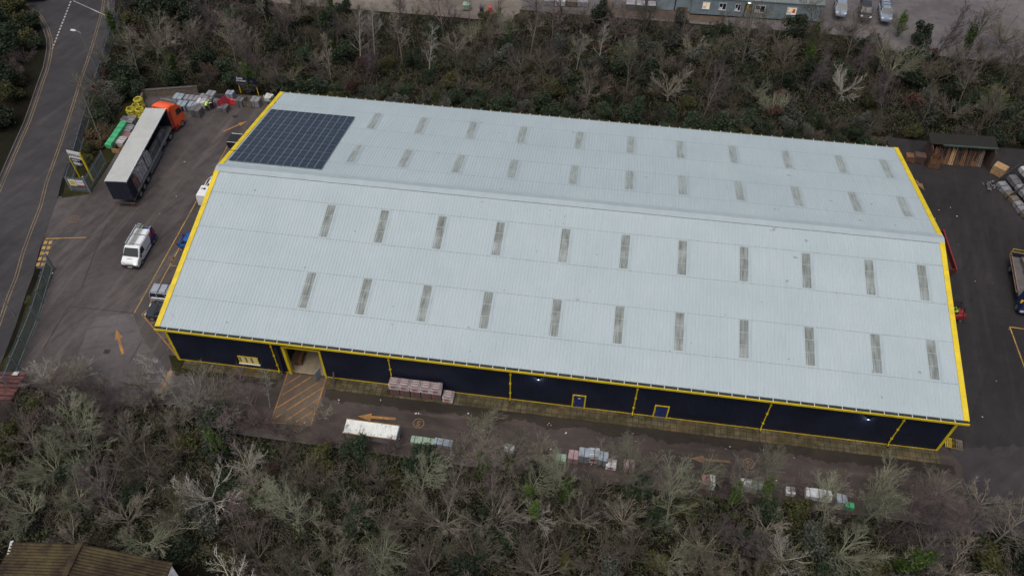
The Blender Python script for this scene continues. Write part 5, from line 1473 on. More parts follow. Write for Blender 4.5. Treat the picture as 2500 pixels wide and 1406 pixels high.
# pallets and rails at the front right corner
for lc, lab, m in (((76.02,1.45,0.00),"yellow timber pallet leaning at the front right warehouse corner",'yellow_dirty'),((76.67,1.36,0.00),"grey timber pallet beside the yellow one at the right corner",'timber_grey')):
    t = thing("pallet", lab, "pallet", (lc[0],lc[1],0.012), R(80))
    mb = MB()
    for k in range(6): mb.box(-0.55,0.55,-0.4+k*0.16-0.05,-0.4+k*0.16+0.05,0.10,0.13)
    mb.build("boards", M[m], t)
    mb = MB()
    for x in (-0.5,0,0.5): mb.box(x-0.04,x+0.04,-0.45,0.45,0.0,0.0995)
    mb.build("bearers", M['timber_grey'], t)
t = thing("pallet", "yellow slatted frame standing against the right gable wall", "pallet", (75.35,12.3,0.006), R(-80))
mb = MB()
for k in range(5): mb.box(-0.9,0.9,0.06,0.10,0.1+k*0.3,0.22+k*0.3)
mb.build("boards", M['yellow_dirty'], t)
mb = MB()
for x in (-0.8,0,0.8): mb.box(x-0.05,x+0.05,0.0,0.0595,0.0,1.5)
mb.build("bearers", M['timber_grey'], t)

# ---------------------------------------------------------------- right yard: timber shed, rack, packs
s0, s1 = Vector((81.39,42.14,0.00)), Vector((88.91,42.45,0.00))
ts = thing("timber_rack_shed", "open-fronted timber shed with a mossy green roof and leaning boards", "shed", (s0.x,s0.y,0.0), math.atan2((s1-s0).y,(s1-s0).x))
Lt = (s1-s0).length
MB().box(0,Lt,2.6,2.7,0,2.9).build("back_wall", M['timber_dark'], ts)
for x in (-0.06,Lt-0.04): MB().add([(x,0.2,0),(x,2.6,0),(x,2.6,2.9),(x,0.2,2.5),(x+0.1,0.2,0),(x+0.1,2.6,0),(x+0.1,2.6,2.9),(x+0.1,0.2,2.5)],[(0,1,2,3),(7,6,5,4),(0,4,5,1),(1,5,6,2),(2,6,7,3),(3,7,4,0)]).build("side_wall", M['timber_dark'], ts)
mb = MB(); mb.loft([[(-0.3,1.05,2.78),(Lt+0.3,1.05,2.78),(Lt+0.3,2.95,3.05),(-0.3,2.95,3.05)],[(-0.3,1.05,2.86),(Lt+0.3,1.05,2.86),(Lt+0.3,2.95,3.13),(-0.3,2.95,3.13)]])
mb.build("roof", M['moss_dark'], ts)
MB().box(1.2,Lt+0.3,0.85,1.049,2.70,2.88).build("fascia", M['green_roof'], ts)
for x in (2.0,3.9,5.8): MB().box(x-0.06,x+0.06,0.95,1.07,0,2.75).build("post", M['dark_steel'], ts)
mm = ('timber_orange','timber_dark','timber_orange','timber','timber_dark','timber_orange','timber_dark','timber_orange','timber_grey')  # shadow inside the shed is put into these darker timber colours
names_ = ("first","second","third","fourth","fifth","sixth","seventh","eighth","ninth")
for k in range(9):
    x = 0.7 + k*(Lt-1.3)/9
    t = thing("board_stack", f"{'orange brown' if 'orange' in mm[k] else 'fresh pale' if mm[k]=='timber' else 'dark brown' if 'dark' in mm[k] else 'weathered grey'} boards leaning in the shed, {names_[k]} stack from its left", "boards", ts.matrix_basis @ Vector((x,0.75,0.006)), ts.rotation_euler.z, "board stacks in the timber shed")
    mb = MB()
    for j in range(4): mb.bar((0.0+j*0.15,0.0-0.1*(j%2),0.02),(0.16+j*0.15,0.85,2.1-0.15*((k+j)%3)),0.13,0.05,(0,1,0))
    mb.build("boards", M[mm[k]], t)
crate((82.15,42.49,0.00), "orange brown timber cage standing at the left end of the shed", R(-3), 1.3, 1.2, 9, 'timber_orange')
def timber_pack(loc, lab, rz, sx, sy, n, m, z=0.006, name="timber_pack"):
    t = thing(name, lab, "timber pack", (loc[0],loc[1],z), rz)
    for k in range(n):
        mb = MB()
        for j in range(6):
            y = -sy/2 + sy*(j+0.5)/6
            o = 0.03*math.sin(k*3+j*7)
            mb.box(-sx/2+o,sx/2+o,y-sy/12.6,y+sy/12.6,0.1+k*0.2,0.28+k*0.2)
        mb.build("board_layer", M[m if (k % 2 or 'timber' not in m) else m], t)
    for x in (-sx*0.35,sx*0.35): MB().box(x-0.05,x+0.05,-sy/2,sy/2,0.0,0.098).build("bearer", M['timber_grey'], t)
    return t
timber_pack((89.90,42.05,0.00), "fresh pale timber stack between the shed and the grey rack", R(-40), 1.5, 1.2, 6, 'timber')
timber_pack((79.35,43.12,0.00), "orange brown timber pack by the back right roof corner", R(-3), 1.1, 0.9, 4, 'timber_orange')
timber_pack((80.46,43.12,0.00), "dark brown timber pack left of the shed", R(-3), 1.4, 1.0, 5, 'timber_dark')
# stepped rack of wrapped board packs, facing the yard
e0, e1 = Vector((88.89,39.83,0.00)), Vector((91.23,32.40,0.00))
ed = (e1-e0).normalized(); en = Vector((-ed.y, ed.x, 0)); rz_ = math.atan2(ed.y, ed.x)
rk = thing("cantilever_rack", "grey stepped cantilever rack of wrapped boards at the right edge", "rack", (e0.x,e0.y,0.0), rz_)
for x in (-0.2,2.6,5.4,8.2):
    MB().bar((x,4.6,0.0),(x,4.6,6.0),0.14).build("upright", M['dark_steel'], rk)
    MB().bar((x,0.0,0.15),(x,4.7,5.6),0.12).build("brace", M['dark_steel'], rk)
    for q in range(4): MB().bar((x,0.55+q*0.95,0.85+q*1.25),(x,4.6,0.85+q*1.25),0.1).build("arm", M['dark_steel'], rk)
kinds = ('wrap','timber_grey','wrap_dark','timber_grey','wrap_pale','wrap')
cnt = 0
row_n = ("lowest","second","third","fourth","top")
for q in range(5):
    for j in range(5):
        m = kinds[(q*2+j*3+ (q*j)%2) % 6]
        x = 0.95 + j*1.75; y = 0.75 + q*0.95; z = 0.02 + q*1.25 - (0.33 if q else 0)
        loc = e0 + ed*x + en*y
        wrapped_pack("board_pack", f"{'pale' if m in ('wrap_pale','wrap_white') else 'buff' if m=='timber' else 'weathered' if m=='timber_grey' else 'grey'} board pack on the right rack, {row_n[q]} shelf, {('first','second','third','fourth','fifth')[j]} from the shed", "board pack", (loc.x,loc.y,z+0.006), rz_+rng.uniform(-0.03,0.03), 1.66, 1.0+0.15*(q==4), 0.6, M[m], "board packs on the right rack", 1, False, 300+q*7+j)
hp = thing("rubbish_heap", "heap of torn pale wrapping at the foot of the rack", "heap", (88.53,39.55,0.00))
mb = MB(); rr_ = random.Random(3)
for k in range(40):
    c = Vector((rr_.gauss(0,0.45), rr_.gauss(0,0.4), rr_.uniform(0.02,0.3))); a__ = rr_.uniform(0,6.3); s_ = rr_.uniform(0.08,0.25)
    mb.obox(c, (s_*math.cos(a__), s_*math.sin(a__), 0.05), (-s_*0.5*math.sin(a__), s_*0.5*math.cos(a__), 0.03), (0,0,0.012))
mb.build("scraps", M['wrap_dark'], hp)
# red stack at the left edge of the front wood
rs = thing("tile_stack", "long stack of red clay tiles at the left edge below the fence", "tile stack", (-14.69,-5.54,0.00), R(5))
for k in range(7):
    MB().box(-1.3,1.35,-1.5+k*0.48,-1.12+k*0.48,0.0,0.9+0.08*math.sin(k*2)).build("tile_row", M['red_tile'], rs, bevel=0.03)
MB().loft([[(0.15,1.2,1.05),(0.75,1.25,1.03),(0.7,1.75,0.95),(0.2,1.7,0.95)],[(0.25,1.3,1.12),(0.6,1.3,1.1),(0.6,1.65,1.08),(0.3,1.6,1.1)]]).build("white_scrap", M['wrap_white'], rs)

# ---------------------------------------------------------------- buildings at the picture's edges
pc = thing("portable_cabin", "long grey green cabin with lit windows beyond the wood", "cabin", (51.9,73.6,0.0), R(1.5))
LC, DC, HC = 19.6, 6.0, 2.9
MB().box(0,LC,0,DC,0.25,HC).build("wall", M['cabin'], pc)
MB().box(-0.12,LC+0.12,-0.12,DC+0.12,HC+0.001,HC+0.14).build("roof", M['cabin_roof'], pc)
mb = MB()
for k in range(33): mb.box(k*0.6+0.05,k*0.6+0.09,-0.022,-0.003,0.28,HC-0.02)
mb.build("wall_ribs", M['cabin'], pc)
mb = MB()
for k in range(9): mb.box(0.3+k*2.35,0.8+k*2.35,0.2,0.6,-0.02,0.249)
mb.build("footing", M['dark_steel'], pc)
for x, wd, item, lit in ((1.7,1.0,'wrap_white','lit_dim'),(4.2,0.95,'timber','inside'),(6.6,0.7,'wrap_white','inside'),(9.6,1.35,'wrap_white','inside'),(14.3,1.35,'orange_item','lit_dim')):
    f_ = MB()
    z0, z1 = 1.25, 2.25
    f_.box(x-0.07,x+wd+0.07,-0.07,-0.024,z0-0.07,z0); f_.box(x-0.07,x+wd+0.07,-0.07,-0.024,z1,z1+0.07); f_.box(x-0.07,x,-0.07,-0.024,z0+0.001,z1-0.001); f_.box(x+wd,x+wd+0.07,-0.07,-0.024,z0+0.001,z1-0.001); f_.box(x+wd/2-0.03,x+wd/2+0.03,-0.065,-0.024,z0+0.001,z1-0.001)
    fo = f_.build("window", M['white_metal'], pc)
    MB().box(x+0.001,x+wd-0.001,-0.035,-0.0235,z0,z1).build("window_pane", M[lit] if lit != 'inside' else M['glass'], fo)
    MB().box(x-0.1,x+wd+0.1,-0.12,-0.071,z0-0.1,z0-0.04).build("window_sill", M['sign_white'], fo)
    MB().box(x+0.05,x+wd*0.45,-0.041,-0.0355,z0+0.02,z0+0.38).build("window_blind", M['sign_white'], fo)
    if item == 'orange_item': MB().loft([[(x+wd*0.58,-0.044,z0+0.15),(x+wd*0.9,-0.044,z0+0.15),(x+wd*0.88,-0.044,z0+0.8),(x+wd*0.62,-0.044,z0+0.8)],[(x+wd*0.58,-0.036,z0+0.15),(x+wd*0.9,-0.036,z0+0.15),(x+wd*0.88,-0.036,z0+0.8),(x+wd*0.62,-0.036,z0+0.8)]]).build("hung_jacket", M['orange_item'], fo)
fd = MB()
fd.box(7.95,8.05,-0.09,-0.024,0.3,2.5); fd.box(8.95,9.05,-0.09,-0.024,0.3,2.5); fd.box(8.051,8.949,-0.09,-0.024,2.4,2.5)
fo = fd.build("doorway", M['dark_steel'], pc)
MB().box(8.052,8.948,-0.03,-0.0235,0.3,2.39).build("door_opening", M['inside'], fo)
MB().box(8.25,8.7,-0.06,-0.031,1.25,2.3).build("lit_panel", M['sign_yellow'], fo)
MB().add([(8.15,-0.12,0.32),(8.85,-0.5,0.32),(8.85,-0.5,1.2),(8.15,-0.12,1.2),(8.15,-0.08,0.32),(8.85,-0.46,0.32),(8.85,-0.46,1.2),(8.15,-0.08,1.2)],[(0,1,2,3),(7,6,5,4),(0,4,5,1),(1,5,6,2),(2,6,7,3),(3,7,4,0)]).build("half_door", M['wrap_blue'], fo)
bl2 = MB().box(8.3,8.7,-0.2,-0.024,2.55,2.68).build("door_lamp", M['lamp_glow'], pc)
bl2.data.materials[0] = glow("cabin lamp lens", (0.95,1.0,0.95), 1.3)
for x0, wd, mm_, lab, dk in ((46.85,2.6,'cabin_blue',"blue grey steel store left of the open bay beyond the wood",0),(49.6,4.3,'cabin_blue',"wider blue grey store with rusty foot beyond the wood",1)):
    t = thing("steel_store", lab, "store", (x0-(0.05 if not dk else 0.0),74.35,0.0), R(1.0))
    MB().box(0,wd,0,5,0.05,2.7).build("wall", M[mm_], t); MB().box(-0.05,wd+0.05,-0.05,5.05,2.701,2.8).build("roof", M['cabin_roof'], t)
    mb = MB()
    for k in range(int(wd/0.3)): mb.box(k*0.3+0.05,k*0.3+0.12,-0.03,-0.003,0.1,2.65)
    mb.build("wall_ribs", M[mm_], t)
    if dk: MB().box(0.3,2.0,-0.034,-0.031,0.12,0.75).build("rust_patch", M['timber_orange'], t)
    MB().box(wd-0.001 if not dk else wd,wd+0.06,-0.02,0.1,0.05,2.7).build("corner_post", M['timber_grey'], t)
ob = thing("open_bay", "dark open bay with a striped shutter beside the grey cabin", "bay", (54.1,74.5,0.0), R(1.0))
MB().box(0,-0.08+2.6,3.0,3.1,0,2.7).build("back_wall", M['black'], ob); MB().box(-0.02,2.55,0.2,3.1,2.701,2.85).build("roof", M['cabin_roof'], ob)
MB().box(1.3,2.5,0.1,0.2,0.0,2.6).build("shutter", M['wrap'], ob)
for lc, lab in (((42.74,73.77,0.00),"grey wheeled bin at the left of the row of bins beyond the wood"),((44.32,73.77,0.00),"grey wheeled bin in the middle of the row beyond the wood"),((45.89,73.88,0.00),"grey wheeled bin at the right of the row beyond the wood")):
    t = thing("wheeled_bin", lab, "bin", (lc[0],lc[1],0.0), 0.02, "wheeled bins beyond the wood")
    MB().loft([[(-0.55,-0.4,0.15),(0.55,-0.4,0.15),(0.55,0.4,0.15),(-0.55,0.4,0.15)],[(-0.68,-0.5,1.15),(0.68,-0.5,1.15),(0.68,0.5,1.15),(-0.68,0.5,1.15)]]).build("tub", M['bin'], t)
    MB().loft([[(-0.7,-0.53,1.152),(0.7,-0.53,1.152),(0.7,0.53,1.152),(-0.7,0.53,1.152)],[(-0.65,-0.3,1.35),(0.65,-0.3,1.35),(0.65,0.45,1.38),(-0.65,0.45,1.38)]]).build("lid", M['wrap'], t)
    for x in (-0.45,0.45):
        for y in (-0.33,0.33): MB().lathe([(0.07,-0.02),(0.075,0.0),(0.07,0.02)],(x,y,0.076),8,'y').build("castor", M['black'], t)
for k in range(4):
    lc = (30.13,73.58,0.00)
    timber_pack((lc[0]+k*1.75,lc[1]+0.15*k), f"grey board stack beyond the wood, {('first','second','third','fourth')[k]} from the left", 0.02, 1.6, 1.5, 4, ('wrap','wrap_white','timber_grey','wrap')[k], 0.0, "board_stack")
lc = (40.82,74.20,0.00)
crate((lc[0],lc[1]), "pale grey cage beside the bins beyond the wood", 0.02, 1.0, 1.0, 7, 'wrap')
for i_, (lc, lab, c_) in enumerate((((17.79,70.05,0.00),"pale green plastic tank at the edge of the tan yard",'pale_green'),((20.17,69.57,0.00),"navy drum at the edge of the tan yard",'navy_paint'),((21.46,69.88,0.00),"red drum at the edge of the tan yard",'red_plastic'))):
    t = thing("drum" if i_ else "water_tank", lab, "drum" if i_ else "tank", (lc[0],lc[1],0.0))
    if i_: 
        MB().lathe([(0.28,0),(0.3,0.02),(0.3,0.3),(0.315,0.32),(0.3,0.34),(0.3,0.6),(0.315,0.62),(0.3,0.64),(0.3,0.88),(0.27,0.9)],(0,0,0),16).build("barrel", M[c_], t)
    else:
        MB().box(-0.6,0.6,-0.5,0.5,0.15,1.1).build("tank", M[c_], t, bevel=0.12)
    MB().lathe([(0.06,0.0),(0.06,0.04)],(0.1,0.1,0.9 if i_ else 1.1),8).build("cap", M['black'], t)
bxc = thing("boulder", "pale concrete block showing above the back gutter", "block", (12.9,39.3,0.0), R(5))
MB().box(-0.9,0.9,-0.6,0.6,0.0,3.9).build("block", M['concrete'], bxc, bevel=0.05); MB().box(-0.95,0.95,-0.65,0.65,3.901,4.0).build("cap", M['concrete'], bxc)
bxc.name = "concrete_pier"
# mossy brown corrugated barn at the bottom left
bn = thing("old_barn", "old barn with a mossy brown corrugated roof at the bottom left", "barn", (3.0,-21.3,0.0), R(1))
mb = MB()
for sgn, half, zr, ze in ((-1,6.3,5.6,4.2),(1,7.1,5.6,4.1)):
    rows = []
    nn = 112
    for k in range(nn+1):
        y = -14 + 14*k/nn
        rows.append((y, 0.11 if k % 2 else 0.0))
    vs = [(0,y,zr+z) for y, z in rows] + [(sgn*half,y,ze+z) for y, z in rows] + [(0,y,zr-0.08+z) for y, z in rows] + [(sgn*half,y,ze-0.08+z) for y, z in rows]
    k = len(rows)
    mb.add(vs, [(i,i+1,k+i+1,k+i) for i in range(k-1)] + [(2*k+i,2*k+i+1,3*k+i+1,3*k+i) for i in range(k-1)])
mb.build("roof", M['brown_roof'], bn)
MB().box(-0.22,0.22,-14.05,0.05,5.66,5.75).build("ridge_cap", M['brown_roof'], bn)
mb = MB(); mb.add([(-6.0,-0.25,0),(6.8,-0.25,0),(6.8,-0.25,4.05),(0,-0.25,5.5),(-6.0,-0.25,4.15),(-6.0,-0.35,0),(6.8,-0.35,0),(6.8,-0.35,4.05),(0,-0.35,5.5),(-6.0,-0.35,4.15)],[(0,1,2,3,4),(9,8,7,6,5),(0,5,6,1),(1,6,7,2),(2,7,8,3),(3,8,9,4),(4,9,5,0)])
mb.build("gable_wall", M['timber_dark'], bn)
for x in (-6.0,6.7): MB().box(x,x+0.1,-14,-0.36,0,4.0).build("side_wall", M['timber_dark'], bn)
MB().add([(7.12,-0.3,4.12),(8.6,-1.6,3.3),(8.6,-9,3.3),(7.12,-9,4.12),(7.12,-0.3,4.0),(8.6,-1.6,3.2),(8.6,-9,3.2),(7.12,-9,4.0)],[(0,3,2,1),(4,5,6,7),(0,1,5,4),(1,2,6,5),(2,3,7,6),(3,0,4,7)]).build("lean_to_roof", M['wrap'], bn)
MB().bar((-6.45,0.1,4.15),(-6.1,-1.0,4.22),0.25,0.12).build("roof_end_cap", M['wrap_pale'], bn)

# ---------------------------------------------------------------- people
def figure(name, label, loc, rz, joints, clothes, hgt=1.76, seat=False):
    """one continuous skinned body; joints maps names to positions for a person facing +x"""
    t = thing(name, label, "person", loc, rz)
    J = dict(joints)
    V, E, Rr = [], [], []
    def add(p, r, link_to=None):
        V.append(p); Rr.append(r)
        if link_to is not None: E.append((link_to, len(V)-1))
        return len(V)-1
    pel = add(J['pelvis'], 0.145)
    waist = add(J['waist'], 0.13, pel); chest = add(J['chest'], 0.155, waist); neck = add(J['neck'], 0.06, chest)
    head0 = add(J['head'], 0.085, neck); head1 = add(J['crown'], 0.092, head0)
    f = Vector(J['face'])
    nose = add(tuple(Vector(J['head']) + f*0.10), 0.028, head0)
    for s in ('l','r'):
        hip = add(J['hip_'+s], 0.095, pel); kn = add(J['knee_'+s], 0.062, hip); an = add(J['ankle_'+s], 0.045, kn); add(J['toe_'+s], 0.042, an)
        sh_ = add(J['shoulder_'+s], 0.065, chest); el = add(J['elbow_'+s], 0.046, sh_); wr = add(J['wrist_'+s], 0.032, el); pa = add(J['palm_'+s], 0.036, wr)
        d = (Vector(J['palm_'+s]) - Vector(J['wrist_'+s])).normalized(); side = d.cross(Vector((0.3,0.2,0.9))).normalized(); dn = d.cross(side)
        for q in range(4):
            k1 = add(tuple(Vector(J['palm_'+s]) + side*(q-1.5)*0.021 + d*0.045), 0.0095, pa)
            add(tuple(Vector(J['palm_'+s]) + side*(q-1.5)*0.022 + d*(0.075-0.006*abs(q-1)) + dn*0.02), 0.0085, k1)
        th = add(tuple(Vector(J['palm_'+s]) + side*0.05 - d*0.005 + dn*0.01), 0.011, pa)
        add(tuple(Vector(J['palm_'+s]) + side*0.065 + d*0.03 + dn*0.02), 0.0095, th)
    me = bpy.data.meshes.new("body"); me.from_pydata(V, E, [])
    o = bpy.data.objects.new("body", me); COL.objects.link(o)
    md = o.modifiers.new("skin", 'SKIN')
    for i, sv in enumerate(me.skin_vertices[0].data):
        sv.radius = (Rr[i], Rr[i]); sv.use_root = (i == 0)
    sb = o.modifiers.new("sub", 'SUBSURF'); sb.levels = 1; sb.render_levels = 1
    dg = bpy.context.evaluated_depsgraph_get(); dg.update()
    me2 = bpy.data.meshes.new_from_object(o.evaluated_get(dg)); bpy.data.objects.remove(o)
    me2.materials.clear()
    for m in (M['dark_cloth'], M['skin']): me2.materials.append(m)
    hp_ = Vector(J['head']); pl_, pr_ = Vector(J['palm_l']), Vector(J['palm_r'])
    for p in me2.polygons:
        c = p.center
        p.material_index = 1 if (c-hp_).length < 0.2 or (c-pl_).length < 0.11 or (c-pr_).length < 0.11 else 0
        p.use_smooth = True
    link("body", me2, t)
    # jacket: a slightly larger shell round trunk and upper arms
    mb = MB()
    a_, b_, c_ = Vector(J['pelvis']), Vector(J['waist']), Vector(J['chest'])
    mb.tube([a_ + (a_-b_)*0.35, a_, b_, c_, c_ + (Vector(J['neck'])-c_)*0.55], [0.185,0.19,0.18,0.205,0.11], 14)
    for s in ('l','r'):
        mb.tube([J['shoulder_'+s], J['elbow_'+s], tuple(Vector(J['elbow_'+s]).lerp(Vector(J['wrist_'+s]),0.85))], [0.098,0.075,0.055], 10)
    jk = mb.build("jacket", M[clothes[0]], t, smooth=True)
    mb = MB()
    for f_ in (0.15, 0.75):
        p = a_.lerp(c_, f_); d = (c_-a_).normalized()
        mb.tube([p - d*0.03, p + d*0.03], [0.207,0.213], 14)
    mb.build("reflective_band", M['reflective'], jk)
    cr = Vector(J['crown']); up = (cr - Vector(J['head'])).normalized()
    mb = MB(); mb.tube([cr - up*0.07, cr - up*0.02, cr + up*0.05, cr + up*0.095], [0.118,0.122,0.10,0.03], 12)
    mb.build(clothes[2], M[clothes[1]], t, smooth=True)
    for s in (-1,1):
        sd_ = Vector((0,1,0)); p = Vector(J['head']) + f*0.088 + sd_*s*0.035 + up*0.03
        MB().lathe([(0.004,-0.008),(0.011,0.0),(0.004,0.008)],tuple(p),6).build("eye", M['black'], t)
    return t
bend = {'pelvis':(0,0,0.95),'waist':(0.14,0,1.10),'chest':(0.38,0,1.20),'neck':(0.56,0,1.22),'head':(0.68,0,1.20),'crown':(0.80,0,1.24),'face':(0.55,0,-0.83),
 'hip_l':(0,0.10,0.90),'knee_l':(0.07,0.13,0.50),'ankle_l':(-0.02,0.14,0.08),'toe_l':(0.16,0.16,0.045),'hip_r':(0,-0.10,0.90),'knee_r':(0.10,-0.13,0.50),'ankle_r':(0.05,-0.15,0.08),'toe_r':(0.23,-0.17,0.045),
 'shoulder_l':(0.44,0.20,1.17),'elbow_l':(0.52,0.23,0.90),'wrist_l':(0.66,0.14,0.72),'palm_l':(0.71,0.12,0.65),'shoulder_r':(0.44,-0.20,1.17),'elbow_r':(0.50,-0.23,0.90),'wrist_r':(0.64,-0.15,0.72),'palm_r':(0.69,-0.13,0.65)}
figure("person", "person in a lime hi-vis jacket bending over beside the packs", (*(-12.16,39.93,0.00)[:2],0.006), R(75), bend, ('hivis','hivis','hood'))
figure("person", "person in a dark jacket with pale bands bending towards the packs", (*(-11.64,40.37,0.00)[:2],0.006), R(120), bend, ('dark_cloth','dark_cloth','cap'))
sitp = {'pelvis':(-0.25,0,1.22),'waist':(-0.27,0,1.38),'chest':(-0.24,0,1.60),'neck':(-0.21,0,1.76),'head':(-0.17,0,1.86),'crown':(-0.18,0,1.97),'face':(1,0,0),
 'hip_l':(-0.2,0.10,1.20),'knee_l':(0.22,0.14,1.18),'ankle_l':(0.30,0.14,0.84),'toe_l':(0.44,0.15,0.80),'hip_r':(-0.2,-0.10,1.20),'knee_r':(0.22,-0.14,1.18),'ankle_r':(0.30,-0.14,0.84),'toe_r':(0.44,-0.15,0.80),
 'shoulder_l':(-0.24,0.20,1.58),'elbow_l':(-0.05,0.25,1.38),'wrist_l':(0.18,0.14,1.42),'palm_l':(0.25,0.12,1.44),'shoulder_r':(-0.24,-0.20,1.58),'elbow_r':(-0.05,-0.25,1.38),'wrist_r':(0.18,-0.14,1.42),'palm_r':(0.25,-0.12,1.44)}
figure("person", "person in a lime hi-vis jacket sitting at the forklift controls", (79.15,17.2,0.0), R(-172), sitp, ('hivis','dark_cloth','hair'))

# scraps of torn wrapping blown about the lane and the yards
mb = MB(); rr_ = random.Random(44)
for k in range(70):
    if k < 42: x, y, z = rr_.uniform(14,74), rr_.choice((rr_.uniform(-2.6,-1.3), rr_.uniform(-5.6,-4.4))), 0.02
    elif k < 56: x, y, z = rr_.uniform(77,90), rr_.uniform(2,40), 0.02
    else: x, y, z = rr_.uniform(-20,-3), rr_.uniform(-2,40), 0.02
    a__ = rr_.uniform(0,6.28); s_ = rr_.uniform(0.03,0.10)
    mb.obox((x,y,z+0.012), (s_*math.cos(a__), s_*math.sin(a__), 0.01), (-s_*0.6*math.sin(a__), s_*0.6*math.cos(a__), 0.008), (0,0,0.006))
tag(mb.build("litter", M['wrap_pale']), kind="stuff")

# ---------------------------------------------------------------- trees and undergrowth
def rand_perp(d, r_):
    v = Vector((r_.gauss(0,1), r_.gauss(0,1), r_.gauss(0,1)))
    v -= d * v.dot(d)
    return v.normalized()

def grow(r_, out, p, d, ln, rad, lvl, spec):
    """one branch and its children; out[lvl] collects (points, radii)"""
    nseg = spec['seg'][lvl]; pts = [p.copy()]; rs = [rad]
    dirs = []
    wob = spec['wob'][lvl]; trop = spec['trop'][lvl]
    d = d.copy()
    for i in range(nseg):
        d = (d + rand_perp(d, r_)*wob*r_.uniform(0.3,1.0) + Vector((0,0,trop))).normalized()
        p = p + d*(ln/nseg)
        pts.append(p.copy()); dirs.append(d.copy())
        rs.append(rad*(1-0.75*(i+1)/nseg))
    out[lvl].append((pts, rs))
    if lvl+1 >= len(spec['seg']): return
    n = spec['n'][lvl+1]; n = max(1, int(round(n*r_.uniform(0.75,1.25))))
    st = spec['start'][lvl]
    for k in range(n):
        f = st + (1-st)*((k + r_.random())/n)
        i = min(nseg-1, int(f*nseg)); ff = f*nseg - i
        b = pts[i].lerp(pts[i+1], min(1,ff)); dd = dirs[i]
        a = spec['ang'][lvl+1]*r_.uniform(0.7,1.25)
        nd = (dd*math.cos(a) + rand_perp(dd, r_)*math.sin(a)).normalized()
        if nd.z < -0.35: nd.z *= 0.3; nd.normalize()
        l2 = ln*spec['ratio'][lvl+1]*(1.15 - 0.65*f)*r_.uniform(0.7,1.2)
        r2 = min(rs[i]*0.75, spec['rad'][lvl+1]*r_.uniform(0.8,1.15))
        grow(r_, out, b, nd, l2, r2, lvl+1, spec)

SPECS = {
 'spread': dict(seg=(3,7,5,3,2), wob=(0.10,0.17,0.22,0.28,0.3), trop=(0.05,0.05,0.04,0.03,0.0), n=(1,11,9,7,4), start=(0.40,0.18,0.12,0.10), ang=(0,0.92,0.58,0.58,0.55), ratio=(1,2.55,0.52,0.46,0.5), rad=(0.15,0.068,0.026,0.0125,0.0068)),
 'upright': dict(seg=(7,5,4,3,2), wob=(0.08,0.2,0.28,0.3,0.3), trop=(0.04,0.10,0.06,0.03,0.0), n=(1,18,7,6,5), start=(0.20,0.2,0.15,0.15), ang=(0,0.85,0.65,0.6,0.6), ratio=(1,0.56,0.5,0.5,0.5), rad=(0.11,0.038,0.0175,0.0105,0.0064)),
 'slim': dict(seg=(8,4,3,2), wob=(0.06,0.2,0.3,0.3), trop=(0.03,0.08,0.02,0.0), n=(1,22,8,6), start=(0.3,0.15,0.15), ang=(0,0.65,0.6,0.6), ratio=(1,0.26,0.5,0.5), rad=(0.085,0.026,0.0135,0.0095)),
 'thicket': dict(seg=(2,5,4,3,2), wob=(0.1,0.25,0.3,0.35,0.3), trop=(0.0,0.05,0.03,0.0,0.0), n=(1,13,8,6,4), start=(0.1,0.15,0.15,0.15), ang=(0,0.75,0.55,0.6,0.6), ratio=(1,3.4,0.45,0.5,0.5), rad=(0.07,0.025,0.0145,0.0095,0.0068)),
}
def bare_tree_meshes(seed, kind, H, bk):
    r_ = random.Random(seed); sp = SPECS[kind]; out = [[] for _ in sp['seg']]
    base = {'spread':0.25*H,'upright':0.95*H,'slim':0.95*H,'thicket':0.20*H}[kind]
    lean = Vector((r_.gauss(0,0.08), r_.gauss(0,0.08), 1)).normalized()
    grow(r_, out, Vector((0,0,-0.15)), lean, base, sp['rad'][0]*H/7.0, 0, sp)
    tk, cr = MB(), MB()
    for l, lst in enumerate(out):
        for pts, rs in lst:
            if l <= 1: tk.tube(pts, rs, 5 if l == 0 else 4, False)
            else: cr.tube(pts, [max(0.005,q) for q in rs], 3, False)
    return tk.mesh("trunk", BARK[bk]), cr.mesh("crown", BARK[bk if bk != 'purple' else 'purple'])

def leaf_cloud(seed, n, rx, ry, z0, z1, size, m, lumps=7, name="foliage"):
    """leaf-sized faces spread over lumps inside a crown volume"""
    r_ = random.Random(seed); mb = MB(); L_ = []
    for k in range(lumps):
        a = r_.uniform(0,6.28); q = math.sqrt(r_.random())*0.7
        L_.append((Vector((rx*q*math.cos(a), ry*q*math.sin(a), z0+(z1-z0)*r_.uniform(0.2,0.8))), r_.uniform(0.30,0.55)))
    for k in range(n):
        c, s_ = r_.choice(L_)
        v = Vector((r_.gauss(0,1), r_.gauss(0,1), r_.gauss(0,1))).normalized()*(r_.random()**0.35)
        p = c + Vector((v.x*rx*s_, v.y*ry*s_, v.z*(z1-z0)*0.5*s_*1.3))
        if p.z < 0.0: p.z = abs(p.z)*0.3
        u_ = Vector((r_.gauss(0,1), r_.gauss(0,1), r_.gauss(0,0.6))).normalized(); w_ = rand_perp(u_, r_)
        s2 = size*r_.uniform(0.5,1.3)
        mb.add([tuple(p-u_*s2), tuple(p+w_*s2*0.5), tuple(p+u_*s2), tuple(p-w_*s2*0.5)], [(0,1,2,3)])
    me = bpy.data.meshes.new(name); me.from_pydata(mb.v, [], mb.f); me.materials.append(m); me.update()
    return me

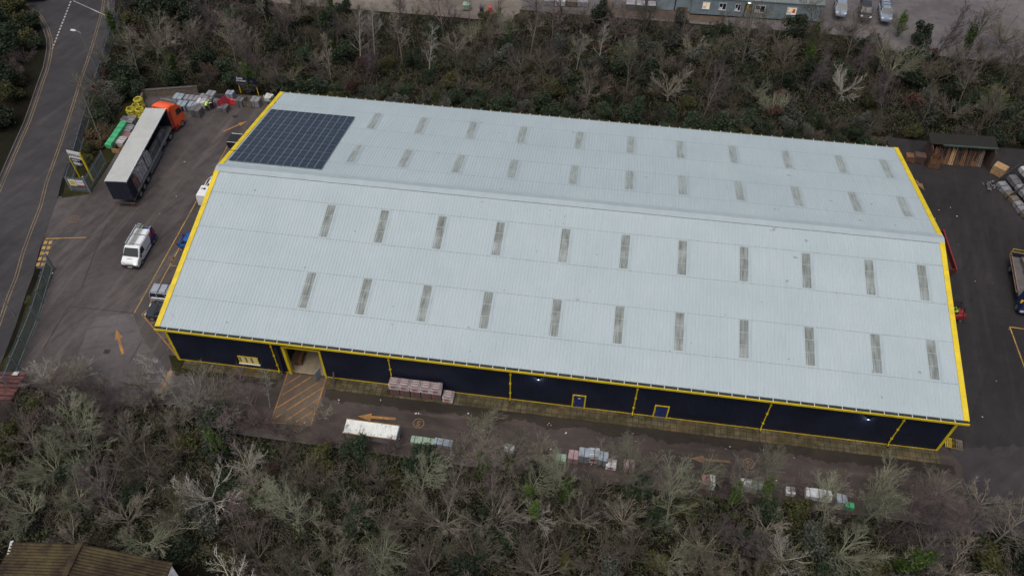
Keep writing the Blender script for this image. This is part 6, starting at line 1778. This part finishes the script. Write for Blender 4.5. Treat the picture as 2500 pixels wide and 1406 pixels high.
PROTO = {}
def proto(key, kind, H, bk, seed): PROTO[key] = (bare_tree_meshes(seed, kind, H, bk), H)
proto('spread_grey','spread',7.2,'grey',11); proto('spread_grey2','spread',6.8,'grey',12)
proto('spread_green','spread',7.0,'green',13); proto('spread_green2','spread',6.6,'green',14); proto('spread_brown','spread',6.6,'brown',15); proto('spread_brown2','spread',7.0,'brown',16)
proto('up_brown','upright',7.8,'brown',21); proto('up_green','upright',7.6,'green',22); proto('up_purple','upright',7.4,'purple',23); proto('up_purple2','upright',6.8,'purple',24); proto('up_dark','upright',7.5,'dark',25)
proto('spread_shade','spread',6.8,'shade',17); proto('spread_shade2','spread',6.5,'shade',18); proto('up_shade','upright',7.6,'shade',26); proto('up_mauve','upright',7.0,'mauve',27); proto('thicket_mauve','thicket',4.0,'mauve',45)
proto('slim_grey','slim',9.0,'grey',31); proto('slim_brown','slim',8.5,'brown',32)
proto('thicket_purple','thicket',4.2,'purple',41); proto('thicket_brown','thicket',4.0,'brown',42); proto('thicket_dark','thicket',3.8,'dark',43); proto('thicket_green','thicket',3.8,'green',44)
LOOK = {'spread_grey':"pale grey spreading",'spread_grey2':"pale grey spreading",'spread_green':"lichen green spreading",'spread_green2':"lichen green spreading",'spread_brown':"grey brown spreading",'spread_brown2':"grey brown spreading",
 'up_brown':"grey brown upright",'up_green':"lichen green upright",'up_purple':"purple brown twiggy",'up_purple2':"purple brown twiggy",'up_dark':"dark brown upright",'slim_grey':"slim pale grey",'slim_brown':"slim grey brown",
 'spread_shade':"dull brown spreading",'spread_shade2':"dull brown spreading",'up_shade':"dull brown upright",'up_mauve':"dull mauve twiggy",'thicket_mauve':"dull mauve",
 'thicket_purple':"purple brown",'thicket_brown':"grey brown",'thicket_dark':"dark brown",'thicket_green':"lichen green"}
IVY = [leaf_cloud(50+k, 1500, 0.75, 0.75, 0.3, 5.2, 0.13, M['ivy'], 11, "ivy") for k in range(2)]
BUSH = {'holly': [leaf_cloud(60+k, 2600, 1.7, 1.7, 0.2, 2.9, 0.13, M['holly'], 10) for k in range(3)],
        'greygreen': [leaf_cloud(70+k, 2200, 1.5, 1.5, 0.2, 2.4, 0.12, M['greygreen'], 9) for k in range(2)],
        'olive': [leaf_cloud(75+k, 2200, 1.5, 1.5, 0.2, 2.4, 0.12, M['olive'], 9) for k in range(2)],
        'copper': [leaf_cloud(80, 1200, 1.0, 1.0, 0.3, 2.2, 0.10, M['copper'], 6)],
        'bracken': [leaf_cloud(85, 1800, 1.3, 1.3, 0.1, 1.2, 0.13, M['bracken'], 8)]}
BLOOK = {'holly':"dark evergreen",'greygreen':"grey green",'olive':"olive green",'copper':"copper leaved",'bracken':"tan dead bracken"}
bm_ = MB()
for k in range(9):
    a = k*2.4; bm_.tube([(0.1*math.cos(a),0.1*math.sin(a),-0.1),(0.45*math.cos(a),0.45*math.sin(a),0.9),(0.9*math.cos(a+0.3),0.9*math.sin(a+0.3),1.8)],[0.035,0.025,0.01],4,False)
BUSH_STEM = bm_.mesh("stems", BARK['dark'])
ORD = ("nearest","second","third","fourth","fifth","sixth","seventh","eighth","ninth","tenth","eleventh","twelfth","thirteenth","fourteenth","fifteenth","sixteenth","seventeenth","eighteenth","nineteenth","twentieth")
ORDC = ("first","second","third","fourth","fifth","sixth","seventh","eighth","ninth","tenth","eleventh")
def column_of(x, y):
    if 10.5 <= x <= 75.5:
        k = min(range(11), key=lambda i: abs(COLS[i]-x)); return f"{ORDC[k]} rooflight column"
    if y > 20:
        for lim, nm in ((-38,"hedge side of the road"),(-30,"road bend"),(-24,"street lamp"),(-18,"yellow coils"),(-11,"orange cab"),(-5,"red barrier"),(0,"black pickup"),(5.2,"solar array left half"),(10.5,"solar array right half"),(82,"right back roof corner"),(88,"timber shed"),(95,"grey rack"),(999,"far right edge")):
            if x < lim: return nm
    for lim, nm in ((-17,"lower road lamp"),(-12,"tile stack"),(-6,"orange yard arrow"),(0,"hatched yard corner"),(5.2,"front left corner"),(10.5,"office window"),(82,"front right corner"),(88,"yellow bay line"),(999,"far right edge")):
        if x < lim: return nm
PLACED = []   # (object, kind word, look, x, y)
def place_tree(x, y, key, s=1.0, rz=None, tilt=None, ivy=False):
    (tm, cm), H = PROTO[key]
    nm = "thicket" if key.startswith('thicket') else ("ivy_clad_tree" if ivy else "bare_tree")
    o = bpy.data.objects.new(nm, None); COL.objects.link(o)
    o.location = (x, y, ground_z(x, y)); o.scale = (s, s, s*rng.uniform(0.9,1.1))
    o.rotation_euler = (tilt[0] if tilt else rng.gauss(0,0.06), tilt[1] if tilt else rng.gauss(0,0.06), rng.uniform(0,6.28) if rz is None else rz)
    link("stems" if nm == "thicket" else "trunk", tm, o); link("crown", cm, o)
    if ivy: link("ivy", rng.choice(IVY), o)
    PLACED.append((o, {"thicket":"thicket","ivy_clad_tree":"ivy clad tree","bare_tree":"bare tree"}[nm], LOOK[key], x, y))
    return o
def place_bush(x, y, key, s=1.0, sz=1.0):
    o = bpy.data.objects.new("bush", None); COL.objects.link(o)
    o.location = (x, y, ground_z(x, y)-0.05); o.scale = (s, s, s*sz); o.rotation_euler = (0,0,rng.uniform(0,6.28))
    link("foliage", rng.choice(BUSH[key]), o); link("stems", BUSH_STEM, o)
    PLACED.append((o, "bush", BLOOK[key], x, y)); return o

HERO = [  # trees that can be told apart in the photograph: point in the crown, kind, size
 ((10.11,-14.50,3.50),'spread_grey',1.10,0),((4.82,-5.34,4.50),'spread_grey2',1.0,0),((-4.56,-13.80,3.50),'spread_green2',1.12,0),((34.44,-13.70,3.50),'spread_brown2',1.15,0),((30.64,-13.87,3.50),'spread_brown',0.95,0),
 ((11.29,-3.74,3.50),'slim_grey',0.62,0),((67.35,-6.41,3.50),'spread_green',1.0,0),((63.58,-11.94,3.50),'spread_green2',1.15,0),((49.55,-11.01,3.50),'up_green',0.95,0),((46.70,-8.15,3.50),'up_green',0.85,0),((51.27,-8.49,3.50),'up_green',0.8,0),
 ((31.65,-3.25,3.00),'spread_green',0.62,0),((38.18,-5.38,3.00),'thicket_brown',0.9,0),((72.60,-12.24,3.50),'spread_brown',1.2,0),((59.21,-12.91,3.50),'spread_grey',0.8,0),((3.43,-17.15,3.50),'spread_brown',0.9,0),((22.52,-14.77,3.00),'spread_brown2',0.85,0),
 ((33.07,-8.53,2.50),'up_brown',0.8,1),((37.30,-10.14,2.50),'up_green',0.75,1),((40.65,-9.66,2.50),'up_green',0.75,1),((38.03,-11.78,2.50),'spread_grey2',0.7,1),((14.30,-14.17,2.50),'up_brown',0.7,1),((42.08,-11.77,2.50),'spread_brown',0.7,0),((35.11,-7.42,2.50),'up_brown',0.75,1),
 ((58.18,-7.19,2.50),'up_green',0.75,1),((55.34,-7.79,2.50),'up_brown',0.7,1),((-9.46,-4.21,3.00),'spread_brown',0.8,0),((-4.93,-17.71,3.00),'spread_green',0.9,0),((13.06,-17.40,3.00),'up_purple',0.8,0),((1.60,-16.78,3.00),'up_purple2',1.0,0),((16.71,-3.92,2.50),'thicket_brown',0.85,0),
 ((-23.60,50.43,4.00),'spread_brown2',1.25,0),((-32.10,54.48,5.00),'slim_grey',0.9,1),((48.81,50.81,4.00),'spread_brown',1.1,0),((58.67,58.27,4.50),'up_brown',1.15,0),((60.28,53.23,3.50),'spread_green2',0.9,0),((79.12,59.10,4.00),'spread_green',1.35,0),((72.00,54.23,4.00),'spread_grey',0.95,0),
 ((35.88,55.67,4.00),'slim_grey',0.85,0),((38.88,57.13,4.00),'slim_grey',0.95,0),((5.71,52.15,5.00),'slim_grey',1.1,0),((6.90,55.43,5.00),'slim_grey',1.05,0),((11.31,54.00,5.00),'slim_brown',1.1,0),((15.56,51.39,4.50),'slim_grey',0.95,0),((2.76,47.82,4.00),'slim_brown',0.9,0),
 ((-12.07,50.60,4.00),'up_brown',0.9,0),((-8.37,50.13,4.00),'up_purple',0.9,0),((-5.53,55.76,4.00),'up_purple2',0.9,0),((15.69,62.20,4.00),'up_purple',1.0,0),((40.56,62.61,4.00),'up_purple2',1.0,0),((31.71,62.93,4.00),'up_purple',0.9,0),((69.47,65.84,4.00),'up_dark',1.0,1),((68.47,61.51,4.00),'up_dark',0.9,1),
 ((82.69,72.19,4.00),'spread_green',0.8,1),((91.51,69.11,4.00),'up_dark',1.0,1),((88.24,64.98,3.00),'spread_brown',0.9,0),((97.02,71.01,4.00),'spread_brown2',1.1,0),((42.15,56.14,3.00),'up_green',0.7,1),((25.31,62.00,3.00),'up_green',0.7,1),
]
HERO += [((-0.14,-4.58,2.00),'spread_brown',0.95,0),((6.22,-4.15,2.00),'spread_brown2',0.85,0),((10.48,-4.71,2.00),'up_purple',0.7,0),((-3.31,-5.74,2.00),'up_purple2',0.75,0),((-7.90,-4.01,2.00),'spread_brown2',0.8,0),((14.87,-6.26,1.50),'thicket_brown',0.9,0),((18.58,-6.84,1.50),'thicket_purple',0.9,0),((30.73,-5.98,1.50),'thicket_brown',1.0,0),((37.89,-5.61,1.50),'spread_brown',0.6,0),((28.20,-6.77,1.50),'thicket_brown',0.8,0),
 ((-12.97,-5.35,1.50),'thicket_purple',0.8,0),((-8.61,-5.07,2.00),'spread_brown',0.8,0),((8.26,-5.25,2.00),'spread_brown2',0.75,0),((11.55,-5.83,1.50),'thicket_purple',1.0,0),((-11.67,-4.06,2.00),'spread_grey2',0.7,0),((-11.45,-8.96,2.00),'thicket_purple',1.1,0),((-3.47,-7.51,1.50),'thicket_purple',1.2,0),((4.86,-5.18,1.50),'thicket_brown',1.1,0),
 ((68.93,-5.07,2.50),'spread_brown',0.85,0),((73.06,-5.28,2.50),'spread_brown2',0.85,0),((76.83,-5.34,2.50),'spread_brown',0.8,0),((79.81,-5.25,2.00),'thicket_purple',1.1,0),((35.09,-4.58,2.00),'spread_brown2',0.55,0),((43.83,-5.48,2.00),'thicket_brown',0.8,0),((48.25,-5.28,2.00),'thicket_brown',0.8,0),((54.43,-6.26,2.00),'thicket_purple',0.85,0),
 ((74.04,63.88,4.00),'up_shade',1.1,0),((78.32,64.52,4.00),'spread_shade',1.0,0),((85.45,64.03,4.00),'up_mauve',1.1,0),((92.71,64.59,4.00),'spread_shade2',1.0,0),((52.12,61.15,4.00),'spread_brown',0.9,0),((65.20,62.57,4.00),'spread_shade',0.9,0),((44.71,60.05,4.00),'spread_shade2',0.9,0),
 ((-1.82,-3.62,2.00),'spread_brown',0.75,0),((-5.28,-5.08,2.00),'spread_brown2',0.7,0),((2.49,-4.54,0.00),'slim_grey',1.0,0),((-6.35,-5.84,1.50),'thicket_purple',0.9,0),((-2.64,-6.25,1.50),'thicket_purple',1.0,0),((0.05,-5.40,1.50),'thicket_purple',0.9,0),((3.39,-6.54,1.50),'thicket_brown',0.9,0),((6.82,-6.05,1.50),'thicket_purple',0.95,0),((9.95,-5.83,1.50),'thicket_purple',0.85,0),((-9.95,-6.11,1.50),'thicket_purple',0.9,0),((13.74,-6.42,1.50),'thicket_purple',0.7,0),
 ((20.94,-6.94,1.50),'thicket_dark',0.75,0),((23.84,-6.96,1.50),'thicket_purple',0.75,0),((27.12,-7.18,1.20),'thicket_green',0.6,0),
 ((66.77,-7.91,2.50),'up_green',0.85,0),((69.64,-8.07,2.50),'up_purple',0.85,0),((72.18,-8.09,2.50),'up_purple2',0.9,0),((74.78,-8.47,2.50),'up_purple',0.9,0),((77.45,-8.46,2.50),'up_brown',0.9,0),((71.72,-5.16,1.50),'thicket_brown',0.8,0),((75.15,-5.46,1.50),'thicket_purple',0.85,0),((78.18,-5.81,1.50),'thicket_purple',0.8,0),((61.39,-5.61,1.50),'thicket_purple',0.75,0),((64.97,-5.51,1.50),'thicket_brown',0.75,0)]
for c, key, s, iv in HERO:
    place_tree(c[0], c[1], key, s, None, None, bool(iv))
hero_pts = [(h[0][0], h[0][1], 1.6*h[2]) for h in HERO]

def front_ok(x, y, m=0.0):
    edge = -22.4 + 0.1408*x - 4.5
    if y < edge: return False
    top = (-7.9 if 8 < x < 72 else -8.6 if x >= 72 else -6.6) if x > -1 else -5.6
    if y > top - m: return False
    if -6.5 < x < 13.5 and y < -19.6: return False
    if x < -18: return False
    if -16 < x < -12.0 and y > -8.0: return False
    return x < 100
def back_ok(x, y, m=0.0):
    if x < -2.5:
        fx = -22.5 - max(0.0, (y-22.6))*0.315
        if x < fx + 1.4: return False
        lo_ = 44.2 if x > -22.5 else 30.0
    elif x < 75.5: lo_ = 40.2
    elif x < 90.5: lo_ = 47.6
    else: lo_ = 48.2
    hi_ = 74.0 if x < -14 else 66.6 if x < 26 else 70.4 if x < 50 else 71.0 if x < 77 else 66.8
    return lo_ + m < y < hi_ - m*0.4 and x < 112

def scatter(n_try, area, dmin, ok, pts, m=0.0):
    out = []
    for _ in range(n_try):
        x, y = rng.uniform(area[0],area[1]), rng.uniform(area[2],area[3])
        if not ok(x, y, m): continue
        if any((x-q[0])**2 + (y-q[1])**2 < max(dmin, q[2])**2 for q in pts): continue
        pts.append((x, y, 0.0)); out.append((x, y))
    return out
# front wood
pts = list(hero_pts)
for x, y in scatter(6000, (-18,98,-27,-5.5), 2.9, front_ok, pts, 0.2):
    near = y > -11
    key = rng.choices(('spread_shade','spread_shade2','spread_green','spread_grey','up_shade','up_green','up_purple','up_mauve','up_dark','spread_brown','spread_brown2'), (3.4,3.4,0.9,0.4,2.0,0.9,0.6,1.0,1.2,1.5,1.5))[0]
    place_tree(x, y, key, rng.uniform(0.6,0.85) if near else rng.uniform(0.72,1.1), None, None, key.startswith('up') and rng.random() < 0.16)
pts2 = []
for x, y in scatter(6000, (-18,98,-27,-6.2), 2.7, front_ok, pts2):
    if rng.random() < 0.5: place_tree(x, y, rng.choice(('thicket_purple','thicket_mauve','thicket_dark','thicket_brown','thicket_green','thicket_brown')), rng.uniform(0.6,0.95))
    else:
        kk = rng.choices(('holly','greygreen','olive','copper'), (4,0.8,3.6,0.25))[0]
        place_bush(x, y, kk, rng.uniform(0.65,1.15))
# wood behind the warehouse
pts = list(hero_pts)
for x, y in scatter(6000, (-34,108,30,74), 3.9, back_ok, pts, 0.6):
    low = y < 47 and x > -2
    key = rng.choices(('spread_shade','spread_shade2','spread_green2','up_shade','spread_brown','up_mauve','up_purple2','up_dark','slim_brown'), (3.4,3.4,0.8,3.0,1.0,3.2,0.8,2.2,1.0))[0]
    if low: key = rng.choice(('up_dark','spread_shade','thicket_dark'))
    place_tree(x, y, key, rng.uniform(0.45,0.6) if low or (y > 66 and 40 < x < 76) or (y > 62.5 and 0 < x < 24) else rng.uniform(0.75,1.12), None, None, key.startswith('up') and rng.random() < 0.12)
pts2 = []
for x, y in scatter(6000, (-34,108,30,74), 3.3, back_ok, pts2):
    if rng.random() < 0.42: place_tree(x, y, rng.choice(('thicket_mauve','thicket_mauve','thicket_dark','thicket_dark')), rng.uniform(0.7,1.1))
    else:
        kk = rng.choices(('holly','greygreen','olive','copper'), (5,1.6,1.2,0.5))[0]
        place_bush(x, y, kk, rng.uniform(0.8,1.35))
for x, y in scatter(2500, (-2,92,40.4,46.5), 2.3, lambda x, y, m: (40.5 if x < 75.5 else 47.8) < y, []):
    if x < 76 or y > 47.6: place_bush(x, y, rng.choices(('holly','greygreen','olive'), (4,2.2,0.6))[0], rng.uniform(0.7,1.1), 0.9)
# hedge across the road, bank beside the lorry, single bushes that the photograph shows
for c, key, s in (((-49.43,57.92,1.50),'olive',1.5),((-47.36,52.57,1.50),'holly',1.6),((-46.46,54.37,1.50),'olive',1.3),((-44.85,47.61,1.50),'holly',1.5),((-43.34,50.46,1.50),'olive',1.2),((-41.17,41.18,1.50),'holly',1.5),((-38.74,38.03,1.00),'olive',1.2),((-37.48,33.30,1.00),'holly',1.4),((-49.18,60.00,1.00),'olive',1.1),
                  ((-45.28,55.14,0.80),'holly',1.0),((-42.18,50.46,0.60),'holly',0.8),((-39.86,41.43,0.80),'olive',1.0),((-50.60,53.19,1.50),'holly',1.8),((-44.41,42.64,1.50),'holly',1.8),((-38.99,32.43,1.50),'olive',1.6),
                  ((-26.93,41.34,1.20),'greygreen',1.2),((-24.67,40.10,1.00),'greygreen',1.15),((-24.85,37.89,0.80),'greygreen',0.9),((-26.07,43.84,1.20),'holly',1.2),((-23.44,43.27,1.20),'holly',1.1),((-29.16,45.34,1.20),'greygreen',1.1),((-24.79,35.08,0.40),'bracken',1.2),((-24.34,33.01,0.40),'bracken',1.25),((-23.47,30.88,0.40),'bracken',1.0),((-22.75,32.82,0.40),'bracken',0.9),((-23.38,29.59,0.40),'olive',0.7),((-22.84,27.64,0.30),'olive',0.6),
                  ((40.50,49.21,1.00),'copper',1.2),((-14.58,47.29,1.00),'copper',0.9),((-13.28,46.99,1.00),'copper',0.8),((14.18,-11.00,1.00),'copper',0.9),((62.74,48.86,1.00),'copper',1.0),((63.54,52.60,1.00),'copper',0.9),((42.25,57.43,1.50),'olive',1.3),((41.02,58.77,1.50),'olive',1.2),((85.66,70.68,1.50),'holly',1.1),((9.82,52.38,1.00),'olive',1.0),
                  ((-26.48,60.48,2.00),'holly',1.9),((-23.39,59.22,2.00),'holly',1.7),((-22.70,62.21,2.00),'holly',1.8),((-19.80,59.75,2.00),'greygreen',1.6),((-18.29,7.50,0.20),'olive',0.35),((-18.34,5.44,0.20),'olive',0.4)):
    place_bush(c[0], c[1], key, s, 1.0 if key != 'bracken' else 0.8)
for c, s in (((-42.03,47.00,1.50),1.0),((-43.58,52.04,1.50),0.9),((-42.15,43.96,1.50),1.1),((-46.73,56.02,1.50),0.9),((-40.60,43.45,1.00),0.8)):
    place_tree(c[0], c[1], 'thicket_purple', s)

# labels: look, rank outward from the warehouse, and what it stands level with
cells = {}
for rec in PLACED:
    o, kind, look, x, y = rec
    zone = 'b' if y > 20 else 'f'
    cells.setdefault((zone, kind, look, column_of(x, y)), []).append((y if zone == 'b' else -y, o))
for (zone, kind, look, col), lst in cells.items():
    lst.sort(key=lambda q: q[0])
    for i, (q, o) in enumerate(lst):
        where = "in the back wood" if zone == 'b' else "in the front wood"
        if kind == "ivy clad tree": where = "behind" if zone == 'b' else "in front"
        lab = f"{look} {kind} {where}, " + (f"level with the {col}" if len(lst) == 1 else f"{ORD[min(i,19)]} by the {col}")
        tag(o, lab, {"bush":"bush","thicket":"thicket"}.get(kind,"tree"), {"bare tree":"bare trees in the woods","thicket":"thickets in the woods","bush":"bushes in the woods","ivy clad tree":"ivy clad trees in the woods"}[kind])

# ground cover that nobody could count
def cover(name, n, seed, size, hmax, m, stems=False):
    r_ = random.Random(seed); vs, fs = [], []
    k = 0; tries = 0
    while k < n and tries < n*6:
        tries += 1
        if r_.random() < 0.42: x, y = r_.uniform(-20,99), r_.uniform(-26,-5.5)
        else: x, y = r_.uniform(-36,112), r_.uniform(28,73)
        if in_wood(x, y) < 0.25 or (x < -20 and y < 44 and r_.random() < 0.6): continue
        if -6.5 < x < 13 and y < -20: continue
        clump = noise.noise(Vector((x*0.45, y*0.45, 1.7 + seed)))
        if clump < -0.15 and r_.random() < 0.7: continue
        h = max(0.05, (0.35 + clump)*hmax)
        b = len(vs); z0 = ground_z(x, y)
        if stems:
            a = r_.uniform(0,6.28); ln = r_.uniform(0.5,1.5); p = Vector((x,y,z0-0.02)); d = Vector((math.cos(a)*0.6, math.sin(a)*0.6, r_.uniform(0.3,1.2))).normalized()
            q = p + d*ln*0.55; e = q + (d + Vector((0,0,-0.5)) + rand_perp(d, r_)*0.4).normalized()*ln*0.6
            sd_ = Vector((-d.y, d.x, 0)).normalized()*0.012
            vs += [tuple(p-sd_), tuple(p+sd_), tuple(q+sd_), tuple(q-sd_), tuple(e)]
            fs += [(b,b+1,b+2,b+3),(b+3,b+2,b+4)]
        else:
            p = Vector((x, y, z0 + h*r_.random()**0.6)); u_ = Vector((r_.gauss(0,1), r_.gauss(0,1), r_.gauss(0,0.5))).normalized(); w_ = rand_perp(u_, r_); s2 = size*r_.uniform(0.5,1.4)
            vs += [tuple(p-u_*s2), tuple(p+w_*s2*0.5), tuple(p+u_*s2), tuple(p-w_*s2*0.5)]; fs.append((b,b+1,b+2,b+3))
        k += 1
    me = bpy.data.meshes.new(name); me.from_pydata(vs, [], fs); me.materials.append(m); me.update()
    return tag(link(name, me), kind="stuff")
cover("undergrowth", 130000, 5, 0.15, 1.5, M['under'])
cover("bramble_stems", 70000, 9, 0.1, 1.0, M['scrub'], True)
